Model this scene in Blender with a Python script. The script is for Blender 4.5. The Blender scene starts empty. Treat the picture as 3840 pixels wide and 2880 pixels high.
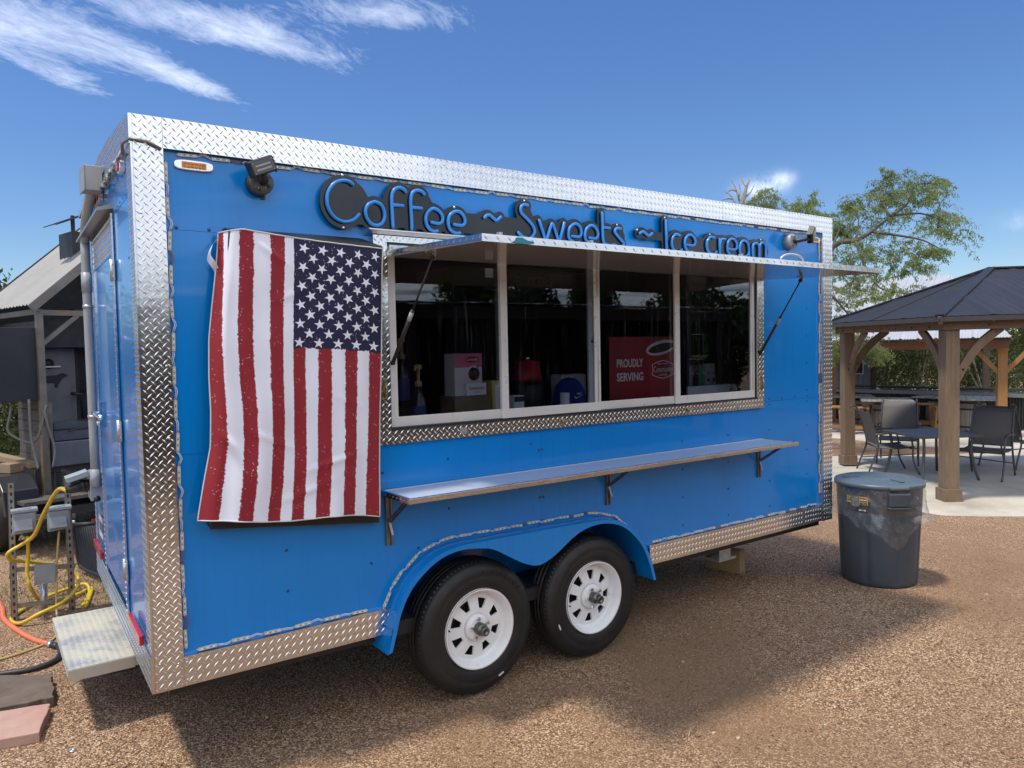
import bpy, bmesh, math, random
import numpy as np
from mathutils import Vector, Matrix, Euler
random.seed(7); RNG = np.random.default_rng(7)
R = math.radians
scn = bpy.context.scene
COL = scn.collection
# ---------------------------------------------------------------- camera (solved from the trailer's corners and wheels)
CAM = np.array([-0.52692, -3.23902, 1.79262])
RC = np.array([[0.8134557439194133, -0.5812872924158661, -0.019870489685576063],
               [0.04298461135257399, 0.02601241266637471, 0.9987370412546743],
               [0.5800362711687795, 0.8132825081502153, -0.04614635484535062]])
FPX = 2817.497
cam_d = bpy.data.cameras.new('camera'); cam = bpy.data.objects.new('camera', cam_d); COL.objects.link(cam)
cam_d.sensor_width = 36; cam_d.lens = FPX / 3840 * 36; cam_d.clip_start = .05; cam_d.clip_end = 900
mw = Matrix.Identity(4)
for i in range(3):
    mw[i][0] = RC[0][i]; mw[i][1] = RC[1][i]; mw[i][2] = -RC[2][i]; mw[i][3] = CAM[i]
cam.matrix_world = mw
scn.camera = cam
scn.render.resolution_x, scn.render.resolution_y = 1024, 768
scn.view_settings.view_transform = 'Standard'; scn.view_settings.look = 'None'
scn.view_settings.gamma = 1; scn.view_settings.exposure = 1.5
# ---------------------------------------------------------------- sky and sun
SUNV = Vector((-.38, .035, 1)).normalized()
SUN_EL = math.asin(SUNV.z); SUN_AZ = math.atan2(SUNV.x, SUNV.y)
world = bpy.data.worlds.new('World'); scn.world = world; world.use_nodes = True
wn, wl = world.node_tree.nodes, world.node_tree.links
wn.clear()
def WN(t, **k):
    n = wn.new(t)
    for a, b in k.items(): setattr(n, a, b)
    return n
def wmath(op, a, b=None, clamp=False):
    n = WN('ShaderNodeMath', operation=op); n.use_clamp = clamp
    for i, s in enumerate((a, b)):
        if s is None: continue
        if hasattr(s, 'is_output'): wl.new(s, n.inputs[i])
        else: n.inputs[i].default_value = s
    return n.outputs[0]
sky = WN('ShaderNodeTexSky', sky_type='NISHITA'); sky.sun_disc = False
sky.sun_elevation = SUN_EL; sky.sun_rotation = SUN_AZ; sky.altitude = 100; sky.air_density = 1.0; sky.dust_density = 0.0; sky.ozone_density = 5.0
bg = WN('ShaderNodeBackground'); bg.inputs[1].default_value = .15
out = WN('ShaderNodeOutputWorld')
tc = WN('ShaderNodeTexCoord'); sep = WN('ShaderNodeSeparateXYZ'); wl.new(tc.outputs['Generated'], sep.inputs[0])
dx, dy, dz = sep.outputs
zc = wmath('MAXIMUM', dz, .03)
px_, py_ = wmath('DIVIDE', dx, zc), wmath('DIVIDE', dy, zc)         # the cloud deck seen as a flat layer overhead
def cloud_noise(ang, sx, sy, scale, det, rough, dist, off):
    c, s = math.cos(ang), math.sin(ang)
    a = wmath('ADD', wmath('MULTIPLY', px_, c), wmath('MULTIPLY', py_, s))
    b = wmath('ADD', wmath('MULTIPLY', px_, -s), wmath('MULTIPLY', py_, c))
    cb = WN('ShaderNodeCombineXYZ'); wl.new(wmath('MULTIPLY', a, sx), cb.inputs[0]); wl.new(wmath('MULTIPLY', b, sy), cb.inputs[1]); cb.inputs[2].default_value = off
    n = WN('ShaderNodeTexNoise'); n.inputs['Scale'].default_value = scale; n.inputs['Detail'].default_value = det
    n.inputs['Roughness'].default_value = rough; n.inputs['Distortion'].default_value = dist
    wl.new(cb.outputs[0], n.inputs['Vector']); return n.outputs[0]
def blob(cx, cy, ang, la, lb):
    c, s = math.cos(ang), math.sin(ang)
    ex = wmath('SUBTRACT', px_, cx); ey = wmath('SUBTRACT', py_, cy)
    a = wmath('DIVIDE', wmath('ADD', wmath('MULTIPLY', ex, c), wmath('MULTIPLY', ey, s)), la)
    b = wmath('DIVIDE', wmath('ADD', wmath('MULTIPLY', ex, -s), wmath('MULTIPLY', ey, c)), lb)
    r2 = wmath('ADD', wmath('MULTIPLY', a, a), wmath('MULTIPLY', b, b))
    return wmath('POWER', 2.718, wmath('MULTIPLY', r2, -1.0))
def madd(*xs):
    r = xs[0]
    for x in xs[1:]: r = wmath('ADD', r, x)
    return r
wisp = cloud_noise(R(32), .75, 1.45, 4.4, 11, .72, .9, 2.0)
fluff = cloud_noise(R(0), 1, .8, 5.5, 8, .6, .3, 5.0)
region = madd(blob(.66, 2.93, R(37), .34, .10), wmath('MULTIPLY', blob(.72, 2.42, R(6), .42, .15), .95), wmath('MULTIPLY', blob(.12, 2.75, R(35), .35, .28), .85),
              wmath('MULTIPLY', blob(.35, 3.2, R(30), .26, .11), .55), wmath('MULTIPLY', blob(1.03, 2.04, R(-20), .27, .15), .85), wmath('MULTIPLY', blob(-.8, 1.6, R(35), .9, .7), .7))
# behind the viewpoint denser unseen cloud in irregular fields, boosted to brighten the shaded side
broad = cloud_noise(R(32), .8, 1.0, .55, 3, .5, .2, 11.0)
back = wmath('MULTIPLY', wmath('SUBTRACT', broad, .25, True), wmath('MULTIPLY', wmath('SUBTRACT', wmath('MULTIPLY', dy, -1.0), -.05, True), 6.0, True))
fine = cloud_noise(R(38), 1.6, 3.4, 9.0, 8, .7, .6, 7.0)
tex = wmath('ADD', wmath('MULTIPLY', wisp, .72), wmath('MULTIPLY', fine, .30))
cir = wmath('MULTIPLY', wmath('SUBTRACT', wmath('ADD', wmath('MULTIPLY', region, .50), tex), .70, True), 1.75, True)
back_fill = wmath('MULTIPLY', wmath('SUBTRACT', wmath('ADD', wmath('MULTIPLY', back, 2.1), wisp), .83, True), 3.2, True)
def puff(d0, s, k):      # small cumulus low in the sky, round in viewing direction
    e = [wmath('SUBTRACT', a, b) for a, b in zip((dx, dy, dz), d0)]; r2 = madd(*[wmath('MULTIPLY', q, q) for q in e[:2]], wmath('MULTIPLY', wmath('MULTIPLY', e[2], e[2]), 3.2))
    return wmath('MULTIPLY', wmath('POWER', 2.718, wmath('MULTIPLY', r2, -1 / s ** 2)), k)
nf = WN('ShaderNodeTexNoise'); nf.inputs['Scale'].default_value = 34; nf.inputs['Detail'].default_value = 7; nf.inputs['Roughness'].default_value = .6; wl.new(tc.outputs['Generated'], nf.inputs['Vector'])
cum = wmath('MULTIPLY', madd(puff((.790, .584, .189), .022, .55), puff((.800, .568, .195), .019, .6), puff((.808, .555, .200), .013, .4), puff((.929, .346, .128), .016, .2)), wmath('SUBTRACT', wmath('MULTIPLY', nf.outputs[0], 3.6), 1.15, True), True)
mask = wmath('MINIMUM', madd(wmath('MULTIPLY', cir, .55), wmath('MULTIPLY', back_fill, .85), wmath('MULTIPLY', cum, .6)), .9)
mask = wmath('MULTIPLY', mask, wmath('MULTIPLY', dz, 12.0, True))
hz = WN('ShaderNodeHueSaturation'); hz.inputs['Saturation'].default_value = 1.16; wl.new(sky.outputs[0], hz.inputs['Color'])
hz.inputs['Hue'].default_value = .508
wl.new(wmath('ADD', wmath('MULTIPLY', wmath('DIVIDE', dz, .42, True), .06), .285), hz.inputs['Value'])
mx = WN('ShaderNodeMix', data_type='RGBA'); wl.new(mask, mx.inputs[0]); wl.new(hz.outputs[0], mx.inputs[6]); mx.inputs[7].default_value = (4.6, 4.75, 5.0, 1)
wl.new(mx.outputs[2], bg.inputs[0]); wl.new(bg.outputs[0], out.inputs[0])
sun_d = bpy.data.lights.new('sun', 'SUN'); sun = bpy.data.objects.new('sun', sun_d); COL.objects.link(sun)
sun_d.energy = 1.4; sun_d.angle = R(5.5); sun_d.color = (1, .94, .83)
sun.rotation_euler = SUNV.to_track_quat('Z', 'Y').to_euler(); sun.location = (0, 0, 30)
# ---------------------------------------------------------------- helpers
def _ray(u, v): return np.array([(u - 1920) / FPX, (1440 - v) / FPX, 1.0]) @ RC
def pY(u, v, y=0.): d = _ray(u, v); return Vector(CAM + (y - CAM[1]) / d[1] * d)     # photograph pixel -> point on a plane of the place
def pX(u, v, x=0.): d = _ray(u, v); return Vector(CAM + (x - CAM[0]) / d[0] * d)
def pZ(u, v, z=0.): d = _ray(u, v); return Vector(CAM + (z - CAM[2]) / d[2] * d)
def pD(u, v, dep): return Vector(CAM + dep * _ray(u, v))
def pR(u, v): d = _ray(u, v); return Vector(CAM + ((.0265 * CAM[1] - CAM[0]) / (d[0] - .0265 * d[1])) * d)   # on the trailer's rear face

class MB:
    def __init__(s): s.v = []; s.f = []; s.m = []; s.sm = []
    def add(s, vs, fs, mi=0, sm=False):
        b = len(s.v); s.v += [tuple(p) for p in vs]
        for f in fs: s.f.append([b + i for i in f]); s.m.append(mi); s.sm.append(sm)
        return s
    def hexa(s, p, mi=0):   # p: 8 points, bottom 4 ccw then top 4
        return s.add(p, [(3, 2, 1, 0), (4, 5, 6, 7), (0, 1, 5, 4), (1, 2, 6, 5), (2, 3, 7, 6), (3, 0, 4, 7)], mi)
    def box(s, x0, x1, y0, y1, z0, z1, mi=0):
        return s.hexa([(x0, y0, z0), (x1, y0, z0), (x1, y1, z0), (x0, y1, z0), (x0, y0, z1), (x1, y0, z1), (x1, y1, z1), (x0, y1, z1)], mi)
    def obox(s, c, size, rot=None, mi=0):
        m = rot or Matrix.Identity(3); c = Vector(c); a, b, h = [q / 2 for q in size]
        pts = [(-a, -b, -h), (a, -b, -h), (a, b, -h), (-a, b, -h), (-a, -b, h), (a, -b, h), (a, b, h), (-a, b, h)]
        return s.hexa([c + m @ Vector(q) for q in pts], mi)
    def beam(s, p0, p1, w, h, up=(0, 0, 1), mi=0):     # square bar between two points
        p0, p1 = Vector(p0), Vector(p1); d = p1 - p0; L = d.length; d.normalize(); up = Vector(up)
        if abs(d.dot(up)) > .98: up = Vector((0, 1, 0)) if abs(d.y) < .9 else Vector((1, 0, 0))
        x = d.cross(up).normalized(); z = x.cross(d).normalized()
        return s.obox((p0 + p1) / 2, (w, L, h), Matrix((x, d, z)).transposed(), mi)
    def prism(s, poly, o, ax, ay, n, t, mi=0):   # polygon (a,b) in plane o+a*ax+b*ay, thickness t along n
        o, ax, ay, n = Vector(o), Vector(ax), Vector(ay), Vector(n); k = len(poly)
        a = [o + ax * p[0] + ay * p[1] for p in poly]; b = [q + n * t for q in a]
        flip = (ax.cross(ay)).dot(n) * t > 0
        area = sum(poly[i][0] * poly[(i + 1) % k][1] - poly[(i + 1) % k][0] * poly[i][1] for i in range(k))
        fr = list(range(k)); bk = list(range(k, 2 * k))
        if (area > 0) == flip: fr = fr[::-1]
        else: bk = bk[::-1]
        fs = [fr, bk]
        for i in range(k):
            j = (i + 1) % k; q = (i, j, k + j, k + i)
            fs.append(q if (area > 0) == flip else q[::-1])
        return s.add(a + b, fs, mi)
    def tube(s, pts, r, n=8, mi=0, caps=True, sm=True, closed=False):
        P = [Vector(p) for p in pts]; k = len(P); rr = r if hasattr(r, '__len__') else [r] * k
        vs = []; up = None
        for i in range(k):
            d = (P[(i + 1) % k] - P[i - 1]) if closed else (P[min(i + 1, k - 1)] - P[max(i - 1, 0)])
            if d.length < 1e-9: d = Vector((0, 0, 1))
            d.normalize()
            if up is None: up = Vector((0, 0, 1)) if abs(d.z) < .9 else Vector((1, 0, 0))
            x = d.cross(up)
            if x.length < 1e-6: x = d.cross(Vector((1, 0, 0)))
            x.normalize(); up = x.cross(d).normalized()
            for j in range(n):
                t = 2 * math.pi * j / n; vs.append(P[i] + (x * math.cos(t) + up * math.sin(t)) * rr[i])
        fs = []
        for i in range(k if closed else k - 1):
            a, b = i * n, ((i + 1) % k) * n
            for j in range(n): fs.append((a + j, a + (j + 1) % n, b + (j + 1) % n, b + j))
        if caps and not closed: fs += [tuple(range(n))[::-1], tuple(range((k - 1) * n, k * n))]
        return s.add(vs, fs, mi, sm)
    def lathe(s, prof, o=(0, 0, 0), ax=(0, 0, 1), n=24, mi=0, sm=True, caps=True, sx=1., x0=None):
        o, ax = Vector(o), Vector(ax).normalized()
        x = Vector(x0) if x0 else ax.cross(Vector((0, 0, 1)) if abs(ax.z) < .9 else Vector((1, 0, 0))).normalized(); y = ax.cross(x)
        vs = []
        for r, h in prof:
            for j in range(n):
                t = 2 * math.pi * j / n; vs.append(o + ax * h + (x * math.cos(t) * sx + y * math.sin(t)) * r)
        fs = []
        for i in range(len(prof) - 1):
            for j in range(n): fs.append((i * n + j, i * n + (j + 1) % n, (i + 1) * n + (j + 1) % n, (i + 1) * n + j))
        if caps: fs += [tuple(range(n))[::-1], tuple(range((len(prof) - 1) * n, len(prof) * n))]
        return s.add(vs, fs, mi, sm)
    def grid(s, fn, nu, nv, mi=0, sm=True):
        vs = [fn(i / nu, j / nv) for j in range(nv + 1) for i in range(nu + 1)]
        fs = [(j * (nu + 1) + i, j * (nu + 1) + i + 1, (j + 1) * (nu + 1) + i + 1, (j + 1) * (nu + 1) + i) for j in range(nv) for i in range(nu)]
        return s.add(vs, fs, mi, sm)
    def tread(s, o, ax, ay, n, la, lb, p=.0165, inside=None, mi=0, hgt=.0024, ha=.0145, hb=.0036):   # raised bars of diamond plate
        o, ax, ay, n = Vector(o), Vector(ax).normalized(), Vector(ay).normalized(), Vector(n).normalized()
        nb = max(1, int(round(lb / p))); na = max(1, int(round(la / p)))
        for j in range(nb):
            t = R(45) if j % 2 else R(-45); c, q = math.cos(t), math.sin(t); u = ax * c + ay * q; w = ax * -q + ay * c
            for i in range(j % 2, na, 2):
                a, b = (i + .5) * la / na, (j + .5) * lb / nb
                if inside and not inside(a, b): continue
                k = min(1, (min(a, la - a, b, lb - b) + .002) / (ha * .75)); m = o + ax * a + ay * b
                s.add([m - u * ha * k, m - w * hb, m + u * ha * k, m + w * hb, m + n * hgt], [(0, 1, 4), (1, 2, 4), (2, 3, 4), (3, 0, 4)], mi)
        return s
    def build(s, name, mats, parent=None, bevel=0, seg=2, kind=None, label=None):
        me = bpy.data.meshes.new(name)
        me.from_pydata([tuple(p) for p in s.v], [], s.f)
        if not isinstance(mats, (list, tuple)): mats = [mats]
        for m in mats: me.materials.append(m)
        me.polygons.foreach_set('material_index', s.m); me.polygons.foreach_set('use_smooth', s.sm)
        me.update()
        o = bpy.data.objects.new(name, me); COL.objects.link(o)
        if parent is not None: attach(o, parent)
        if bevel:
            b = o.modifiers.new('bevel', 'BEVEL'); b.width = bevel; b.segments = seg; b.limit_method = 'ANGLE'; b.angle_limit = R(35)
        if kind: o['kind'] = kind
        if label: o['label'] = label
        return o
def attach(o, parent):
    o.parent = parent
    r = parent
    while r.parent: r = r.parent
    o.matrix_parent_inverse = Matrix.Identity(4) if parent.parent else Matrix.LocRotScale(r.location, r.rotation_euler, None).inverted() if r.type == 'EMPTY' else Matrix.Identity(4)
def thing(name, label, cat, loc=(0, 0, 0), group=None):
    o = bpy.data.objects.new(name, None); COL.objects.link(o); o.location = loc; o.empty_display_size = .1
    return tag(o, label, cat, group)
def tag(o, label, cat, group=None):
    o['label'] = label; o['category'] = cat
    if group: o['group'] = group
    return o
def struct(o): o['kind'] = 'structure'; return o
def dup(root, loc, rz=None, label=None, group=None, scale=None):
    r = root.copy(); COL.objects.link(r); r.location = loc
    if rz is not None: r.rotation_euler = (root.rotation_euler[0], root.rotation_euler[1], rz)
    if scale: r.scale = (scale,) * 3
    if label: r['label'] = label
    if group: r['group'] = group
    def kids(a, b):
        for ch in list(a.children):
            c = ch.copy(); COL.objects.link(c); c.parent = b; kids(ch, c)
    kids(root, r); return r
def text_mesh(txt, size, o, ax, ay, n, mi_mat, name, parent, lift=.001, align='CENTER', bold=0., shear=0., width=None, ext=.0004):
    cu = bpy.data.curves.new('lettering', 'FONT'); cu.body = txt; cu.size = size; cu.align_x = align; cu.align_y = 'CENTER'
    cu.extrude = ext; cu.offset = bold; cu.shear = shear; cu.resolution_u = 3
    ob = bpy.data.objects.new('lettering', cu); COL.objects.link(ob)
    me = bpy.data.meshes.new_from_object(ob); bpy.data.objects.remove(ob); bpy.data.curves.remove(cu)
    ax, ay, n, o = Vector(ax).normalized(), Vector(ay).normalized(), Vector(n).normalized(), Vector(o)
    k = 1.
    if width:
        xs = [v.co.x for v in me.vertices]; k = width / (max(xs) - min(xs))
    for v in me.vertices: c = v.co.copy(); v.co = o + ax * c.x * k + ay * c.y + n * (lift + c.z)
    me.materials.clear(); me.materials.append(mi_mat)
    q = bpy.data.objects.new(name, me); COL.objects.link(q)
    if parent is not None: attach(q, parent)
    return q
def arrays_obj(name, V, F, mats, mi=None, parent=None, smooth=False, kind=None):   # fast path for many faces; F: (n,k)
    me = bpy.data.meshes.new(name); k = F.shape[1]
    me.vertices.add(len(V)); me.vertices.foreach_set('co', np.ascontiguousarray(V, dtype=np.float32).ravel())
    me.loops.add(F.size); me.loops.foreach_set('vertex_index', np.ascontiguousarray(F, dtype=np.int32).ravel())
    me.polygons.add(len(F)); me.polygons.foreach_set('loop_start', np.arange(0, F.size, k, dtype=np.int32))
    if mi is not None: me.polygons.foreach_set('material_index', np.asarray(mi, dtype=np.int32))
    if smooth: me.polygons.foreach_set('use_smooth', np.ones(len(F), dtype=bool))
    for m in (mats if isinstance(mats, (list, tuple)) else [mats]): me.materials.append(m)
    me.update(calc_edges=True); me.validate()
    o = bpy.data.objects.new(name, me); COL.objects.link(o)
    if parent is not None: attach(o, parent)
    if kind: o['kind'] = kind
    return o
# ---------------------------------------------------------------- materials
class Nodes:
    def __init__(s, name):
        s.m = bpy.data.materials.new(name); s.m.use_nodes = True; s.t = s.m.node_tree; s.n = s.t.nodes; s.l = s.t.links
        s.b = s.n['Principled BSDF']; s.tc = s.n.new('ShaderNodeTexCoord')
    def new(s, t, ins={}, **k):
        n = s.n.new(t)
        for a, b in k.items(): setattr(n, a, b)
        for a, b in ins.items():
            if hasattr(b, 'is_output'): s.l.new(b, n.inputs[a])
            else: n.inputs[a].default_value = b
        return n
    def map(s, sc=(1, 1, 1), src='Object', rot=(0, 0, 0)):
        return s.new('ShaderNodeMapping', {'Vector': s.tc.outputs[src], 'Scale': sc, 'Rotation': rot}).outputs[0]
    def noise(s, vec, scale, detail=4, rough=.55, dist=0.): return s.new('ShaderNodeTexNoise', {'Vector': vec, 'Scale': scale, 'Detail': detail, 'Roughness': rough, 'Distortion': dist}).outputs[0]
    def vor(s, vec, scale, feature='F1', out='Distance', rnd=1.):
        n = s.new('ShaderNodeTexVoronoi', {'Vector': vec, 'Scale': scale, 'Randomness': rnd}, feature=feature); return n.outputs[out]
    def ramp(s, fac, stops):
        n = s.new('ShaderNodeValToRGB', {'Fac': fac}); e = n.color_ramp.elements
        while len(e) < len(stops): e.new(.5)
        for i, (p, c) in enumerate(stops): e[i].position = p; e[i].color = (*c, 1) if len(c) == 3 else c
        return n.outputs[0]
    def mix(s, f, a, b, blend='MIX'):
        n = s.new('ShaderNodeMix', data_type='RGBA', blend_type=blend)
        for i, q in ((0, f), (6, a), (7, b)):
            if hasattr(q, 'is_output'): s.l.new(q, n.inputs[i])
            else: n.inputs[i].default_value = q if i == 0 else (*q, 1)
        return n.outputs[2]
    def math(s, op, a, b=None, clamp=False):
        n = s.new('ShaderNodeMath', operation=op); n.use_clamp = clamp
        for i, q in enumerate((a, b)):
            if q is None: continue
            if hasattr(q, 'is_output'): s.l.new(q, n.inputs[i])
            else: n.inputs[i].default_value = q
        return n.outputs[0]
    def bump(s, h, strength=.3, dist=.002):
        n = s.new('ShaderNodeBump', {'Height': h, 'Strength': strength, 'Distance': dist}); s.l.new(n.outputs[0], s.b.inputs['Normal']); return n
    def set(s, **k):
        nm = {'color': 'Base Color', 'rough': 'Roughness', 'metal': 'Metallic', 'coat': 'Coat Weight', 'coatr': 'Coat Roughness', 'spec': 'Specular IOR Level', 'trans': 'Transmission Weight', 'sheen': 'Sheen Weight', 'sub': 'Subsurface Weight', 'alpha': 'Alpha'}
        for a, b in k.items():
            i = s.b.inputs[nm[a]]
            if hasattr(b, 'is_output'): s.l.new(b, i)
            elif isinstance(b, (tuple, list)): i.default_value = (*b, 1) if len(b) == 3 else b
            else: i.default_value = b
        return s
def M(name, col, rough=.5, metal=0., var=.12, vs=6., bump=0., bs=60., coat=0., spec=.5, stretch=(1, 1, 1), dirt=None):
    if name in bpy.data.materials: return bpy.data.materials[name]
    s = Nodes(name); v = s.map(stretch); n = s.noise(v, vs, 5, .6)
    lo = tuple(c * (1 - var) for c in col); hi = tuple(min(1, c * (1 + var)) for c in col)
    c = s.ramp(n, [(.3, lo), (.7, hi)])
    if dirt:
        d = s.noise(v, vs * .35, 6, .65); c = s.mix(s.ramp(d, [(.48, (0, 0, 0)), (.72, (1, 1, 1))]), c, dirt)
    s.set(color=c, metal=metal, coat=coat, spec=spec)
    rn = s.noise(v, vs * 2.3, 3); s.set(rough=s.math('ADD', s.math('MULTIPLY', rn, .18), rough - .09, True))
    if bump: s.bump(s.noise(v, bs, 4), bump, .003)
    return s.m
def wood(name, a, b, stretch=(14, 14, 1.1), rough=.7, vs=2.6, bump=.35, knots=True):
    s = Nodes(name); v = s.map(stretch); n = s.noise(v, vs, 6, .65, 1.2); w = s.noise(s.map((1.5, 1.5, 1.5)), 1.4, 3)
    c = s.ramp(n, [(.28, a), (.72, b)]); c = s.mix(s.math('MULTIPLY', w, .35), c, tuple(q * .6 for q in a))
    s.set(color=c, rough=rough, spec=.3); s.bump(n, bump, .004); return s.m
# ---------------------------------------------------------------- shared materials
def blue_paint():
    s = Nodes('blue_paint'); v = s.map()
    streak = s.noise(s.map((26, 26, .9)), 1.6, 5, .7); cl = s.noise(v, 2.2, 4)
    c = s.ramp(cl, [(.3, (.0002, .19, .57)), (.7, (.0003, .212, .63))])
    c = s.mix(s.math('MULTIPLY', s.ramp(streak, [(.52, (0, 0, 0)), (.74, (1, 1, 1))]), .3), c, (.0015, .10, .34))
    s.set(color=c, rough=.22, coat=.38, coatr=.035, spec=.35)
    w = s.noise(s.map((1, 1, .55)), 2.6, 2, .4); f = s.noise(v, 420, 2)
    s.bump(s.math('ADD', s.math('MULTIPLY', w, 1.0), s.math('MULTIPLY', f, .006)), .22, .02); return s.m
def alum(name='polished_aluminium', base=.74, rough=.17, wav=.10):
    s = Nodes(name); v = s.map(); n = s.noise(v, 3.5, 6, .7); sc = s.noise(s.map((3, 3, 60)), 5, 4, .6)
    s.set(color=s.ramp(n, [(.3, (base * .93, base * .92, base * .9)), (.75, (base, base, base))]), metal=1., rough=s.math('ADD', s.math('MULTIPLY', sc, .13), rough - .05))
    w = s.noise(v, 9, 3, .5); s.bump(w, wav, .02); return s.m
BLUE = blue_paint(); ALU = alum(); ALUD = alum('mill_aluminium', .74, .3, .06)
GALV = M('galvanised_steel', (.52, .54, .55), .38, .85, .18, 30)
CHROME = M('chrome', (.82, .82, .83), .12, 1., .05)
BLACK = M('black_plastic', (.018, .018, .02), .42, 0, .2, 20)
BLACKG = M('black_acrylic', (.008, .009, .012), .16, 0, .1, 4)
RUBBER = M('black_rubber', (.017, .017, .018), .72, 0, .35, 25, .2, 130, dirt=(.045, .038, .03))
WHITEF = M('white_anodised_frame', (.74, .74, .73), .3, 0.25, .05)
WHITEP = M('white_paint', (.80, .80, .80), .3, 0, .05, 9)
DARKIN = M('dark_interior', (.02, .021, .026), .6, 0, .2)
GREYPVC = M('grey_conduit', (.30, .315, .335), .42, 0, .08)
GREYBOX = M('grey_powder_coat', (.27, .305, .335), .4, 0.0, .06, 14)
REDLENS = M('red_lens', (.42, .012, .03), .14, 0, .2)
AMBER = M('amber_lens', (.62, .23, .02), .2, 0, .3, 60)
LED = M('led_module_body', (.52, .52, .48), .4, 0, .1); LEDC = M('led_chip', (.85, .82, .66), .3, 0, .05)
WIREW = M('white_wire', (.66, .68, .72), .4, 0, .1)
def glass(name, tint=(.72, .75, .79), streak=True):
    s = Nodes(name); n, l = s.n, s.l
    bf = s.new('ShaderNodeNewGeometry').outputs['Backfacing']; fr = s.new('ShaderNodeFresnel', {'IOR': s.math('SUBTRACT', 1.52, s.math('MULTIPLY', bf, .862))}); gl = s.new('ShaderNodeBsdfGlossy', {'Color': (.95, .97, 1, 1), 'Roughness': .015})
    tr = s.new('ShaderNodeBsdfTransparent', {'Color': (*tint, 1)})
    mxs = s.new('ShaderNodeMixShader', {0: s.math('MULTIPLY', fr.outputs[0], 1.05, True), 1: tr.outputs[0], 2: gl.outputs[0]}); fin = mxs.outputs[0]
    if streak:      # dried water runs on the pane
        nz = s.noise(s.map((38, 38, 1.7)), 1.7, 6, .7); up = s.noise(s.map((1.3, 1.3, 1.3)), 2.2, 2)
        k = s.math('MULTIPLY', s.ramp(nz, [(.56, (0, 0, 0)), (.68, (1, 1, 1))]), s.ramp(up, [(.42, (0, 0, 0)), (.6, (1, 1, 1))]))
        df = s.new('ShaderNodeBsdfDiffuse', {'Color': (.5, .53, .58, 1)})
        fin = s.new('ShaderNodeMixShader', {0: s.math('MULTIPLY', k, .06), 1: fin, 2: df.outputs[0]}).outputs[0]
    l.new(fin, n['Material Output'].inputs[0]); return s.m
GLASS = glass('window_glass'); GLASSC = glass('clear_glass', (.9, .93, .93), False)
def gravel(name, tones, scale=105., damp=True):
    s = Nodes(name); v = s.map()
    cell = s.vor(v, scale, 'F1', 'Color'); dist = s.vor(v, scale)
    val = s.new('ShaderNodeSeparateColor', {0: cell}).outputs[0]
    c = s.ramp(val, tones)
    big = s.vor(v, scale * .37, 'F1', 'Color'); bv = s.new('ShaderNodeSeparateColor', {0: big}).outputs[1]
    c = s.mix(s.ramp(bv, [(.95, (0, 0, 0)), (.98, (.5, .5, .5))]), c, tones[-1][1])
    c = s.mix(s.ramp(dist, [(.42, (0, 0, 0)), (.75, (.75, .75, .75))]), c, tuple(q * .3 for q in tones[0][1]))
    p = s.noise(s.map((1, 1, 1)), .55, 7, .62); q = s.noise(v, 3.2, 5, .6)
    if damp:
        c = s.mix(s.ramp(p, [(.44, (0, 0, 0)), (.64, (.75, .75, .75))]), c, tuple(x * .62 for x in tones[1][1]))
        c = s.mix(s.ramp(q, [(.5, (0, 0, 0)), (.72, (.4, .4, .4))]), c, tuple(x * .75 for x in tones[1][1]))
    s.set(color=c, rough=.85, spec=.25)
    s.bump(s.math('SUBTRACT', s.math('MULTIPLY', q, .6), s.math('MULTIPLY', dist, 1.)), .9, .006); return s.m
GRAV_T = [(.08, (.15, .084, .050)), (.42, (.345, .208, .118)), (.76, (.50, .325, .20)), (.96, (.71, .53, .37))]
GRAVEL = gravel('decomposed_granite', GRAV_T, 122.)
CONC = Nodes('concrete'); _v = CONC.map(); _n = CONC.noise(_v, 1.3, 8, .68)
CONC.set(color=CONC.mix(CONC.ramp(CONC.noise(_v, 45, 3), [(.5, (0, 0, 0)), (.9, (.35, .35, .35))]), CONC.ramp(_n, [(.3, (.33, .29, .23)), (.5, (.46, .42, .35)), (.7, (.55, .52, .45))]), (.3, .27, .22)), rough=.85); CONC.bump(CONC.noise(_v, 60, 5), .25, .004); CONC = CONC.m
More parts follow.
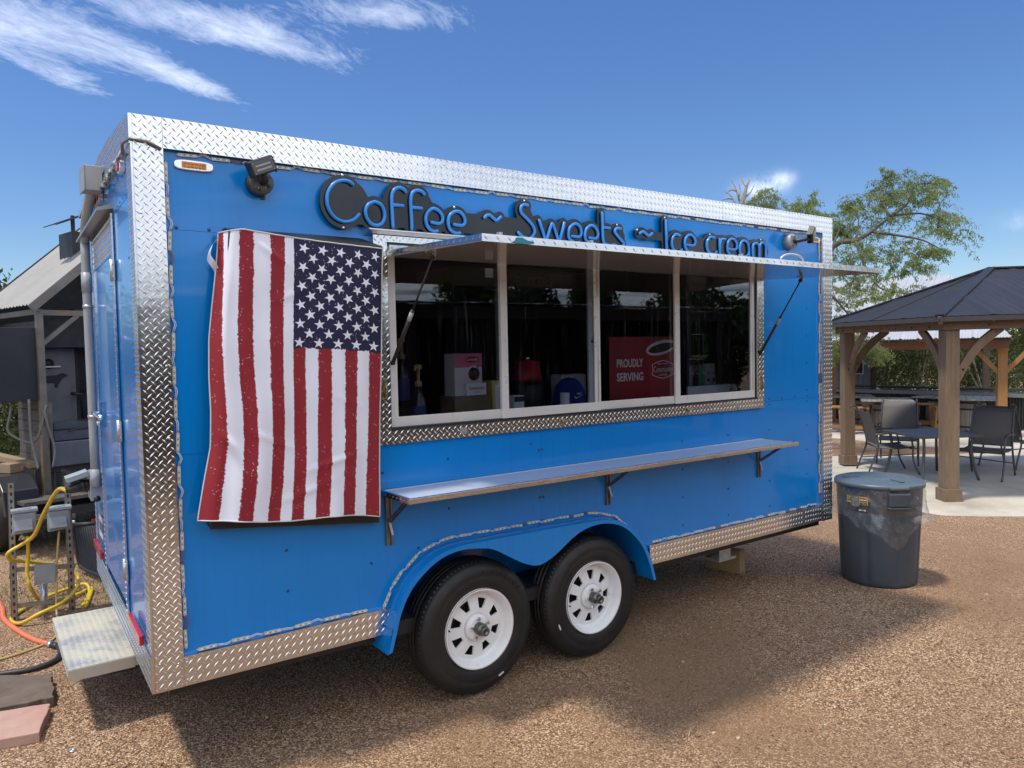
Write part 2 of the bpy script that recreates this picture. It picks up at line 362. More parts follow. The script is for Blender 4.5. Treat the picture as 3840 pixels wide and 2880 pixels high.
# ---------------------------------------------------------------- ground
def gz(x, y=0.): return -.45 * (1 - math.exp(-(x - 5.0) / 9.0)) if x > 5.0 else 0.
def axis(lo, hi, a, b, fine, ratio=1.35):
    r = list(np.arange(a, b + 1e-6, fine)); st = fine; x = a
    while x > lo: st *= ratio; x -= st; r.insert(0, x)
    st = fine; x = b
    while x < hi: st *= ratio; x += st; r.append(x)
    return np.array(r)
gx, gy = axis(-250, 300, -3, 22, .5), axis(-250, 300, -6, 12, .5)
gv = np.array([(x, y, gz(x, y)) for y in gy for x in gx]); nx = len(gx)
gf = np.array([(j * nx + i, j * nx + i + 1, (j + 1) * nx + i + 1, (j + 1) * nx + i) for j in range(len(gy) - 1) for i in range(nx - 1)])
struct(arrays_obj('ground', gv, gf, GRAVEL, smooth=True))
def pebbles(n, box, s0, s1, mat, name, lift=.35, dens=None):
    x = RNG.uniform(box[0], box[1], n); y = RNG.uniform(box[2], box[3], n); s = s0 * (s1 / s0) ** (RNG.random(n) ** 2.2)
    base = np.array([(1, 0, 0), (0, 1, 0), (-1, 0, 0), (0, -1, 0), (.25, .2, .75), (0, 0, -.6)], float)
    th = RNG.uniform(0, 6.28, n); c, q = np.cos(th), np.sin(th); e = RNG.uniform(.6, 1.3, n); h = RNG.uniform(.45, 1., n)
    V = np.zeros((n, 6, 3)); jit = RNG.uniform(.75, 1.25, (n, 6, 1))
    bx = base[None] * jit; bx = bx * np.stack([e, 1 / e, h], 1)[:, None, :] * s[:, None, None]
    V[..., 0] = bx[..., 0] * c[:, None] - bx[..., 1] * q[:, None] + x[:, None]; V[..., 1] = bx[..., 0] * q[:, None] + bx[..., 1] * c[:, None] + y[:, None]
    V[..., 2] = bx[..., 2] + (s * h * lift * .5)[:, None] + np.array([gz(a) for a in x])[:, None]
    F = np.array([(0, 1, 4), (1, 2, 4), (2, 3, 4), (3, 0, 4), (1, 0, 5), (2, 1, 5), (3, 2, 5), (0, 3, 5)])
    FF = (F[None] + (np.arange(n) * 6)[:, None, None]).reshape(-1, 3)
    return arrays_obj(name, V.reshape(-1, 3), FF, mat)
g = pebbles(42000, (-.7, 6.4, -2.2, 2.4), .0028, .0085, gravel('loose_chip', [(.1, (.17, .095, .055)), (.45, (.32, .195, .12)), (.78, (.43, .28, .18)), (.96, (.58, .43, .31))], 60, False), 'loose_gravel'); g['kind'] = 'stuff'
tag(g, 'loose brown granite chips lying on the ground beside the trailer', 'gravel')
PALE = M('pale_chip', (.46, .36, .25), .8, 0, .2, 40)
chipspots = [(2560, 2482), (3390, 2505), (3160, 2553), (3212, 2586), (2677, 2750), (3096, 2720), (3345, 2730), (1310, 2820), (395, 2862), (1000, 2690), (3660, 2620), (3700, 2225), (3410, 2190), (2770, 2770)]
for i, (u, v) in enumerate(chipspots):
    p = pZ(u, v, .004); m = MB(); r = random.uniform(.007, .012); a0 = random.uniform(0, 3)
    poly = [(r * random.uniform(.6, 1.2) * math.cos(a0 + t) * 1.5, r * random.uniform(.6, 1.1) * math.sin(a0 + t)) for t in np.arange(0, 6.28, 1.05)]
    m.prism(poly, (p.x, p.y, gz(p.x) + .001), (1, 0, 0), (0, 1, 0), (0, .1, 1), .008)
    tag(m.build('stone_chip', PALE), 'pale flat stone chip lying on the brown gravel', 'stone', 'pale stone chips scattered on the gravel')
STR = M('straw', (.5, .4, .22), .8)
for i, (u, v, a, l) in enumerate(((3620, 2548, -.35, .14), (3040, 2700, .8, .05), (2590, 2745, .5, .09), (3520, 2035, .1, .1), (2420, 2330, 1.2, .06), (1180, 2850, .3, .05))):
    p = pZ(u, v, .004); m = MB(); m.tube([(p.x - math.cos(a) * l / 2, p.y - math.sin(a) * l / 2, gz(p.x) + .006), (p.x, p.y + .004, gz(p.x) + .008), (p.x + math.cos(a) * l / 2, p.y + math.sin(a) * l / 2, gz(p.x) + .006)], .0016, 5)
    tag(m.build('dry_straw', STR), 'single dry straw lying on the brown gravel', 'straw', 'dry straws on the gravel')
# ---------------------------------------------------------------- the blue food trailer
L_, W_, Z0, Z1 = 4.738, 2.10, .455, 2.725
TR = thing('food_trailer', 'blue concession trailer with diamond plate trim, raised window flap and tandem wheels', 'trailer', (2.37, 1.05, 0))
EX, EZ, NY = (1, 0, 0), (0, 0, 1), (0, -1, 0)
UPC = [(1.035, .46), (1.078, .585), (1.123, .66), (1.175, .71), (1.243, .766), (1.319, .793), (1.436, .81), (1.556, .812), (1.724, .812), (1.967, .811), (2.086, .81), (2.282, .811), (2.425, .802), (2.541, .769), (2.627, .711), (2.704, .639), (2.748, .58)]
RIVB = M('blue_rivet_head', (.002, .07, .22), .5, .2)
def panel(poly, riv=()):
    m = MB(); m.prism(poly, (0, 0, 0), EX, EZ, (0, 1, 0), .03)
    for x, z in riv: m.lathe([(.0072, 0), (.0064, .0018), (.003, .0034)], (x, 0, z), NY, 8, 1)
    return m.build('wall_panel', [BLUE, RIVB], TR)
g_ = .0006; XR = 4.612; XL = .108; ZB, ZT = .575, 2.607
vr = lambda x, z0, z1, st: [(x, z) for z in np.arange(z0, z1, st)]
hr = lambda z, x0, x1, st: [(x, z) for x in np.arange(x0, x1, st)]
panel([(XL - .02, 2.297), (2.9 - g_, 2.297), (2.9 - g_, ZT + .02), (XL - .02, ZT + .02)], hr(2.305, .15, .9, .125) + [(.56, 2.58)])
panel([(2.9 + g_, 2.297), (XR + .02, 2.297), (XR + .02, ZT + .02), (2.9 + g_, ZT + .02)], vr(4.45, 2.32, 2.4, .2))
panel([(XL - .02, 1.393), (1.0, 1.393), (1.0, 2.297 - 2 * g_), (XL - .02, 2.297 - 2 * g_)])
panel([(3.9, 1.393), (XR + .02, 1.393), (XR + .02, 2.297 - 2 * g_), (3.9, 2.297 - 2 * g_)], vr(4.45, 1.45, 2.25, .2) + hr(1.41, 4.0, 4.6, .15))
lo = [(XL - .02, ZB - .02), (1.045, ZB - .02)] + [q for q in UPC if q[0] < 1.95 and q[1] > .57] + [(1.967 - g_, .811), (1.967 - g_, 1.393 - 2 * g_), (XL - .02, 1.393 - 2 * g_)]
panel(lo, [(.55, .93), (.55, .75), (.95, .8), (.95, 1.0), (1.38, 1.0), (1.38, 1.25), (1.9, 1.28), (1.95, .83), (1.2, .83), (1.02, 1.22)] + vr(1.955, .85, 1.38, .13))
lo2 = [(1.967 + g_, .811)] + [q for q in UPC if q[0] > 1.98] + [(2.75, ZB - .02), (XR + .02, ZB - .02), (XR + .02, 1.393 - 2 * g_), (1.967 + g_, 1.393 - 2 * g_)]
panel(lo2, vr(1.979, .85, 1.38, .13) + vr(3.1, .65, 1.38, .18) + vr(3.55, .65, 1.38, .18) + vr(4.0, .65, 1.38, .18) + vr(4.45, .65, 1.38, .18))
# backing behind the joints, other walls, floor, roof
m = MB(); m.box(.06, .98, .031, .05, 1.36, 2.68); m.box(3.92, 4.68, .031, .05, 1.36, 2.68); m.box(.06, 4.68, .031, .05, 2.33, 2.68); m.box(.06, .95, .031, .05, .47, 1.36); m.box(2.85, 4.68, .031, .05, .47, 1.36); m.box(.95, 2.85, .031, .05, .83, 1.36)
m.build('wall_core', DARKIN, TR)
m = MB(); m.box(.06, 4.72, W_ - .04, W_, .47, 2.69); m.box(4.69, 4.735, .051, W_ - .04, .47, 2.69); m.build('far_wall', BLUE, TR)
m = MB(); m.box(.065, 4.688, .055, W_ - .045, .40, .47); m.box(.3, 4.5, .35, .45, .30, .40); m.box(.3, 4.5, 1.65, 1.75, .30, .40); m.build('chassis', BLACK, TR)
def roofz(y): return 2.70 + .075 * (1 - ((y - W_ / 2) / (W_ / 2)) ** 2)
m = MB()
ny = 16
for i in range(ny):
    a, b = W_ * i / ny, W_ * (i + 1) / ny
    m.hexa([(.03, a, roofz(a) - .05), (4.71, a, roofz(a) - .05), (4.71, b, roofz(b) - .05), (.03, b, roofz(b) - .05), (.03, a, roofz(a)), (4.71, a, roofz(a)), (4.71, b, roofz(b)), (.03, b, roofz(b))])
m.build('roof', ALUD, TR)
# inside: floor is the chassis top; lining coloured dark to stand for the dim room, worktop under the windows
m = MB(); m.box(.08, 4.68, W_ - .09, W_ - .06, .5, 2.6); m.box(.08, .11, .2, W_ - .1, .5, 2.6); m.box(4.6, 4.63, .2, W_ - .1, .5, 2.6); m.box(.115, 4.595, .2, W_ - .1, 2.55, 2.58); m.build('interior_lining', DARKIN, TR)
m = MB(); m.box(.95, 3.95, .065, .52, 1.33, 1.372); m.build('worktop', M('worktop_steel', (.16, .16, .17), .35, .9), TR, .004)
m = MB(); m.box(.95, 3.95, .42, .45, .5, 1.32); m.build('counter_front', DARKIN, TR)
# diamond plate trim on the side
TD = .026
def trim(name, x0, x1, z0, z1, d=TD, t=True):
    m = MB(); m.box(x0, x1, -d, .0, z0, z1)
    if t: m.tread((x0, -d, z0), EX, EZ, NY, x1 - x0, z1 - z0)
    for z in (z0 + (z1 - z0) * .2, z0 + (z1 - z0) * .8):
        xs = np.arange(x0 + .012, x1 - .005, .42) if x1 - x0 > .5 else []
        for x in xs: m.lathe([(.0055, 0), (.005, .0022), (.0025, .0034)], (x, -d, z), NY, 8)
    if x1 - x0 < .2 and z1 - z0 > 1:
        for z in np.arange(z0 + .1, z1, .3):
            for x in (x0 + .02, x1 - .02): m.lathe([(.0055, 0), (.005, .0022), (.0025, .0034)], (x, -d - .001, z + random.uniform(-.02, .02)), NY, 8)
    return m.build(name, ALU, TR)
trim('corner_trim', 0, XL, Z0, ZT - .0005)
trim('corner_trim', XR, L_, Z0, ZT - .0005)
trim('top_trim', 0, XL - .001, ZT, Z1); trim('top_trim', XL, L_, ZT, Z1, TD + .002)
trim('lower_trim', XL + .001, 1.03, Z0, ZB, TD - .002); trim('lower_trim', 2.775, 4.37, Z0 + .004, ZB + .004, TD - .002); trim('lower_trim', 4.371, XR - .001, Z0 + .004, ZB + .004, TD - .001)
# ---- serving window
wx0, wx1, wz0, wz1 = .993, 3.906, 1.355, 2.335; ix0, ix1, iz0, iz1 = 1.062, 3.835, 1.418, 2.306
FR = MB()
FR.box(wx0, wx1, -TD, 0, wz0, iz0); FR.box(wx0, wx1, -TD, 0, iz1, wz1); FR.box(wx0, ix0, -TD, 0, iz0, iz1); FR.box(ix1, wx1, -TD, 0, iz0, iz1)
FR.tread((wx0, -TD, wz0), EX, EZ, NY, wx1 - wx0, iz0 - wz0); FR.tread((wx0, -TD, iz1), EX, EZ, NY, wx1 - wx0, wz1 - iz1); FR.tread((wx0, -TD, iz0), EX, EZ, NY, ix0 - wx0, iz1 - iz0); FR.tread((ix1, -TD, iz0), EX, EZ, NY, wx1 - ix1, iz1 - iz0)
FR.build('window_surround', ALU, TR)
m = MB()
for q in ((ix0, ix1, iz0, iz0 + .012), (ix0, ix1, iz1 - .012, iz1), (ix0, ix0 + .008, iz0 + .012, iz1 - .012), (ix1 - .008, ix1, iz0 + .012, iz1 - .012)): m.box(q[0], q[1], -.012, .03, q[2], q[3])
m.build('window_gasket', BLACK, TR)
wins = [(1.074, 1.757, .022), (1.712, 2.405, .004), (2.332, 3.092, .022), (3.034, 3.822, .004)]
for k, (a, b, y) in enumerate(wins):
    z0, z1, w = iz0 + .013, iz1 - .013, .042
    m = MB(); m.box(a, b, y - .016, y, z0, z0 + w * 1.15); m.box(a, b, y - .016, y, z1 - w, z1); m.box(a, a + w, y - .016, y, z0 + w * 1.15, z1 - w); m.box(b - w, b, y - .016, y, z0 + w * 1.15, z1 - w)
    fr = m.build('sliding_window', WHITEF, TR, .002)
    m = MB(); m.box(a + w - .004, b - w + .004, y - .011, y - .006, z0 + w, z1 - w + .004); m.build('pane', GLASS, fr)
    m = MB(); m.box(b - w * .62, b - w * .38, y - .0175, y - .0155, z0 + .05, z1 - .05); m.build('pull_groove', ALUD, fr)
# latches and keeper on the lower surround
for x, w in ((2.10, .03), (3.12, .035)):
    m = MB(); m.box(x - w / 2, x + w / 2, -TD - .006, -TD, 1.375, 1.405); m.tube([(x - .01, -TD - .012, 1.39), (x + .028, -TD - .018, 1.394)], .005); m.tube([(x - w * .4, -TD - .01, 1.398), (x + w * .4, -TD - .01, 1.4)], .006); m.build('window_latch', M('brass_latch', (.42, .33, .2), .35, 1.), TR)
for x in (1.46, 3.62):
    m = MB(); m.box(x - .018, x + .018, -TD - .003, -TD, 1.372, 1.404); m.box(x - .011, x + .011, -TD - .007, -TD - .003, 1.38, 1.39); m.build('keeper_plate', GALV, TR)
for x, z in ((1.03, 1.62), (3.87, 1.53)):
    m = MB(); m.box(x - .012, x + .012, -TD - .005, -TD, z - .05, z + .05); m.tube([(x, -TD - .01, z - .04), (x - .004, -TD - .026, z), (x, -TD - .01, z + .04)], .005); m.build('side_latch', bpy.data.materials['brass_latch'], TR)
# ---- raised flap over the window
ax0, ax1, ay, azb, azf, at = 1.062, 3.955, -.835, 2.236, 2.206, .021
def az(y): return azb + (azf - azb) * y / ay
F_ = MB(); F_.hexa([(ax0 + .002, -.03, az(0)), (ax1 - .002, -.03, az(0)), (ax1 - .002, ay + .002, azf), (ax0 + .002, ay + .002, azf)][::-1] + [(ax0 + .002, -.03, azb + at * .7), (ax1 - .002, -.03, azb + at * .7), (ax1 - .002, ay + .002, azf + at * .7), (ax0 + .002, ay + .002, azf + at * .7)][::-1])
FLAP = F_.build('window_flap', M('white_gloss_panel', (.50, .47, .44), .10, .35, .05, 3, .02, 3), TR)
m = MB()
m.box(ax0 - .004, ax1 + .004, ay - .004, ay, azf + .0, azf + at + .008); m.tread((ax0, ay - .004, azf), EX, EZ, NY, ax1 - ax0, at + .008, .028, hgt=.003, ha=.013, hb=.004)
for x, nn in ((ax0 - .004, (-1, 0, 0)), (ax1, (1, 0, 0))):
    m.hexa([(x, ay, azf + .006), (x + .004, ay, azf + .006), (x + .004, -.03, azb + .006), (x, -.03, azb + .006), (x, ay, azf + at + .008), (x + .004, ay, azf + at + .008), (x + .004, -.03, azb + at + .008), (x, -.03, azb + at + .008)])
    m.tread((x if nn[0] < 0 else x + .004, ay, azf + .007), (0, 1, (azb - azf) / -ay), EZ, nn, -ay - .03, at, .024, hgt=.002, ha=.011)
m.build('flap_edge_trim', ALU, FLAP)
m = MB(); m.hexa([(ax0 - .002, ay, azf + at * .75), (ax1 + .002, ay, azf + at * .75), (ax1 + .002, -.03, azb + at * .75), (ax0 - .002, -.03, azb + at * .75), (ax0 - .002, ay, azf + at + .006), (ax1 + .002, ay, azf + at + .006), (ax1 + .002, -.03, azb + at + .006), (ax0 - .002, -.03, azb + at + .006)]); m.build('flap_skin', ALUD, FLAP)
m = MB(); m.hexa([(.955, -.07, 2.352), (3.93, -.07, 2.352), (3.93, -.0, 2.33), (.955, -.0, 2.33), (.955, -.07, 2.356), (3.93, -.07, 2.356), (3.93, -.0, 2.372), (.955, -.0, 2.372)]); m.build('drip_rail', ALUD, TR)
for x in (1.12, 2.0, 3.0, 3.85):
    m = MB(); m.box(x - .05, x + .05, -.034, -.0275, 2.265, 2.292); [m.lathe([(.006, 0), (.004, .004)], (x + k, -.034, 2.279), NY, 8) for k in (-.035, 0, .035)]; m.tube([(x - .055, -.036, 2.262), (x + .055, -.036, 2.262)], .006); m.build('flap_hinge', GALV, TR)
m = MB(); m.tube([(3.05 + .09 * math.cos(t) * 1.1, ay + .01, azf + at + .012 + .032 * math.sin(t)) for t in np.linspace(0, math.pi, 13)], .0065); m.build('flap_handle', CHROME, FLAP)
for x in (1.15, 1.62, 2.62, 3.4):
    m = MB(); m.box(x - .008, x + .008, ay + .002, ay + .02, azf + at + .008, azf + at + .02); m.build('flap_bolt', GALV, FLAP)
# tattered blue film left on the flap edge
m = MB(); fp = [(1.195, .0), (1.215, .008), (1.222, .02), (1.245, .021), (1.268, .012), (1.30, .008), (1.305, .0), (1.27, -.004), (1.22, -.003)]
m.prism([(x, z) for x, z in fp], (0, ay - .0075, azf + .004), EX, EZ, NY, .0015); m.build('torn_film', M('blue_film', (.02, .22, .30), .35), FLAP)
for (xa, za, ya, xb, zb) in ((1.075, 1.74, -.03, 1.115, 2.205), (3.86, 1.73, -.03, 3.83, 2.2)):
    p0 = Vector((xa, ya, za)); p1 = Vector((xb, -.36, az(-.36) - .025)); q = p0.lerp(p1, .52)
    m = MB(); m.tube([p0, q], .0095, 10); m.tube([q, p1], .0048, 8); m.lathe([(.0115, -.008), (.0115, .008)], p0, (1, 0, 0), 10); m.lathe([(.011, -.008), (.011, .008)], p1, (1, 0, 0), 10)
    st = m.build('gas_strut', BLACK, TR)
    m = MB(); m.tube([p0.lerp(p1, .42), p0.lerp(p1, .5)], .0101, 10); m.build('strut_label', M('strut_label_film', (.38, .38, .38), .4), st)
    m = MB(); m.box(xb - .03, xb + .012, -.375, -.345, az(-.36) - .003, az(-.36)); m.prism([(-.016, 0), (.014, 0), (.002, -.035), (-.006, -.035)], (xb + .006, -.36, az(-.36)), (0, 1, 0), EZ, EX, .004); m.build('strut_bracket', GALV, st)
# ---- fold-out shelf
sx0, sx1, sy, sz = .998, 3.89, -.305, 1.119
m = MB(); m.box(sx0 + .012, sx1 - .012, sy + .02, -.002, sz + .004, sz + .0205)
SHM = Nodes('shelf_film'); _v = SHM.map((1, 1, 1)); _t = SHM.noise(_v, 9, 5, .7); SHM.set(color=SHM.mix(SHM.ramp(_t, [(.70, (0, 0, 0)), (.71, (1, 1, 1))]), (.56, .60, .66), (.03, .04, .05)), rough=.2, metal=.1, coat=.3); SHM.bump(SHM.noise(_v, 2.5, 3), .2, .01)
SH = m.build('shelf', SHM.m, TR)
m = MB()
m.box(sx0, sx1, sy, sy + .004, sz, sz + .021); m.box(sx0, sx1, sy + .004, sy + .022, sz + .0205, sz + .023); m.box(sx0, sx0 + .004, sy + .004, -.004, sz, sz + .021); m.box(sx0 + .004, sx0 + .018, sy + .022, -.004, sz + .0205, sz + .023); m.box(sx1 - .004, sx1, sy + .004, -.004, sz, sz + .021); m.box(sx1 - .018, sx1 - .004, sy + .022, -.004, sz + .0205, sz + .023); m.box(sx0 + .018, sx1 - .018, -.024, -.004, sz + .0205, sz + .023)
m.tread((sx0, sy, sz + .001), EX, EZ, NY, sx1 - sx0, .0195, .0185, hgt=.0025, ha=.0095, hb=.0032); m.tread((sx0, sy + .004, sz + .001), (0, 1, 0), EZ, (-1, 0, 0), .29, .0195, .0185, hgt=.0025, ha=.0095)
m.tread((sx0, sy + .004, sz + .023), EX, (0, 1, 0), EZ, sx1 - sx0, .018, .018, hgt=.002, ha=.0085)
m.build('shelf_edge_trim', ALU, SH)
RUSTY = M('bracket_steel', (.25, .22, .2), .38, .9, .3, 30)
for x in (1.04, 2.45, 3.866):
    m = MB(); m.box(x - .015, x + .015, -.006, 0, .872, 1.112); m.box(x - .015, x - .010, -.016, -.006, .872, 1.112); m.box(x + .010, x + .015, -.016, -.006, .872, 1.112)
    m.beam((x - .008, -.014, .985), (x - .008, -.2, 1.108), .003, .014); m.beam((x + .008, -.014, .985), (x + .008, -.2, 1.108), .003, .014); m.box(x - .012, x + .012, -.26, -.02, 1.108, 1.117)
    b = m.build('shelf_bracket', RUSTY, TR)
    m = MB(); m.beam((x, -.016, .99), (x + .008, -.034, .925), .014, .003); m.build('release_lever', GALV, b)
# ---- fender and wheel well
lowc = [(0.998, 0.392), (1.024, 0.48), (1.051, 0.569), (1.106, 0.665), (1.187, 0.738), (1.276, 0.787), (1.382, 0.807), (1.491, 0.798), (1.571, 0.78), (1.652, 0.736), (1.727, 0.692), (1.778, 0.667), (1.847, 0.645), (1.91, 0.651), (2.002, 0.692), (2.097, 0.749), (2.194, 0.786), (2.293, 0.797), (2.384, 0.788), (2.477, 0.757), (2.561, 0.697), (2.636, 0.614), (2.69, 0.508), (2.727, 0.393)]
upf = [(.978, .388), (1.003, .485), (1.031, .578), (1.088, .68), (1.173, .757), (1.268, .808), (1.38, .829), (1.49, .829), (1.57, .828), (1.65, .828), (1.73, .827), (1.78, .827), (1.85, .826), (1.91, .826), (2.0, .825), (2.097, .823), (2.194, .821), (2.295, .819), (2.388, .809), (2.486, .776), (2.575, .713), (2.653, .628), (2.709, .517), (2.747, .393)]
def smooth(c, k=3):
    out_ = []
    for i in range(len(c) - 1):
        p = [Vector(c[max(i - 1, 0)]), Vector(c[i]), Vector(c[i + 1]), Vector(c[min(i + 2, len(c) - 1)])]
        for j in range(k):
            t = j / k; out_.append(tuple(.5 * ((2 * p[1]) + (p[2] - p[0]) * t + (2 * p[0] - 5 * p[1] + 4 * p[2] - p[3]) * t * t + (3 * p[1] - p[0] - 3 * p[2] + p[3]) * t ** 3)))
    return out_ + [tuple(c[-1])]
lw, uf = smooth(lowc), smooth(upf)
FY = -.10
m = MB(); k = len(lw)
vs = [(x, FY, z) for x, z in uf] + [(x, FY, z) for x, z in lw] + [(x, FY + .004, z) for x, z in lw]
m.add(vs, [(i, k + i, k + i + 1, i + 1) for i in range(k - 1)] + [(k + i, 2 * k + i, 2 * k + i + 1, k + i + 1) for i in range(k - 1)], 0)
vs = [(x, FY, z) for x, z in uf] + [(x, FY + .012, z + .004) for x, z in uf] + [(x, .0, z + .004) for x, z in uf]
m.add(vs, [(i, i + 1, k + i + 1, k + i) for i in range(k - 1)] + [(k + i, k + i + 1, 2 * k + i + 1, 2 * k + i) for i in range(k - 1)], 0, True)
vs = [(x, FY + .004, z - .008) for x, z in uf] + [(x, .35, z - .008) for x, z in uf]
m.add(vs, [(i, k + i, k + i + 1, i + 1) for i in range(k - 1)], 0, True)
vs = [(x, FY + .004, z) for x, z in uf] + [(x, FY + .004, z) for x, z in lw]
m.add(vs, [(i, i + 1, k + i + 1, k + i) for i in range(k - 1)], 0)
m.add([(.978, FY, .388), (.978, 0, .40), (.978, .2, .46), (1.0, FY, .5)], [(0, 1, 3), (1, 2, 3)], 0)
m.build('fender', BLUE, TR)
m = MB(); m.box(1.0, 2.745, .345, .36, .47, .84); m.build('wheel_well_panel', BLUE, TR)
# ---- wheels
TYB = M('tyre_rubber', (.012, .0118, .0118), .55, 0, .3, 18, .12, 90, dirt=(.022, .019, .017))
def wheel(cx, cz, rot, y0=-.028):
    Rt, rr = .348, .205
    m = MB(); o = (cx, y0, cz); n = 64
    prof = [(rr - .004, .012), (rr + .012, .0), (rr + .03, -.004), (rr + .065, -.009), (rr + .07, -.0065), (rr + .075, -.009), (rr + .1, -.004), (rr + .118, .006), (rr + .125, .011), (rr + .133, .020), (Rt - .006, .031), (Rt, .052), (Rt, .073), (Rt - .008, .074), (Rt - .008, .081), (Rt, .082), (Rt, .103), (Rt - .008, .104), (Rt - .008, .111), (Rt, .112), (Rt, .135), (Rt - .008, .136), (Rt - .008, .143), (Rt, .144), (Rt - .003, .165), (Rt - .02, .185), (rr + .06, .2), (rr, .2)]
    m.lathe(prof, o, (0, 1, 0), n, caps=False)
    for i in range(84):          # shoulder lugs
        t = 2 * math.pi * i / 84 + random.uniform(-.01, .01); u = Vector((math.cos(t), 0, math.sin(t))); w = Vector((-math.sin(t), 0, math.cos(t)))
        c = Vector(o) + u * (Rt - .0185) + Vector((0, .022, 0)); d1 = Vector((u.x * .022, .019, u.z * .022)).normalized(); nn = w.cross(d1)
        m.obox(c, (.010, .036, .008), Matrix((w, d1, nn)).transposed())
    tb = m.build('wheel', TYB, TR)
    m = MB()
    m.lathe([(rr + .003, .012), (rr + .004, -.004), (rr - .004, -.006), (rr - .010, .0), (rr - .014, .012), (rr - .021, .016), (rr - .024, .042), (rr - .03, .05), (.148, .052)], o, (0, 1, 0), 64, 0, True, False)
    m.lathe([(rr - .002, .2), (rr - .03, .19), (rr - .035, .07), (rr - .03, .05)], o, (0, 1, 0), 64, 0, True, False)
    # spoked disc: eight trapezoid holes
    ri, ro, N = .097, .157, 8
    def ring(r, y, cnt=80): return [Vector(o) + Vector((r * math.cos(2 * math.pi * j / cnt + rot), y, r * math.sin(2 * math.pi * j / cnt + rot))) for j in range(cnt)]
    cnt = 80; r0, r1, r2, r3 = ring(.072, .040), ring(ri, .036), ring(ro, .048), ring(.176, .052)
    for j in range(cnt):       # the slots narrow towards the hub
        sh_ = {2: .07, 3: .04, 6: -.04, 7: -.07}.get(j % 10, 0.); t_ = 2 * math.pi * j / cnt + rot + sh_; r1[j] = Vector(o) + Vector((ri * math.cos(t_), .036, ri * math.sin(t_)))
    hole = [(j % 10) in (2, 3, 4, 5, 6) for j in range(cnt)]
    vs = r0 + r1 + r2 + r3; fs = []
    for j in range(cnt):
        q = (j + 1) % cnt
        fs.append((j, cnt + j, cnt + q, q)); fs.append((2 * cnt + j, 3 * cnt + j, 3 * cnt + q, 2 * cnt + q))
        if not hole[j]: fs.append((cnt + j, 2 * cnt + j, 2 * cnt + q, cnt + q))
    m.add(vs, fs, 0, True)
    for j in range(cnt):        # returned lips of the holes
        q = (j + 1) % cnt
        if hole[j]:
            for A, B in ((r1[j], r1[q]), (r2[q], r2[j])): m.add([A, B, B + Vector((0, .012, 0)), A + Vector((0, .012, 0))], [(0, 1, 2, 3)])
            if not hole[j - 1]: m.add([r1[j], r2[j], r2[j] + Vector((0, .012, 0)), r1[j] + Vector((0, .012, 0))], [(0, 1, 2, 3)])
            if not hole[q]: m.add([r1[q], r2[q], r2[q] + Vector((0, .012, 0)), r1[q] + Vector((0, .012, 0))], [(0, 1, 2, 3)])
    m.lathe([(.072, .040), (.067, .020), (.05, .014), (.03, .014)], o, (0, 1, 0), 32, 0, True, True)
    m.build('rim', WHITEP, tb)
    m = MB(); m.lathe([(.03, .085), (.168, .085), (.168, .16), (.03, .16)], o, (0, 1, 0), 32, 0, False); m.build('hole_backing', BLACK, tb)  # black disc added behind the rim so the holes look shaded
    m = MB(); m.lathe([(rr + .0045, -.0045), (rr + .0045, -.006), (rr + .0025, -.0065), (rr + .0025, -.0045)], o, (0, 1, 0), 64, 0, True, False); m.lathe([(rr - .006, -.003), (rr - .0085, -.0015), (rr - .009, -.0005)], o, (0, 1, 0), 64, 0, True, False); m.build('rim_stripe', M('wine_pinstripe', (.16, .05, .07), .4), tb)
    m = MB(); m.lathe([(.032, .02), (.032, -.022), (.028, -.026), (.024, -.028), (.024, -.052), (.021, -.056), (.012, -.056), (.011, -.05)], o, (0, 1, 0), 24); m.build('hub_cap', M('hub_steel', (.16, .16, .155), .34, .85, .3), tb)
    for i in range(5):
        t = 2 * math.pi * i / 5 + rot + .3; c = Vector(o) + Vector((.052 * math.cos(t), .012, .052 * math.sin(t)))
        m = MB(); m.lathe([(.0105, 0), (.0105, -.013), (.007, -.019), (.003, -.02)], c, (0, 1, 0), 6, 0, False); m.build('lug_nut', CHROME, tb)
    t = rot + 2.9; c = Vector(o) + Vector((.17 * math.cos(t), .034, .17 * math.sin(t)))
    m = MB(); m.tube([c, c + Vector((-.012, -.03, .006))], .0042); m.build('valve_stem', BLACK, tb)
    t = -1.15 if rot < .2 else -2.75; c = Vector(o) + Vector(((rr + .085) * math.cos(t), -.0088, (rr + .085) * math.sin(t)))
    m = MB(); u = Vector((-math.sin(t), 0, math.cos(t))); w = Vector((math.cos(t), 0, math.sin(t))); m.obox(c, (.034, .0015, .009), Matrix((u, Vector((0, 1, 0)), w)).transposed()); m.build('tyre_sticker', M('white_sticker', (.62, .62, .6), .5, 0, .25, 150), tb)
    # raised sidewall lettering
    for txt, t0, r_ in (('GOODRIDE', 1.0 if rot < .2 else -.35, rr + .086), ('ST205/75R15', 2.55, rr + .05)):
        for i, ch in enumerate(txt):
            t = t0 + .62 / len(txt) * 1.6 * (len(txt) / 2 - i) * (1 if len(txt) < 9 else 1.05); c = Vector(o) + Vector((r_ * math.cos(t), -.0092 if r_ > rr + .07 else -.0072, r_ * math.sin(t)))
            text_mesh(ch, .036 if r_ > rr + .07 else .02, c, (math.sin(t), 0, -math.cos(t)), (math.cos(t), 0, math.sin(t)), NY, TYB, 'sidewall_letter', tb, 0, ext=.0012)
    return tb
wheel(1.532, .357, .12); wheel(2.318, .355, .36)
m = MB()
for x in (1.532, 2.318): m.beam((x, .1, .36), (x, 2.0, .36), .07, .07)
m.build('axle', BLACK, TR)
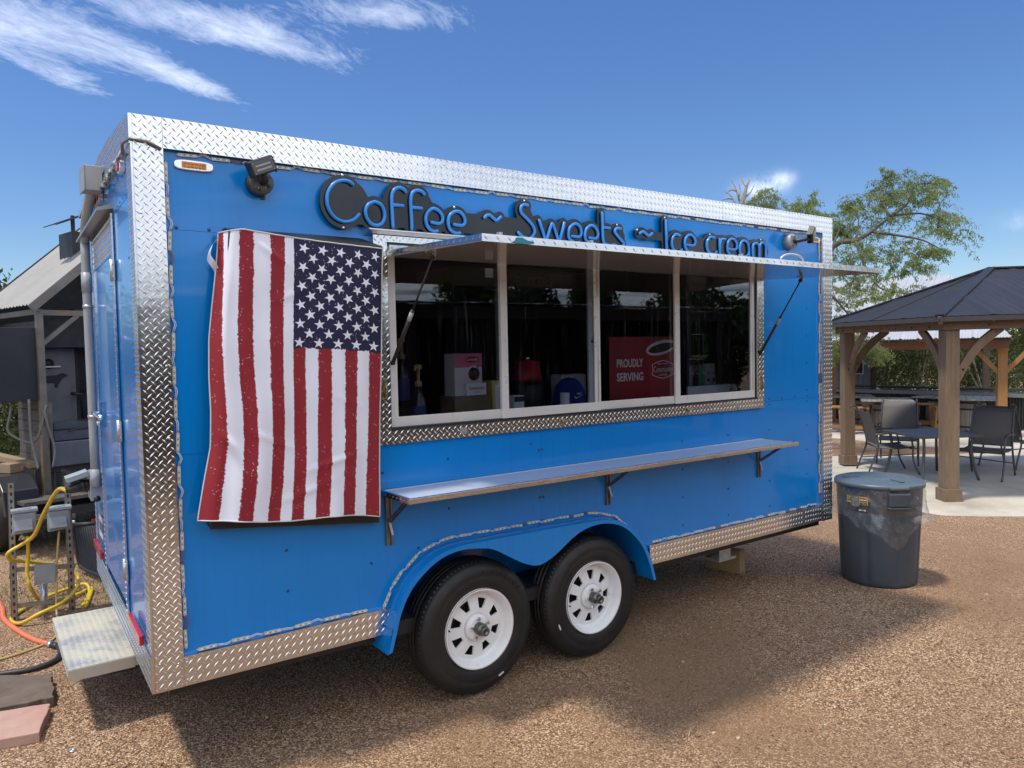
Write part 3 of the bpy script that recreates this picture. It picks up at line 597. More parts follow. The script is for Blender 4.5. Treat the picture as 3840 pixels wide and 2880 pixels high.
# ---- LED module strings along the trim
def led_run(pts, gap=.118, side=(0, 0, -1), tw=.0, mod=.072):
    P = [Vector((a, -.0, b)) for a, b in pts]; seg = [(P[i + 1] - P[i]).length for i in range(len(P) - 1)]; tot = sum(seg)
    def at(s):
        for i, l in enumerate(seg):
            if s <= l or i == len(seg) - 1: return P[i].lerp(P[i + 1], max(0, min(1, s / l))), (P[i + 1] - P[i]).normalized()
            s -= l
    s = gap * .5; prev = None
    while s < tot - mod * .4:
        c, d = at(s); j = random.uniform(-.05, .05); d = (d + Vector((-d.z, 0, d.x)) * j).normalized(); n = Vector((0, -1, 0)); w = d.cross(n)
        c = c + w * random.uniform(-.0025, .0025); rot = Matrix((d, n, w)).transposed()
        m = MB(); m.obox(c + n * .006, (mod, .008, .0125), rot, 0); m.obox(c + n * .004, (mod + .012, .004, .006), rot, 0)
        for q in (-.024, 0, .024): m.obox(c + d * q + n * .0105, (.0055, .003, .0055), rot, 1)
        for q in (-.012, .012): m.obox(c + d * q + n * .0105, (.003, .002, .005), rot, 2)
        m.build('led_module', [LED, LEDC, BLACK], TR)
        a = c - d * mod * .55
        if prev is not None:
            mid = (prev + a) / 2 + Vector((0, -.01, 0)) + w * random.uniform(-.012, .006)
            m = MB()
            for off in (-.0028, .0028): m.tube([prev + Vector((0, -.006, 0)) + w * off, prev.lerp(mid, .5) + w * (off - .002) + Vector((0, -.006, 0)), mid + w * off, mid.lerp(a, .5) + w * (off + .001) + Vector((0, -.007, 0)), a + Vector((0, -.006, 0)) + w * off], .0017, 5)
            m.build('led_wire', WIREW if random.random() < .75 else M('red_wire', (.25, .1, .09), .5), TR)
        prev = c + d * mod * .55; s += gap
    return
led_run([(XL + .012, 2.585), (XL + .014, .59)], .134)
led_run([(XL + .03, 2.596), (XR - .03, 2.594)], .128)
led_run([(XL + .03, ZB + .012), (1.0, ZB + .012)], .135)
uo = []
for i in range(2, len(uf) - 4, 2):
    d_ = (Vector(uf[i + 1]) - Vector(uf[i - 1])).normalized(); uo.append((uf[i][0] - d_.y * .02, uf[i][1] + .004 + d_.x * .02))
led_run(uo, .108)
led_run([(2.79, ZB + .016), (XR - .05, ZB + .014)], .128)
led_run([(XR - .012, 2.58), (XR - .012, .66)], .15)
# ---- side marker lamps
def marker(x, z, w=.15, h=.04, lens=AMBER):
    m = MB(); n = 28
    prof = [((w / 2) * abs(math.cos(t)) ** .55 * (1 if math.cos(t) > 0 else -1), (h / 2) * abs(math.sin(t)) ** .6 * (1 if math.sin(t) > 0 else -1)) for t in np.linspace(0, 2 * math.pi, n, endpoint=False)]
    m.prism(prof, (x, 0, z), EX, EZ, NY, .014); b = m.build('marker_lamp', M('chrome_bezel', (.8, .8, .8), .2, .6), TR, .003)
    m = MB(); m.box(x - w * .31, x + w * .31, -.017, -.0135, z - h * .3, z + h * .3)
    for i in range(6):
        for j in (-1, 1): m.lathe([(.0052, 0), (.004, .003), (.0015, .0035)], (x + (i - 2.5) * w * .095, -.017, z + j * h * .15), NY, 8)
    m.build('lens', lens, b)
marker(.224, 2.556); marker(4.53, 2.553, .15)
# ---- flood lights on round boxes
def flood(x, z, dirv, roll, arm, mat, square):
    m = MB(); m.lathe([(.052, 0), (.053, .052), (.05, .058), (.028, .06)], (x, 0, z), NY, 32)
    for a in (.6, 2.2, 3.9): m.obox((x + .036 * math.cos(a), -.0605, z + .036 * math.sin(a)), (.02, .003, .007), Matrix.Rotation(-a, 3, 'Y'))
    for a in (-1.2, 1.9): m.obox((x + .058 * math.cos(a), -.006, z + .058 * math.sin(a)), (.016, .012, .016)); m.lathe([(.005, 0), (.004, .006)], (x + .058 * math.cos(a), -.012, z + .058 * math.sin(a)), NY, 8)
    b = m.build('flood_light', mat, TR)
    m = MB()
    for a, r_ in ((-.5, .0085), (1.2, .007), (-1.9, .007)): m.lathe([(r_, .0), (r_, .0015)], (x + .034 * math.cos(a), -.0605, z + .034 * math.sin(a)), NY, 14)
    p0 = Vector((x + .008, -.06, z)); p1 = p0 + Vector(arm); m.tube([p0, p0 + Vector((0, -.02, 0)), p0.lerp(p1, .6) + Vector((0, -.012, 0)), p1], [.017, .015, .013, .013], 12)
    m.build('swivel_arm', BLACK, b)
    d = Vector(dirv).normalized(); x_ = d.cross(Vector((0, 0, 1))).normalized() * -1; up = d.cross(x_).normalized() * -1
    if up.z < 0: up = -up
    rm = Matrix.Rotation(roll, 3, d); x_ = rm @ x_; up = rm @ up
    Wd, Hd = (.098, .075) if square else (.115, .064); c = p1 + up * Hd * .45 + d * .01
    rot = Matrix((x_, d, up)).transposed()
    m = MB(); m.obox(c, (Wd, .022, Hd), rot); hd = m.build('lamp_head', BLACK if not square else M('bronze_housing', (.05, .042, .036), .4, .3), b, .007, 3)
    m = MB()
    for i in range(9): m.obox(c - d * .02 + x_ * (i - 4) * Wd * .115, (.003, .026, Hd * 1.04), rot)
    m.build('cooling_fin', bpy.data.materials['black_plastic'], hd)
    m = MB(); m.obox(c + d * .0115, (Wd * .84, .002, Hd * .78), rot, 0)
    for q in (-.16, .1): m.obox(c + d * .0127 + up * Hd * q, (Wd * .6, .001, Hd * .1), rot, 1)
    for i in (-1, 1):
        for j in (-1, 1): m.obox(c + d * .0125 + x_ * i * Wd * .38 + up * j * Hd * .33, (.004, .002, .004), rot, 1)
    m.build('lamp_lens', [M('lamp_lens_grey' if not square else 'lamp_lens_amber', (.085, .08, .09) if not square else (.2, .16, .11), .2), M('lamp_led_strip', (.3, .29, .3), .3)], hd)
flood(.478, 2.512, (.15, -1, -.08), R(24), (-.012, -.045, .024), M('bronze_box', (.085, .08, .072), .45, .4), False)
flood(4.205, 2.515, (.42, -1, -.25), R(-35), (.055, -.085, .012), M('grey_box', (.30, .31, .33), .4, .3), True)
# ---------------------------------------------------------------- rear face of the trailer (slightly out of square), door, step
SK = .0265
def rx(y): return SK * y
RA = Vector((SK, 1, 0)).normalized(); RN = Vector((-1, SK, 0)).normalized()
def rp(y, z, out=0.): return Vector((rx(y), y, z)) + RN * out
def rbox(m, y0, y1, z0, z1, o0, o1, mi=0):
    return m.hexa([rp(y0, z0, o0), rp(y1, z0, o0), rp(y1, z0, o1), rp(y0, z0, o1), rp(y0, z1, o0), rp(y1, z1, o0), rp(y1, z1, o1), rp(y0, z1, o1)], mi)
def rpanel(name, y0, y1, z0, z1, o1=.0, mat=BLUE, riv=(), par=TR, bev=0):
    m = MB(); rbox(m, y0, y1, z0, z1, o1 - .03, o1)
    for y, z in riv: m.lathe([(.006, 0), (.0055, .0015), (.003, .003)], rp(y, z, o1), RN, 8)
    return m.build(name, mat, par, bev)
rpanel('rear_panel', .012, .645, .47, 2.44, 0, BLUE, [(.2, z) for z in np.arange(.8, 2.4, .35)])
rpanel('rear_panel', 1.525, 2.098, .47, 2.44, 0, BLUE, [(1.7, z) for z in np.arange(.8, 2.4, .35)])
rpanel('rear_panel', .012, 2.098, 2.443, 2.62, 0, BLUE, [(y, 2.46) for y in np.arange(.2, 2, .1)])
dr = rpanel('rear_door', .648, 1.522, .62, 2.44, .006, BLUE)
m = MB()     # narrow tread edging round the door
for y0, y1, z0, z1 in ((.635, .662, .60, 2.45), (1.508, 1.536, .60, 2.45)):
    rbox(m, y0, y1, z0, z1, .006, .013); m.tread(rp(y1, z0, .013), -RA, EZ, RN, y1 - y0, z1 - z0, .0135, hgt=.004, ha=.01)
m.build('door_edging', ALU, dr)
m = MB(); rbox(m, .663, 1.507, 2.27, 2.44, .0065, .009); m.tread(rp(1.507, 2.27, .009), -RA, EZ, RN, .844, .17); m.build('kick_plate', ALU, dr)
m = MB(); m.hexa([rp(.62, 2.47, 0), rp(1.77, 2.47, 0), rp(1.77, 2.455, .07), rp(.62, 2.455, .07), rp(.62, 2.495, 0), rp(1.77, 2.495, 0), rp(1.77, 2.468, .07), rp(.62, 2.468, .07)]); m.build('rain_gutter', M('dull_gutter', (.38, .37, .33), .4, .9), TR)
for z in (2.19, 1.45, .8):
    m = MB(); rbox(m, .61, .69, z - .045, z + .045, .007, .012); m.tube([rp(.65, z - .05, .016), rp(.65, z + .05, .016)], .009, 10)
    for k in (-.03, .03):
        for y in (.625, .675): m.lathe([(.005, 0), (.004, .003)], rp(y, z + k, .012), RN, 8)
    m.build('door_hinge', GALV, dr)
m = MB(); m.obox(rp(1.42, 1.48, .016), (.02, .06, .14), Matrix.Identity(3)); m.tube([rp(1.42, 1.49, .02), rp(1.42, 1.49, .045), rp(1.36, 1.492, .055), rp(1.02, 1.49, .052)], .012, 10); m.lathe([(.013, 0), (.013, .012)], rp(1.42, 1.435, .026), RN, 12); m.build('door_handle', CHROME, dr)
# bottom and top plate on the rear, plate at the near corner
m = MB(); rbox(m, -.024, 2.10, Z0, .60, .0, .012); m.tread(rp(2.10, Z0, .012), -RA, EZ, RN, 2.12, .145); m.build('rear_sill_trim', ALU, TR)
m = MB(); rbox(m, -.025, .095, .602, 2.62, .0, .008); m.tread(rp(.095, .602, .008), -RA, EZ, RN, .12, 2.01); m.build('rear_corner_trim', ALU, TR); m = MB(); rbox(m, 2.02, 2.10, .602, 2.6, 0, .008); m.tread(rp(2.10, .602, .008), -RA, EZ, RN, .08, 2.0); m.build('rear_corner_trim', ALU, TR)
def rtop(y): return Z1 + .07 * (1 - ((y - 1.05) / 1.05) ** 2) - (.0 if y < 1.05 else .03 * (y - 1.05))
m = MB(); n_ = 14
for i in range(n_):
    a, b = -.026 + 2.126 * i / n_, -.026 + 2.126 * (i + 1) / n_
    m.hexa([rp(a, 2.612, 0), rp(b, 2.612, 0), rp(b, 2.612, .012), rp(a, 2.612, .012), rp(a, rtop(max(a, 0)), 0), rp(b, rtop(b), 0), rp(b, rtop(b), .012), rp(a, rtop(max(a, 0)), .012)])
m.tread(rp(2.10, 2.612, .012), -RA, EZ, RN, 2.126, .185, inside=lambda a, b: 2.612 + b + .006 < rtop(2.10 - a)); m.build('rear_top_trim', ALU, TR)
m = MB(); rbox(m, -.0, 2.0, .49, .625, .0125, .017); m.build('sill_back_edge', ALU, TR) if False else None
# dark string of wiring under the top plate and round the corner
pts = [Vector((.1, -.034, 2.60)), Vector((.05, -.036, 2.622)), Vector((-.008, -.034, 2.626)), rp(.03, 2.62, .028)] + [rp(y, 2.60 + .012 * math.sin(y * 60), .022 + .006 * math.sin(y * 41)) for y in np.arange(.07, 1.95, .035)]
m = MB(); m.tube(pts, .006, 6); m.build('light_string', M('clear_sleeve_string', (.19, .17, .15), .35, .3, .4, 60), TR)
for y in np.arange(.12, 1.2, .11):
    m = MB(); m.obox(rp(y, 2.602, .024), (.01, .055, .013), Matrix.Rotation(random.uniform(-.3, .3), 3, 'X')); m.build('led_module', LED, TR)
for y in (.23, 1.03, 1.13, 1.23, 1.94):
    m = MB(); n = 20; w, h = .085, .05
    prof = [((w / 2) * abs(math.cos(t)) ** .6 * (1 if math.cos(t) > 0 else -1), (h / 2) * abs(math.sin(t)) ** .6 * (1 if math.sin(t) > 0 else -1)) for t in np.linspace(0, 6.2832, n, endpoint=False)]
    z = 2.56 + .03 * (1 - ((y - 1.05) / 1.05) ** 2); m.prism(prof, rp(y, z), RA, EZ, RN, .022); b = m.build('rear_marker_lamp', bpy.data.materials['chrome_bezel'], TR, .003)
    m = MB(); m.prism([(a * .72, c * .66) for a, c in prof], rp(y, z, .0215), RA, EZ, RN, .006); m.build('lens', REDLENS, b)
for y0, y1, z in ((.14, .49, .622), (1.65, 2.06, .645)):
    m = MB(); rbox(m, y0, y1, z - .022, z + .022, .012, .03); m.build('tail_lamp_bar', REDLENS, TR, .005)
m = MB(); rbox(m, 1.66, 1.90, .72, .86, .004, .007); pl = m.build('licence_plate', M('plate_white', (.62, .64, .64), .35), TR)
m = MB(); [rbox(m, a, b, c, d, .007, .0085) for a, b, c, d in ((1.655, 1.905, .715, .725), (1.655, 1.905, .855, .865), (1.655, 1.665, .725, .855), (1.895, 1.905, .725, .855))]; m.build('plate_frame', CHROME, pl)
m = MB(); [rbox(m, 1.69 + k * .05, 1.72 + k * .05, .76, .82, .0075, .0085) for k in range(4)]; m.build('plate_characters', M('plate_dark', (.08, .1, .2), .5), pl)
# conduit and boxes at the rear corner
cp = [rp(1.6, 1.08, .04), rp(1.6, 2.36, .04), rp(1.57, 2.45, .042), rp(1.45, 2.52, .046), rp(1.15, 2.585, .05), rp(1.0, 2.62, .052)]
m = MB(); m.tube(smooth([tuple(p) for p in cp], 4), .0235, 14); m.tube([rp(1.6, 2.16, .04), rp(1.6, 2.27, .04)], .027, 14); m.tube([rp(1.6, 1.06, .04), rp(1.6, 1.16, .04)], .027, 14); cd = m.build('conduit', GREYPVC, TR)
for z in (2.08, 1.46):
    m = MB(); m.tube([rp(1.6, z - .008, .04), rp(1.6, z + .008, .04)], .0265, 14); rbox(m, 1.53, 1.67, z - .008, z + .008, 0.002, .012); m.build('conduit_strap', GALV, cd)
m = MB(); jc = rp(.90, 2.645, .058); m.obox(jc, (.075, .16, .115), Matrix.Rotation(R(3), 3, 'X')); m.obox(jc + Vector((-.04, 0, 0)), (.006, .172, .126), Matrix.Rotation(R(3), 3, 'X')); m.build('junction_box', M('grey_box_paint', (.33, .33, .33), .45, .3, .1), TR, .005)
m = MB(); rbox(m, 1.62, 1.78, .975, 1.135, .0, .066); m.tube([rp(1.66, 1.137, .06), rp(1.74, 1.137, .06)], .005); rc = m.build('power_inlet_box', GREYBOX, TR, .006)
m = MB(); m.lathe([(.018, 0), (.018, .002)], rp(1.62, .985, .035), (0, -1, 0), 16); m.build('knockout', BLACK, rc)
m = MB(); c0 = rp(1.70, 1.06, .066); m.tube([c0, c0 + RN * .03 + Vector((0, 0, -.003))], .034, 14); m.build('inlet_collar', BLACK, rc)
m = MB(); m.obox(c0 + Vector((-.062, -.01, .058)), (.115, .1, .032), Matrix.Rotation(R(-16), 3, 'Y')); m.tube([c0 + Vector((0, 0, .055)), c0 + Vector((-.02, 0, .06))], .01); m.build('inlet_cover', M('cover_grey', (.31, .34, .36), .4), rc, .012, 3)
# fold-down step under the door
m = MB(); sx, syy0, syy1, szt, szb = -.232, .815, 1.70, .325, .268
m.box(sx, .09, syy0, syy1, szb + .006, szt); m.tread((sx, syy0, szt), (1, 0, 0), (0, 1, 0), EZ, .30, syy1 - syy0, .0145, hgt=.0012, ha=.0125, hb=.003); m.tread((sx, syy0, szb + .008), EX, EZ, NY, .32, .05); m.tread((sx, syy1, szb + .008), (0, -1, 0), EZ, (-1, 0, 0), syy1 - syy0, .05); m.box(sx - .003, .05, syy0 - .003, syy0, szb, szt - .004)
m.box(.075, .09, syy0, syy1, szt, .45)
def step_mat():
    s = Nodes('worn_tread_plate'); v = s.map(); n = s.noise(v, 5, 6, .65); e = s.noise(v, 26, 4)
    c = s.mix(s.ramp(n, [(.34, (0, 0, 0)), (.6, (1, 1, 1))]), (.62, .62, .6), (.50, .47, .38))
    s.set(color=c, metal=s.ramp(n, [(.38, (.7, .7, .7)), (.6, (.25, .25, .25))]), rough=s.ramp(n, [(.4, (.42, .42, .42)), (.62, (.7, .7, .7))])); return s.m
st = m.build('entry_step', step_mat(), TR)
m = MB(); m.box(-.05, .3, .9, .94, .225, .266); m.box(-.05, .3, 1.55, 1.59, .225, .266); m.build('step_runner', BLACK, st)
# levelling block and foot under the front end
m = MB(); b0 = pZ(3000, 2010, 0); m.obox((4.28, .62, .09), (.09, .3, .18), Matrix.Rotation(R(12), 3, 'Z')); tag(m.build('timber_block', wood('raw_timber', (.32, .2, .1), (.5, .34, .18), (3, 14, 14)), None, .004), 'short raw timber block under the front end of the blue trailer', 'timber block')
m = MB(); m.box(3.6, 3.72, .12, .2, .32, .452); m.box(3.57, 3.75, .1, .22, .30, .32); m.build('stabiliser_foot', GALV, TR)
# ---------------------------------------------------------------- neon style signs
LET = {
 'C': [[(.894, 2.549), (.876, 2.56), (.848, 2.562), (.815, 2.551), (.789, 2.526), (.772, 2.493), (.769, 2.457), (.778, 2.425), (.799, 2.397), (.83, 2.381), (.862, 2.38), (.895, 2.394), (.92, 2.419)]],
 'o': [[(1.0, 2.483), (1.031, 2.471), (1.047, 2.434), (1.039, 2.396), (1.011, 2.376), (.977, 2.382), (.955, 2.41), (.953, 2.445), (.972, 2.471), (1.0, 2.483)]],
 'f': [[(1.161, 2.544), (1.146, 2.557), (1.122, 2.56), (1.097, 2.544), (1.086, 2.511), (1.086, 2.464), (1.087, 2.418), (1.089, 2.373)], [(1.091, 2.477), (1.144, 2.478)]],
 'f2': [[(1.26, 2.543), (1.245, 2.555), (1.218, 2.557), (1.195, 2.542), (1.185, 2.509), (1.185, 2.466), (1.187, 2.418), (1.187, 2.371)], [(1.188, 2.475), (1.243, 2.475)]],
 'e': [[(1.294, 2.413), (1.334, 2.41), (1.355, 2.422), (1.356, 2.449), (1.338, 2.471), (1.308, 2.48), (1.279, 2.464), (1.264, 2.433), (1.268, 2.401), (1.286, 2.378), (1.309, 2.37), (1.328, 2.375)]],
 'e2': [[(1.42, 2.413), (1.461, 2.411), (1.483, 2.422), (1.484, 2.449), (1.465, 2.473), (1.434, 2.478), (1.404, 2.461), (1.389, 2.431), (1.393, 2.396), (1.412, 2.377), (1.436, 2.37), (1.455, 2.374)]],
 't1': [[(1.602, 2.461), (1.619, 2.475), (1.638, 2.476), (1.657, 2.464), (1.677, 2.454), (1.705, 2.474)]],
 'S': [[(1.88, 2.549), (1.85, 2.549), (1.832, 2.531), (1.836, 2.506), (1.865, 2.484), (1.905, 2.451), (1.921, 2.419), (1.909, 2.393), (1.881, 2.376), (1.844, 2.381), (1.813, 2.402)]],
 'w': [[(1.952, 2.478), (1.994, 2.374)], [(2.0, 2.374), (2.034, 2.457), (2.049, 2.458), (2.084, 2.374)], [(2.09, 2.374), (2.126, 2.478)]],
 'e3': [[(2.177, 2.409), (2.233, 2.41), (2.248, 2.436), (2.234, 2.469), (2.199, 2.478), (2.163, 2.452), (2.153, 2.414), (2.167, 2.388), (2.207, 2.373), (2.232, 2.38)]],
 'e4': [[(2.304, 2.409), (2.356, 2.409), (2.372, 2.437), (2.352, 2.471), (2.316, 2.478), (2.284, 2.454), (2.273, 2.415), (2.288, 2.389), (2.324, 2.374), (2.35, 2.38)]],
 't': [[(2.406, 2.557), (2.407, 2.479), (2.409, 2.416), (2.419, 2.386), (2.456, 2.376), (2.478, 2.38)], [(2.407, 2.475), (2.463, 2.474)]],
 's': [[(2.55, 2.478), (2.518, 2.478), (2.501, 2.458), (2.517, 2.44), (2.549, 2.414), (2.571, 2.396), (2.56, 2.379), (2.521, 2.375), (2.491, 2.384)]],
 't2': [[(2.702, 2.461), (2.719, 2.472), (2.737, 2.473), (2.76, 2.461), (2.783, 2.455), (2.807, 2.47)]],
 'I': [[(2.926, 2.557), (2.931, 2.377)]],
 'c': [[(3.05, 2.474), (3.012, 2.479), (2.981, 2.448), (2.977, 2.409), (2.999, 2.381), (3.036, 2.373), (3.067, 2.389)]],
 'e5': [[(3.112, 2.422), (3.176, 2.422), (3.192, 2.453), (3.164, 2.482), (3.126, 2.481), (3.097, 2.451), (3.097, 2.408), (3.124, 2.38), (3.163, 2.382)]],
 'c2': [[(3.376, 2.483), (3.335, 2.485), (3.304, 2.456), (3.301, 2.417), (3.327, 2.383), (3.375, 2.381), (3.395, 2.396)]],
 'r': [[(3.426, 2.478), (3.428, 2.376)], [(3.427, 2.447), (3.447, 2.478), (3.483, 2.48)]],
 'e6': [[(3.513, 2.421), (3.584, 2.421), (3.601, 2.454), (3.577, 2.484), (3.535, 2.485), (3.506, 2.456), (3.503, 2.411), (3.534, 2.382), (3.569, 2.381)]],
 'a': [[(3.729, 2.379), (3.722, 2.452), (3.7, 2.48), (3.656, 2.48), (3.63, 2.442), (3.634, 2.401), (3.663, 2.38), (3.707, 2.388), (3.726, 2.411)]],
 'm': [[(3.77, 2.376), (3.766, 2.446), (3.781, 2.47), (3.811, 2.476), (3.834, 2.459), (3.836, 2.38)], [(3.837, 2.45), (3.864, 2.484), (3.898, 2.477), (3.91, 2.455), (3.906, 2.379)]]}
TUBE = Nodes('blue_neon_silicone'); TUBE.set(color=(.012, .20, .60), rough=.3, coat=.25, spec=.5); TUBE = TUBE.m
def sign(keys, label, bands, screws):
    t = thing('neon_sign', label, 'sign', ((bands[0][0] + bands[0][2]) / 2, -.03, 2.38))
    segs = []
    for k in keys:
        for st_ in LET[k]:
            c = smooth(st_, 4) if len(st_) > 2 else st_
            m = MB(); P = [Vector((x, -.041, z)) for x, z in c]
            e0 = (P[0] - P[1]).normalized() * .006; e1 = (P[-1] - P[-2]).normalized() * .006
            m.tube([P[0] + e0] + P + [P[-1] + e1], [.0045] + [.0085] * len(P) + [.0045], 10)
            if st_ is LET[k][0]: first = m
            else: first.v, first.f, first.m, first.sm = (lambda a, b: (a.v + b.v, a.f + [[i + len(a.v) for i in f] for f in b.f], a.m + b.m, a.sm + b.sm))(first, m)
            segs += [(c[i], c[i + 1], .0285) for i in range(len(c) - 1)]
        first.build('letter_tube', TUBE, t)
    for x0, z0, x1, z1, r in bands: segs.append(((x0, z0), (x1, z1), r))
    A = np.array([s[0] for s in segs]); B = np.array([s[1] for s in segs]); Rr = np.array([s[2] for s in segs])
    h = .0085; xs = np.arange(A[:, 0].min() - .06, max(A[:, 0].max(), B[:, 0].max()) + .06, h); zs = np.arange(2.31, 2.62, h)
    X, Zg = np.meshgrid(xs, zs, indexing='ij'); D_ = np.full(X.shape, 9.)
    for a, b, r in zip(A, B, Rr):
        d = b - a; tt = np.clip(((X - a[0]) * d[0] + (Zg - a[1]) * d[1]) / max(d @ d, 1e-12), 0, 1)
        D_ = np.minimum(D_, np.hypot(X - a[0] - tt * d[0], Zg - a[1] - tt * d[1]) - r)
    m = MB(); yf, yb = -.032, -.016
    for i in range(len(xs) - 1):
        for j in range(len(zs) - 1):
            cs = [(i, j), (i + 1, j), (i + 1, j + 1), (i, j + 1)]; val = [D_[c] for c in cs]
            if min(val) > 0: continue
            poly = []; cut = []
            for q in range(4):
                a, b = cs[q], cs[(q + 1) % 4]
                if val[q] <= 0: poly.append((xs[a[0]], zs[a[1]]))
                if (val[q] <= 0) != (val[(q + 1) % 4] <= 0):
                    w = val[q] / (val[q] - val[(q + 1) % 4]); pt = (xs[a[0]] + (xs[b[0]] - xs[a[0]]) * w, zs[a[1]] + (zs[b[1]] - zs[a[1]]) * w); poly.append(pt); cut.append(pt)
            if len(poly) > 2: m.add([(x, yf, z) for x, z in poly], [range(len(poly))])
            if len(cut) == 2: m.add([(cut[0][0], yf, cut[0][1]), (cut[1][0], yf, cut[1][1]), (cut[1][0], yb, cut[1][1]), (cut[0][0], yb, cut[0][1])], [(0, 1, 2, 3)])
    m.build('backing_board', BLACKG, t)
    for x, z in screws:
        m = MB(); m.lathe([(.0065, 0), (.0065, .003), (.003, .005)], (x, -.032, z), NY, 10); m.tube([(x, -.03, z), (x, .002, z)], .004); m.build('stand_off_screw', CHROME, t)
sign(['C', 'o', 'f', 'f2', 'e', 'e2', 't1', 'S', 'w', 'e3', 'e4', 't', 's'], 'blue tube sign reading Coffee ~ Sweets on black backing', [(.86, 2.425, 2.54, 2.43, .05), (.84, 2.46, .88, 2.48, .09), (1.1, 2.5, 1.25, 2.5, .055), (1.86, 2.50, 1.88, 2.46, .05)], [(.848, 2.588), (.846, 2.354), (1.43, 2.499), (1.862, 2.573), (2.527, 2.5)])
sign(['t2', 'I', 'c', 'e5', 'c2', 'r', 'e6', 'a', 'm'], 'blue tube sign reading ~ Ice cream on black backing', [(2.95, 2.425, 3.9, 2.43, .05), (2.72, 2.464, 2.95, 2.455, .025)], [(2.69, 2.484), (2.926, 2.575), (3.34, 2.503), (3.865, 2.505)])
# ---------------------------------------------------------------- menu board behind the flag, and the flag
BOARD = M('matt_black_board', (.012, .012, .015), .45, 0, .2)
m = MB(); m.hexa([(.22, -.062, 1.085), (.968, -.062, 1.0), (.968, -.004, 1.01), (.22, -.004, 1.095), (.33, -.09, 2.30), (1.008, -.09, 2.275), (.94, -.004, 2.318), (.33, -.004, 2.318)])
tag(m.build('menu_board', BOARD, None, .004), 'black board on the trailer wall, almost hidden behind the hanging flag', 'board')
def flag_pt(u, v):      # u across (0 = left), v down
    tl, tr, bl, br = Vector((.300, 0, 2.312)), Vector((1.004, 0, 2.262)), Vector((.168, 0, 1.128)), Vector((.944, 0, 1.047))
    p = tl.lerp(tr, u).lerp(bl.lerp(br, u), v)
    xl = [0, .0, -.004, -.006, .004, .02, .028, .012, .0]                     # bow of the left edge
    q = v * 8; i = min(7, int(q)); bow = xl[i] + (xl[i + 1] - xl[i]) * (q - i)
    p.x += bow * (1 - u) ** 2
    p.z += -.018 * math.sin(math.pi * u) * (1 - v) * .55 + .010 * math.sin(u * 9 + 1) * v * .8 + .02 * max(0, .12 - u) * 8 * (1 - v) * -1.2
    yy = -.098 - .02 * v - .012 * (1 - v) * math.sin(math.pi * u)
    yy += .0105 * v ** 1.2 * math.sin(u * 13 + v * 2.2) + .0035 * math.sin(u * 23 + v * 6) * v + .002 * math.sin(v * 26 + u * 5) * (.3 + .7 * math.sin(math.pi * u)) + .0025 * math.sin(u * 47 - v * 11)
    for cu, cv, a, w, h in ((.30, .07, .5, .10, .008), (.42, .2, -.4, .12, .006), (.35, .72, .3, .13, .007), (.7, .8, -.25, .16, .008), (.1, .74, .9, .07, .013), (.55, .9, -.3, .14, .008), (.8, .58, .3, .1, .005)):   # creases
        d = (u - cu) * math.cos(a) + (v - cv) * math.sin(a) * 1.5; e = -(u - cu) * math.sin(a) + (v - cv) * math.cos(a) * 1.5
        yy -= h * math.exp(-(d / w) ** 2 - (e / .018) ** 2)
    yy += .055 * max(0, (.07 - u) / .07) ** 1.5 * (1 - .6 * v)                # left margin turns back round the board
    return Vector((p.x, yy, p.z))
FN = 90, 130
fv = np.array([flag_pt(i / FN[0], j / FN[1])[:] for j in range(FN[1] + 1) for i in range(FN[0] + 1)])
ff = np.array([(j * (FN[0] + 1) + i, (j + 1) * (FN[0] + 1) + i, (j + 1) * (FN[0] + 1) + i + 1, j * (FN[0] + 1) + i + 1) for j in range(FN[1]) for i in range(FN[0])])
s = Nodes('printed_flag_cloth'); uvn = s.new('ShaderNodeUVMap'); su = s.new('ShaderNodeSeparateXYZ', {0: uvn.outputs[0]}); U, V_ = su.outputs[0], su.outputs[1]
wob = s.noise(s.new('ShaderNodeMapping', {'Vector': uvn.outputs[0], 'Scale': (3, 5, 1)}).outputs[0], 6, 8, .75); wob2 = s.noise(s.new('ShaderNodeMapping', {'Vector': uvn.outputs[0], 'Scale': (5, 50, 1), 'Location': (3, 1, 0)}).outputs[0], 3, 4, .7)
UU = s.math('ADD', U, s.math('ADD', s.math('MULTIPLY', s.math('SUBTRACT', wob, .5), .016), s.math('MULTIPLY', s.math('SUBTRACT', wob2, .5), .03)))
stripe = s.math('GREATER_THAN', s.math('FRACT', s.math('MULTIPLY', UU, 6.5)), .5)          # 0 red, 1 white
fl = s.vor(s.new('ShaderNodeMapping', {'Vector': uvn.outputs[0], 'Scale': (70, 120, 1), 'Rotation': (0, 0, .35)}).outputs[0], 1.0); fsel = s.noise(s.new('ShaderNodeMapping', {'Vector': uvn.outputs[0], 'Scale': (9, 11, 1)}).outputs[0], 3, 3)
fleck = s.math('MULTIPLY', s.math('LESS_THAN', fl, .15), s.math('GREATER_THAN', fsel, .53))
cu_ = s.math('GREATER_THAN', s.math('ADD', U, s.math('MULTIPLY', s.math('SUBTRACT', wob, .5), .022)), .4615); cv_ = s.math('GREATER_THAN', s.math('ADD', V_, s.math('MULTIPLY', s.math('SUBTRACT', wob, .5), .05)), .612)
cant = s.math('MULTIPLY', cu_, cv_)
WHT, RED, NAV = (.72, .73, .82), (.25, .015, .024), (.015, .015, .05)
c = s.mix(stripe, RED, WHT); c = s.mix(cant, c, NAV); c = s.mix(s.math('MULTIPLY', fleck, .95), c, WHT)
s.set(color=c, rough=.68, spec=.25, sheen=.15); s.bump(s.noise(s.map(), 900, 2), .05, .002); FLAGM = s.m
fo = arrays_obj('flag_cloth', fv, ff, FLAGM, smooth=True)
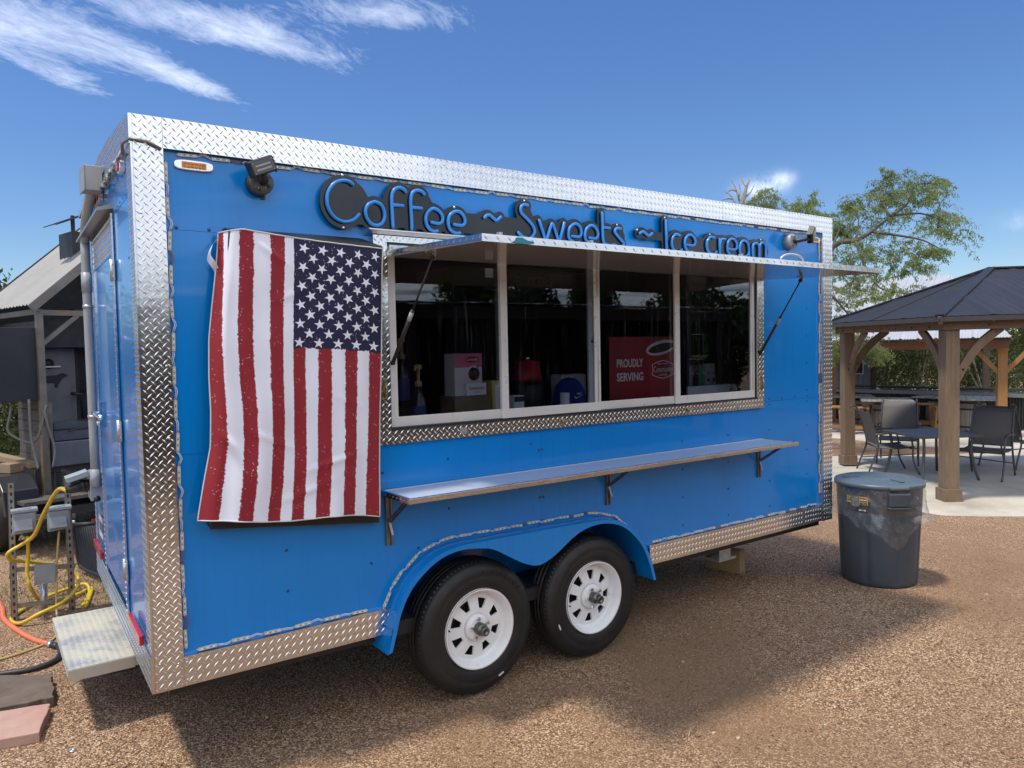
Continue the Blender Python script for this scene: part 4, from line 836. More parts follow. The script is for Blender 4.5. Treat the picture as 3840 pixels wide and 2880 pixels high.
uv = fo.data.uv_layers.new(name='UVMap'); li = np.zeros(len(fo.data.loops), dtype=np.int32); fo.data.loops.foreach_get('vertex_index', li)
tb_ = np.array([0, .02, .095, .178, .275, .358, .412, .496, .58, .664, .748, .832, .916, 1.]); bb_ = np.array([0, .094, .188, .264, .348, .417, .477, .543, .607, .69, .772, .845, .92, 1.])
def stripe_u(u, v): w = min(1, v * 1.15); return float(np.interp(u, tb_ * (1 - w) + bb_ * w, np.linspace(0, 1, 14)))
su_ = np.array([stripe_u((i % (FN[0] + 1)) / FN[0], (i // (FN[0] + 1)) / FN[1]) for i in range(len(fv))])
uvd = np.stack([su_[li], 1 - (li // (FN[0] + 1)) / FN[1]], 1); uv.data.foreach_set('uv', uvd.astype(np.float32).ravel())
FLG = thing('flag', 'stars and stripes cloth flag hanging upright on the blue trailer wall', 'flag', (.6, -.1, 1.05)); attach(fo, FLG)
STARM = M('flag_white', WHT, .68, 0, .03)
def on_flag(u, v, off):
    p = flag_pt(u, v); e = .004; n = (flag_pt(u + e, v) - flag_pt(u - e, v)).cross(flag_pt(u, v + e) - flag_pt(u, v - e)).normalized()
    if n.y > 0: n = -n
    return p + n * off
for r in range(11):
    for k in range(5 if r % 2 == 0 else 4):
        u0 = .475 + (k if r % 2 == 0 else k + .5) * .118; v0 = .032 + r * .0335; m = MB(); vs = [on_flag(u0, v0, .0014)]
        for q in range(10):
            a = -math.pi / 2 * 0 + q * math.pi / 5 + r * .1; rr = (.0325 if q % 2 == 0 else .0126); vs.append(on_flag(u0 + rr * math.cos(a) * 1.08, v0 + rr * math.sin(a) * .62, .0014))
        m.add(vs, [(0, 1 + q, 1 + (q + 1) % 10) for q in range(10)]); m.build('star', STARM, fo)
HEM = M('grey_hem', (.5, .5, .5), .7, 0, .1)
m = MB(); edge = [flag_pt(0, j / 60) for j in range(61)] + [flag_pt(i / 40, 1) for i in range(1, 41)] + [flag_pt(1, 1 - j / 60) for j in range(1, 61)] + [flag_pt(1 - i / 40, 0) for i in range(1, 40)]
m.tube([p + Vector((0, -.001, 0)) for p in edge], .003, 6, closed=True); m.build('hem', HEM, FLG)
m = MB(); m.grid(lambda a, b: Vector((.295 - .038 * math.sin(b * math.pi) * (1 - b * .25) - .006 * a, -.07 + .035 * a + .008 * math.sin(b * 14), 2.27 - .13 * b - .02 * a)), 4, 14); m.build('gathered_corner', STARM, FLG)
# ---------------------------------------------------------------- things on the worktop inside the trailer
CARDB = M('cardboard', (.20, .13, .075), .8, 0, .1, 9); PINKB = M('pink_white_carton', (.62, .55, .55), .5, 0, .04)
PINK = M('carton_pink', (.55, .13, .22), .5); DKR = M('dark_red_print', (.32, .02, .03), .45); BRN = M('coffee_brown', (.05, .022, .012), .3); YEL = M('yellow_carton', (.6, .48, .16), .5); INK = M('print_black', (.015, .015, .018), .5); PAPER = M('white_paper', (.72, .72, .71), .6, 0, .03)
zw = 1.372
t = thing('cardboard_box', 'brown cardboard box standing behind the first window pane', 'box', (1.62, .22, zw))
m = MB(); m.box(1.53, 1.765, .17, .33, zw, 1.545); m.build('carton', CARDB, t, .003); m = MB(); m.box(1.53, 1.765, .24, .262, 1.545, 1.5465); m.build('tape_strip', M('parcel_tape', (.3, .22, .13), .25), t)
t = thing('sweetener_carton', 'tall pink and white sweetener carton on top of the cardboard box', 'carton', (1.62, .24, 1.547))
m = MB(); m.box(1.545, 1.72, .19, .30, 1.547, 1.775); m.build('carton', PINKB, t, .002)
m = MB(); m.box(1.546, 1.7195, .1885, .1895, 1.70, 1.7745); m.build('pink_band', PINK, t)
m = MB(); m.prism([(.036 * math.cos(a) + (.006 if math.cos(a) > 0 else -.006), .017 * math.sin(a)) for a in np.linspace(0, 6.283, 20, endpoint=False)], (1.655, .188, 1.742), EX, EZ, NY, .001); bd = m.build('brand_badge', DKR, t)
text_mesh('Community', .021, (1.655, .187, 1.742), EX, EZ, NY, PAPER, 'lettering', bd, .0006, width=.07)
m = MB(); m.lathe([(.036, 0), (.036, .001)], (1.665, .188, 1.664), NY, 24, 0); m.lathe([(.044, 0), (.044, .0006)], (1.665, .1886, 1.664), NY, 24, 1); m.build('cup_picture', [BRN, PAPER], t)
m = MB(); m.box(1.605, 1.728, .165, .186, 1.549, 1.615); fl = m.build('front_flap', PAPER, t); text_mesh('Sweetener', .03, (1.666, .165, 1.588), EX, EZ, NY, DKR, 'lettering', fl, .0006, shear=.2, width=.105); text_mesh('100 PACKETS', .008, (1.666, .165, 1.566), EX, EZ, NY, DKR, 'lettering', fl, .0006)
t = thing('tea_carton', 'yellow and white carton leaning beside the cardboard box', 'carton', (1.8, .2, zw)); m = MB(); m.box(1.772, 1.868, .17, .27, zw, 1.622); m.build('carton', YEL, t, .002)
m = MB(); m.box(1.79, 1.862, .1685, .1695, 1.40, 1.60); pp = m.build('label_panel', PAPER, t); m = MB(); [m.box(1.805, 1.85, .1675, .168, z, z + .004) for z in np.arange(1.47, 1.58, .011)]; m.box(1.81, 1.845, .1675, .168, 1.425, 1.442); m.build('small_print', M('grey_print', (.3, .28, .26), .6), pp)
t = thing('beverage_carton', 'small white carton printed BEVER401 behind the second pane', 'carton', (1.95, .15, zw)); m = MB(); m.box(1.895, 1.965, .14, .2, zw, 1.535); m.build('carton', PAPER, t, .002); text_mesh('BEVER401', .02, (1.932, .14, 1.435), EX, EZ, NY, INK, 'lettering', t, .001, width=.062, bold=.0006); m = MB(); m.box(1.897, 1.963, .1388, .1395, 1.50, 1.53); m.build('top_strip', INK, t)
# syrup bottles with pumps
def syrup(x, y, z, label, h=.22, col=(.03, .05, .16)):
    t = thing('syrup_bottle', label, 'bottle', (x, y, z), 'syrup pump bottles by the first window')
    m = MB(); m.lathe([(.035, 0), (.037, .01), (.037, h * .68), (.02, h * .85), (.016, h)], (x, y, z), EZ, 18); m.build('bottle', M('dark_syrup_glass', (.035, .02, .012), .12), t)
    m = MB(); m.lathe([(.0378, h * .12), (.0378, h * .6)], (x, y, z), EZ, 18, 0, True, False); m.build('bottle_label', M('syrup_label_' + ('b' if col[2] > .1 else 'w'), col, .5), t)
    m = MB(); m.lathe([(.019, h), (.019, h + .025), (.009, h + .03), (.009, h + .085), (.02, h + .09), (.02, h + .11), (.006, h + .112)], (x, y, z), EZ, 14); m.tube([(x, y, z + h + .1), (x - .03, y - .03, z + h + .1), (x - .04, y - .04, z + h + .085)], .006); m.build('pump', M('amber_pump', (.36, .25, .12), .4), t)
syrup(1.265, .25, zw + .14, 'syrup pump bottle with blue label, taller of the two by the strut', .24)
syrup(1.31, .16, zw, 'syrup pump bottle with pale red label in front of the blue one', .24, (.5, .42, .42)); syrup(1.29, .33, zw, 'syrup pump bottle half hidden between its neighbours', .24, (.3, .26, .25))
m = MB(); m.box(1.2, 1.30, .21, .30, zw, zw + .139); tag(m.build('dark_crate', DARKIN), 'small dark stand under the blue syrup bottle', 'stand')
t = thing('blender', 'red blender base with clear ribbed lid strip on the worktop', 'blender', (2.2, .3, zw)); m = MB(); m.lathe([(.10, 0), (.1, .22), (.09, .225)], (2.2, .42, zw), EZ, 24); m.build('base', DARKIN, t); m = MB(); m.lathe([(.092, .226), (.088, .245), (.074, .345), (.03, .352)], (2.2, .42, zw), EZ, 24); m.build('housing', M('blender_red', (.40, .02, .03), .3), t); m = MB(); m.lathe([(.018, .352), (.018, .372), (.01, .376)], (2.2, .42, zw), EZ, 12); m.build('coupling', CHROME, t); m = MB(); m.box(2.11, 2.25, .31, .32, 1.585, 1.635); m.build('ribbed_strip', GLASSC, t)
# cap
t = thing('baseball_cap', 'royal blue baseball cap with white swoosh behind the second pane', 'cap', (2.37, .16, zw))
CAPM = M('royal_blue_cloth', (.015, .03, .24), .8, 0, .1, 30, .1, 300)
def cap_pt(a, b):
    th = a * math.pi * 2; ph = b * math.pi / 2; return Vector((2.385 + .108 * math.cos(th) * math.cos(ph) ** .8, .25 + .1 * math.sin(th) * math.cos(ph) ** .8, 1.43 + .185 * math.sin(ph) ** .9))
m = MB(); m.grid(cap_pt, 28, 10); m.lathe([(.008, 0), (.004, .006)], (2.385, .25, 1.612), EZ, 10); m.build('crown', CAPM, t)
m = MB(); m.grid(lambda a, b: Vector((2.385 - .02 + (.115 + .07 * b) * math.cos(math.pi * (1.02 + .62 * a)), .25 + (.1 + .075 * b) * math.sin(math.pi * (1.02 + .62 * a)), 1.44 - .05 * b - .02 * math.sin(math.pi * a) * 0)), 14, 5); m.build('peak', CAPM, t)
sw = [(-.03, .004), (-.026, -.008), (-.018, -.011), (.0, -.004), (.032, .012), (.004, .0015), (-.012, -.003), (-.02, -.002), (-.024, .003)]
m = MB(); m.prism(sw, (2.37, .148, 1.505), Vector((1, -.05, .0)), EZ, NY, .002); lg = m.build('swoosh', PAPER, t); text_mesh('NIKE', .016, (2.372, .147, 1.522), EX, EZ, NY, PAPER, 'lettering', lg, .001, bold=.0004, shear=.25)
t = thing('paper_roll', 'upright white paper roll beside the blue cap', 'roll', (2.28, .18, zw)); m = MB(); m.lathe([(.012, .0), (.012, .16), (.028, .16), (.028, 0)], (2.275, .16, zw), EZ, 20); m.build('paper', PAPER, t)
t = thing('white_case', 'white plastic machine standing behind the blue cap', 'appliance', (2.5, .42, zw)); m = MB(); m.box(2.42, 2.62, .36, .48, zw, 1.63); m.build('case', M('off_white_plastic', (.55, .55, .52), .4), t, .012); m = MB(); m.lathe([(.012, 0), (.012, .01)], (2.5, .359, 1.59), NY, 12); m.build('knob', GALV, t)
m = MB(); m.box(1.642, 1.692, .021, .0225, 2.168, 2.215); tag(m.build('window_sticker', PAPER), 'small blank white sticker at the top of the first pane', 'sticker')
t = thing('time_clock_card', 'white card with a black clip hanging at the right edge of the second pane', 'card', (2.36, .0, 1.8)); m = MB(); m.box(2.33, 2.372, .0075, .009, 1.78, 1.895); m.build('card', PAPER, t); m = MB(); m.box(2.35, 2.364, .004, .0072, 1.82, 1.835); m.box(2.3625, 2.3665, .004, .0072, 1.82, 1.86); m.build('clip', INK, t)
# promo sign
t = thing('promo_sign', 'red sign reading PROUDLY SERVING with a coffee cup, behind the third pane', 'sign', (2.9, .13, zw))
m = MB(); m.box(2.594, 3.20, .118, .124, zw, 1.855); sg = m.build('sign_board', M('sign_red', (.30, .016, .02), .42), t)
text_mesh('PROUDLY', .07, (2.765, .118, 1.69), EX, EZ, NY, PAPER, 'lettering', sg, .0008, width=.225, bold=.0014); text_mesh('SERVING', .07, (2.767, .118, 1.605), EX, EZ, NY, PAPER, 'lettering', sg, .0008, width=.225, bold=.0014)
m = MB(); m.prism([(2.905, 1.775), (2.965, 1.38), (3.17, 1.38), (3.19, 1.78)], (0, .1178, 0), EX, EZ, NY, .0008); cu = m.build('cup_print', M('cup_red', (.40, .03, .03), .42), sg)
ov = lambda rx_, rz_, n=32: [(rx_ * math.cos(a), rz_ * math.sin(a)) for a in np.linspace(0, 6.2832, n, endpoint=False)]
tl = Matrix.Rotation(R(-9), 3, 'Y')
m = MB(); m.prism(ov(.138, .045), (3.043, .1169, 1.785), tl @ Vector(EX), tl @ Vector(EZ), NY, .0006, 0); m.prism(ov(.118, .028), (3.043, .1162, 1.783), tl @ Vector(EX), tl @ Vector(EZ), NY, .0006, 1); m.build('lid_print', [PAPER, BRN], sg)
def badge(x, y, z, w, h):
    sh = [(-w * .5, h * .28), (-w * .25, h * .42), (0, h * .5), (w * .25, h * .42), (w * .5, h * .28), (w * .46, 0), (w * .5, -h * .28), (w * .25, -h * .42), (0, -h * .5), (-w * .25, -h * .42), (-w * .5, -h * .28), (-w * .46, 0)]
    m = MB(); m.prism(sh, (x, y, z), EX, EZ, NY, .0006, 0); m.prism([(a * .93, b * .9) for a, b in sh], (x, y - .0007, z), EX, EZ, NY, .0006, 1); return m.build('brand_badge', [PAPER, DKR], sg)
b_ = badge(3.055, .1165, 1.645, .20, .12); text_mesh('Community', .055, (3.055, .1152, 1.645), EX, EZ, NY, PAPER, 'lettering', b_, .0006, width=.175); text_mesh('COFFEE', .018, (3.055, .1152, 1.61), EX, EZ, NY, PAPER, 'lettering', b_, .0006, width=.08); text_mesh('FAMILY OWNED', .012, (3.055, .1152, 1.681), EX, EZ, NY, PAPER, 'lettering', b_, .0006, width=.1)
# display fridge with cans
t = thing('display_fridge', 'glass-fronted display fridge with wire shelves behind the fourth pane', 'fridge', (3.6, .35, zw))
m = MB(); m.box(3.40, 3.88, .22, .60, zw, 1.515); m.box(3.40, 3.88, .22, .60, 2.2, 2.28); m.box(3.40, 3.425, .22, .60, 1.515, 2.2); m.box(3.855, 3.88, .22, .60, 1.515, 2.2); m.build('cabinet', M('fridge_black', (.03, .03, .033), .4), t)
m = MB(); m.box(3.425, 3.855, .58, .60, 1.515, 2.2); m.build('back_panel', M('fridge_lining', (.42, .43, .45), .4), t)
m = MB(); m.box(3.39, 3.885, .205, .218, 1.432, 1.515); fp = m.build('front_strip', M('fridge_steel', (.68, .68, .68), .35, .1), t); m = MB(); m.prism([(-.009, -.013), (-.006, -.013), (0, .006), (.006, -.013), (.009, -.013), (.0015, .014), (-.0015, .014)], (3.838, .204, 1.476), EX, EZ, NY, .001); m.build('maker_mark', INK, fp)
m = MB(); m.box(3.425, 3.855, .214, .219, 1.517, 2.2); m.build('fridge_door', GLASSC, t)
for z in (1.70, 1.87, 2.03):
    m = MB(); [m.tube([(x, .24, z), (x, .56, z)], .002, 5) for x in np.arange(3.44, 3.85, .035)]; m.tube([(3.43, .24, z), (3.85, .24, z)], .003, 6); m.build('wire_shelf', CHROME, t)
m = MB(); m.lathe([(.0, .0), (.12, .002), (.14, .02), (.125, .022)], (3.6, .38, 1.703), EZ, 20); tag(m.build('pastry_tray', M('pastry', (.42, .27, .12), .7, 0, .3, 20)), 'round tray of baked goods on the fridge wire shelf', 'tray')
for i, (x, nm, col, lt, w) in enumerate(((3.47, 'blue and red soda can behind a round film sleeve', (.35, .36, .42), 'PEPSI', .04), (3.53, 'dark red soda can beside the green one', (.2, .02, .04), 'Dr', .03), (3.595, 'green soda can standing in the display fridge', (.02, .25, .12), 'Dr', .03), (3.655, 'white juice pouch with red fruit, next to the green can', (.55, .5, .48), 'JUI', .035), (3.715, 'white juice pouch with red fruit, nearest the fridge side', (.55, .5, .48), 'JUI', .035))):
    t2 = thing('soda_can' if i < 3 else 'juice_pouch', nm, 'can' if i < 3 else 'pouch', (x, .27, 1.517), 'drinks in the display fridge'); m = MB()
    if i < 3: m.lathe([(.024, 0), (.030, .01), (.030, .125), (.024, .14), (.022, .142)], (x, .27, 1.517), EZ, 16, 0)
    else: m.hexa([(x - .028, .255, 1.517), (x + .028, .255, 1.517), (x + .028, .285, 1.517), (x - .028, .285, 1.517), (x - .028, .268, 1.665), (x + .028, .268, 1.665), (x + .028, .272, 1.665), (x - .028, .272, 1.665)])
    m.build('body', M('drink_%d' % min(i, 3), col, .3, .3 if i < 3 else 0), t2); text_mesh(lt, .03, (x, .238 if i < 3 else .25, 1.6), EX, EZ, NY, PAPER if i < 3 else DKR, 'lettering', t2, .001, width=w)
    if i > 2: m = MB(); m.lathe([(.014, 0), (.01, .003)], (x, .251, 1.55), NY, 12); m.build('fruit_print', DKR, t2)
t = thing('upright_freezer', 'dark upright freezer against the back wall of the trailer interior', 'freezer', (2.9, 1.7, .5)); m = MB(); m.box(2.3, 3.6, 1.45, 1.98, .5, 2.4); m.build('cabinet', M('freezer_black', (.02, .02, .022), .35), t, .01); text_mesh('DUKERS', .1, (3.05, 1.45, 2.31), EX, EZ, NY, M('dim_logo', (.09, .09, .1), .5), 'lettering', t, .002, bold=.002)
# ---------------------------------------------------------------- rubbish bin with clear bag
BX, BY = 4.985, -.255
bin_ = thing('rubbish_bin', 'dark grey round plastic bin with flat lid and clear bag', 'bin', (BX, BY, 0))
BINM = M('slate_plastic', (.05, .062, .078), .42, 0, .08, 12, .05, 200)
def ribprof(th, z):      # barrel wall with shallow vertical channels
    r = .262 + .035 * (z / .74); f = (th * 4 / math.pi) % 1.0; k = .0
    if .16 < f < .34: k = -.013 * min(1, (f - .16) / .02, (.34 - f) / .02)
    return r + k * (1 if .02 < z < .55 else 0)
m = MB(); nz, nt = [0, .012, .03, .06, .3, .52, .55, .57, .60, .66, .70, .74], 96
vs = []
for z in nz:
    for j in range(nt):
        th = 2 * math.pi * j / nt; r = ribprof(th, z) - (.012 if z == 0 else .003 if z == .012 else 0); vs.append((BX + r * math.cos(th), BY + r * math.sin(th), z))
m.add(vs, [(i * nt + j, i * nt + (j + 1) % nt, (i + 1) * nt + (j + 1) % nt, (i + 1) * nt + j) for i in range(len(nz) - 1) for j in range(nt)] + [tuple(range(nt))[::-1]], 0, True)
bo = m.build('barrel', BINM, bin_)
LIDM = M('lid_plastic', (.085, .115, .145), .36, 0, .06, 10)
m = MB(); m.lathe([(.306, .725), (.312, .728), (.313, .752), (.306, .762), (.285, .764), (.272, .772), (.20, .777), (.15, .776), (.145, .782), (.05, .784), (.001, .784)], (BX, BY, 0), EZ, 64)
for a in (-2.0, .6, 2.4): m.obox((BX + .2 * math.cos(a), BY + .2 * math.sin(a), .779), (.12, .03, .008), Matrix.Rotation(a, 3, 'Z'))
lid = m.build('lid', LIDM, bin_)
for a in (R(-127), R(53)):
    m = MB(); c = Vector((BX + .30 * math.cos(a), BY + .30 * math.sin(a), .742)); m.obox(c, (.055, .14, .024), Matrix.Rotation(a, 3, 'Z')); m.build('lid_grip', LIDM, lid, .008)
    m = MB(); c = Vector((BX + .305 * math.cos(a), BY + .305 * math.sin(a), .66)); rt = Matrix.Rotation(a, 3, 'Z'); m.obox(c, (.05, .15, .10), rt); m.obox(c + Vector((0, 0, -.06)), (.045, .16, .02), rt); m.build('side_handle', BINM, bin_, .01)
# printed label
lab = R(-181)
m = MB()
def lab_pt(a, b, off=.0015): th = lab + (a - .5) * .62; z = .555 + .12 * b; r = .262 + .035 * z / .74 + off; return Vector((BX + r * math.cos(th), BY + r * math.sin(th), z))
m.grid(lambda a, b: lab_pt(a, b), 12, 2); lb = m.build('product_label', M('label_dark', (.03, .035, .045), .4), bin_)
def lab_rect(a0, a1, b0, b1, mat, nm, off): m = MB(); m.grid(lambda a, b: lab_pt(a0 + (a1 - a0) * a, b0 + (b1 - b0) * b, off), 6, 1); return m.build(nm, mat, lb)
YLW = M('label_yellow', (.62, .42, .05), .5)
lab_rect(.6, .93, .42, .93, YLW, 'yellow_patch', .0025); lab_rect(.64, .89, .62, .86, DKR, 'red_patch', .0032); lab_rect(.24, .58, .3, .95, M('label_photo', (.16, .16, .15), .5, 0, .6, 40), 'picture_patch', .0024)
def lab_text(tx, a, b, size, mat, w): th = lab + (a - .5) * .62; text_mesh(tx, size, lab_pt(a, b, .0035), (-math.sin(th), math.cos(th), 0), EZ, (math.cos(th), math.sin(th), 0), mat, 'lettering', lb, .0005, width=w, bold=.0008)
lab_text('3X', .13, .76, .045, YLW, .036); lab_text('STRONGER', .14, .53, .014, YLW, .04); lab_text('BRUTE', .765, .49, .022, INK, .05); lab_text('Rubbermaid', .765, .74, .012, PAPER, .042); lab_text('800  1970', .72, .1, .012, PAPER, .05)
# clear bag folded over the rim
BAG = Nodes('clear_film'); _tr = BAG.new('ShaderNodeBsdfTransparent', {'Color': (.93, .94, .96, 1)}); _gl = BAG.new('ShaderNodeBsdfGlossy', {'Color': (1, 1, 1, 1), 'Roughness': .12}); _df = BAG.new('ShaderNodeBsdfDiffuse', {'Color': (.75, .77, .8, 1)})
_v = BAG.map((1, 1, 1)); _cr = BAG.noise(_v, 14, 6, .7, 1.5); _bp = BAG.new('ShaderNodeBump', {'Height': _cr, 'Strength': .35, 'Distance': .01}); BAG.l.new(_bp.outputs[0], _gl.inputs['Normal'])
_m1 = BAG.new('ShaderNodeMixShader', {0: BAG.math('ADD', BAG.math('MULTIPLY', BAG.new('ShaderNodeFresnel', {'IOR': BAG.math('SUBTRACT', 1.5, BAG.math('MULTIPLY', BAG.new('ShaderNodeNewGeometry').outputs['Backfacing'], .8333))}).outputs[0], .8), .03, True), 1: _tr.outputs[0], 2: _gl.outputs[0]}); _m2 = BAG.new('ShaderNodeMixShader', {0: BAG.ramp(_cr, [(.47, (.015, .015, .015)), (.6, (.06, .06, .06)), (.72, (.2, .2, .2))]), 1: _m1.outputs[0], 2: _df.outputs[0]}); BAG.l.new(_m2.outputs[0], BAG.n['Material Output'].inputs[0]); BAG = BAG.m
m = MB(); nt = 120
def hem_z(th):
    d = (th - R(-128) + math.pi) % (2 * math.pi) - math.pi; z = .47 + .035 * math.sin(3 * th) + .02 * math.sin(7 * th + 1)
    return z - .135 * math.exp(-(d / .42) ** 2)
def bag_pt(a, b):
    th = 2 * math.pi * a; z = .728 + (hem_z(th) - .728) * b; r = .262 + .035 * z / .74
    pinch = .012 + .02 * b + .022 * math.exp(-((b - .95) / .25) ** 2) * (.5 + .5 * math.sin(5 * th + 2)) - .01 * math.exp(-((z - .545) / .02) ** 2)
    d = (th - R(-222) + math.pi) % (2 * math.pi) - math.pi; d2 = (th - R(-86) + math.pi) % (2 * math.pi) - math.pi
    pinch += .05 * b ** 2 * math.exp(-(d / .25) ** 2) + .055 * b ** 2 * math.exp(-(d2 / .3) ** 2)
    r += pinch + .004 * math.sin(31 * th + 9 * b) * b + .003 * math.sin(17 * th - 20 * b); return Vector((BX + r * math.cos(th), BY + r * math.sin(th), z))
m.grid(bag_pt, nt, 14); m.build('bag_skirt', BAG, bin_)
# ---------------------------------------------------------------- small things on the ground at the rear corner
def slab(name, px, z0, h, mat, label, jag=.006):
    P = [pZ(u, v, z0 + h) for u, v in px]; c = sum(P, Vector()) / len(P); m = MB(); out_ = []
    for i, p in enumerate(P):
        q = P[(i + 1) % len(P)]
        for k in range(5): r = p.lerp(q, k / 5); out_.append((r.x + (random.uniform(-jag, jag) if k else 0), r.y + (random.uniform(-jag, jag) if k else 0)))
    m.prism(out_, (0, 0, z0), EX, (0, 1, 0), EZ, h); return tag(m.build(name, mat, None, .004), label, 'stone slab')
SLB = M('brown_flagstone', (.125, .092, .07), .8, 0, .25, 9, .6, 25, dirt=(.10, .075, .055)); SLP = M('pink_paver', (.40, .235, .19), .8, 0, .12, 10, .35, 45, dirt=(.46, .30, .24))
slab('flagstone', [(-190, 2580), (-60, 2535), (193, 2527), (200, 2560), (203, 2612), (140, 2625), (-40, 2660), (-190, 2680)], 0, .055, SLB, 'rough brown flagstone on the gravel beside the trailer step', .009)
slab('paver', [(-170, 2690), (185, 2637), (182, 2660), (148, 2745), (-170, 2800)], 0, .05, SLP, 'smooth pink sandstone paver lying next to the brown flagstone')
p = pZ(272, 2816, 0); m = MB(); m.lathe([(.004, .003), (.004, .005), (.013, .006), (.0155, .004), (.0155, 0)], (p.x, p.y, 0.001), EZ, 24); tag(m.build('steel_washer', GALV), 'round steel washer lying on the gravel', 'washer')
# electrical stand: slotted steel posts, receptacle boxes
STRUT = M('slotted_strut', (.36, .35, .32), .42, .8, .2, 30)
ST = thing('electrical_stand', 'slotted steel stand carrying grey outdoor power boxes', 'electrical stand', (-.2, 2.87, 0))
yS = 2.88
def sp(u, v, y=yS): return pY(u, v, y)
xa, xb = sp(55, 2330).x, sp(272, 2290).x
ztop = sp(40, 1812).z; ztop2 = sp(252, 1795).z
for x, dxl, zt in ((xa, sp(40, 1812).x, ztop), (xb, sp(252, 1795).x, ztop2)):
    m = MB(); p0, p1 = Vector((x, yS, -.02)), Vector((dxl + .0, yS, zt)); d = (p1 - p0)
    m.beam(p0, p1, .038, .004, (0, 1, 0)); m.beam(p0 + Vector((-.018, .01, 0)), p1 + Vector((-.018, .01, 0)), .003, .024, (0, 1, 0)); m.beam(p0 + Vector((.018, .01, 0)), p1 + Vector((.018, .01, 0)), .003, .024, (0, 1, 0)); po = m.build('strut_post', STRUT, ST)
    for k in np.arange(.04, 1, .052): m = MB(); m.obox(p0.lerp(p1, k) + Vector((0, -.0025, 0)), (.012, .002, .024)); m.build('slot', BLACK, po)
for v0, v1 in ((2138, 2120), (2275, 2245), (1940, 1935)):
    m = MB(); m.beam(sp(40, v0, yS + .03), sp(282, v1, yS + .03), .02, .03); m.build('strut_rail', STRUT, ST)
m = MB(); q = sp(168, 2320); m.tube([Vector((q.x, yS + .05, -.02)), sp(165, 2180, yS + .05)], .022, 12); m.build('riser_pipe', GALV, ST)
def recept(u, v, w, h):
    c = sp(u, v, yS - .045); m = MB(); m.hexa([c + Vector(q) for q in ((-w * .5, -.02, -h * .5), (w * .44, -.02, -h * .42), (w * .44, .045, -h * .42), (-w * .5, .045, -h * .5), (-w * .46, -.045, h * .38), (w * .46, -.045, h * .38), (w * .46, .045, h * .44), (-w * .46, .045, h * .44))]); b = m.build('receptacle_box', GREYBOX, ST, .012, 3)
    m = MB(); m.obox(c + Vector((0, .0, h * .46)), (w * 1.04, .1, h * .12)); m.tube([c + Vector((-w * .25, -.03, h * .54)), c + Vector((w * .25, -.03, h * .54))], .007); m.build('hinged_lid', GREYBOX, b, .004)
    m = MB(); m.obox(c + Vector((-.01, -.042, -.012)), (w * .72, .008, h * .5), Matrix.Rotation(R(-14), 3, 'X')); m.build('raised_panel', GREYBOX, b, .006)
    lg_ = [(-.034, -.004), (-.02, .002), (.0, .005), (.012, .013), (.026, .014), (.018, .009), (.034, .007), (.016, .001), (.022, -.004), (.0, -.007)]
    m = MB(); m.prism(lg_, c + Vector((0, -.051, -.03)), EX, EZ, NY, .0012); m.build('embossed_emblem', M('emboss_grey', (.34, .365, .39), .45), b)
recept(93, 1955, .148, .17); recept(222, 1945, .145, .17)
c = sp(168, 2150, yS - .03); m = MB(); m.obox(c, (.12, .05, .125), Matrix.Rotation(R(3), 3, 'Y')); m.obox(c + Vector((0, -.028, 0)), (.127, .006, .132), Matrix.Rotation(R(3), 3, 'Y')); m.build('blank_box', M('grey_cover', (.27, .29, .31), .42), ST, .004)
# cables and hose
def cable(name, pts, r, mat, label, cat, k=6): m = MB(); m.tube(smooth([tuple(p) for p in pts], k), r, 10); return tag(m.build(name, mat), label, cat)
YC = M('yellow_cable', (.60, .40, .025), .38, 0, .08, 20); OC = M('orange_hose', (.62, .16, .07), .5, 0, .1, 20); TC = M('tan_cord', (.48, .36, .13), .5, 0, .1)
pl0 = rp(1.70, 1.055, .10)
cable('power_cable', [pl0 + Vector((-.08, -.012, -.013)), sp(215, 1840, 2.2), sp(165, 1925, 2.5), sp(130, 2005, 2.7), sp(85, 2040, 2.8), sp(30, 2075, 2.8), sp(45, 2100, 2.85), sp(120, 2108, 2.95), sp(230, 2122, 3.0), sp(290, 2160, 2.95), sp(285, 2210, 2.85), sp(230, 2262, 2.75), sp(150, 2300, 2.7), pZ(75, 2338, .02), pZ(42, 2322, .015), pZ(80, 2290, .015), pZ(160, 2245, .02), pZ(260, 2205, .04), pZ(320, 2190, .06), pZ(335, 2222, .015), pZ(310, 2270, .012)], .0125, YC, 'thick yellow power cable looping from the trailer inlet over the stand', 'cable')
cable('power_cable', [sp(222, 1990, yS - .03), sp(215, 2080, yS - .04), sp(212, 2180, yS - .05), pZ(212, 2290, .05), pZ(220, 2350, .008), pZ(195, 2400, .008), pZ(90, 2445, .008), pZ(-60, 2490, .008)], .0075, TC, 'thin tan cord running from the right power box along the ground', 'cord')
cable('power_cable', [sp(105, 2010, yS - .03), sp(105, 2090, yS - .05), sp(102, 2150, yS - .06), sp(115, 2205, yS - .08), pZ(160, 2258, .03), pZ(235, 2250, .03), pZ(300, 2225, .02), pZ(345, 2205, .02), pZ(322, 2275, .012)], .0125, YC, 'thick yellow cable hanging from the left power box in a loop', 'cable')
m = MB(); a0 = pl0 + Vector((-.0, 0, 0)); m.tube([rp(1.70, 1.06, .085), rp(1.70, 1.058, .11), rp(1.70, 1.055, .112), pl0 + Vector((-.05, -.008, -.008)), pl0 + Vector((-.085, -.012, -.014))], [.036, .036, .030, .027, .017], 12); tag(m.build('cable_plug', BLACK), 'black twist plug joining the yellow cable to the trailer inlet', 'plug')
hp = [pZ(-80, 2180, .012), pZ(0, 2265, .012), pZ(15, 2320, .012), pZ(60, 2360, .012), pZ(120, 2395, .012), pZ(180, 2415, .014)]
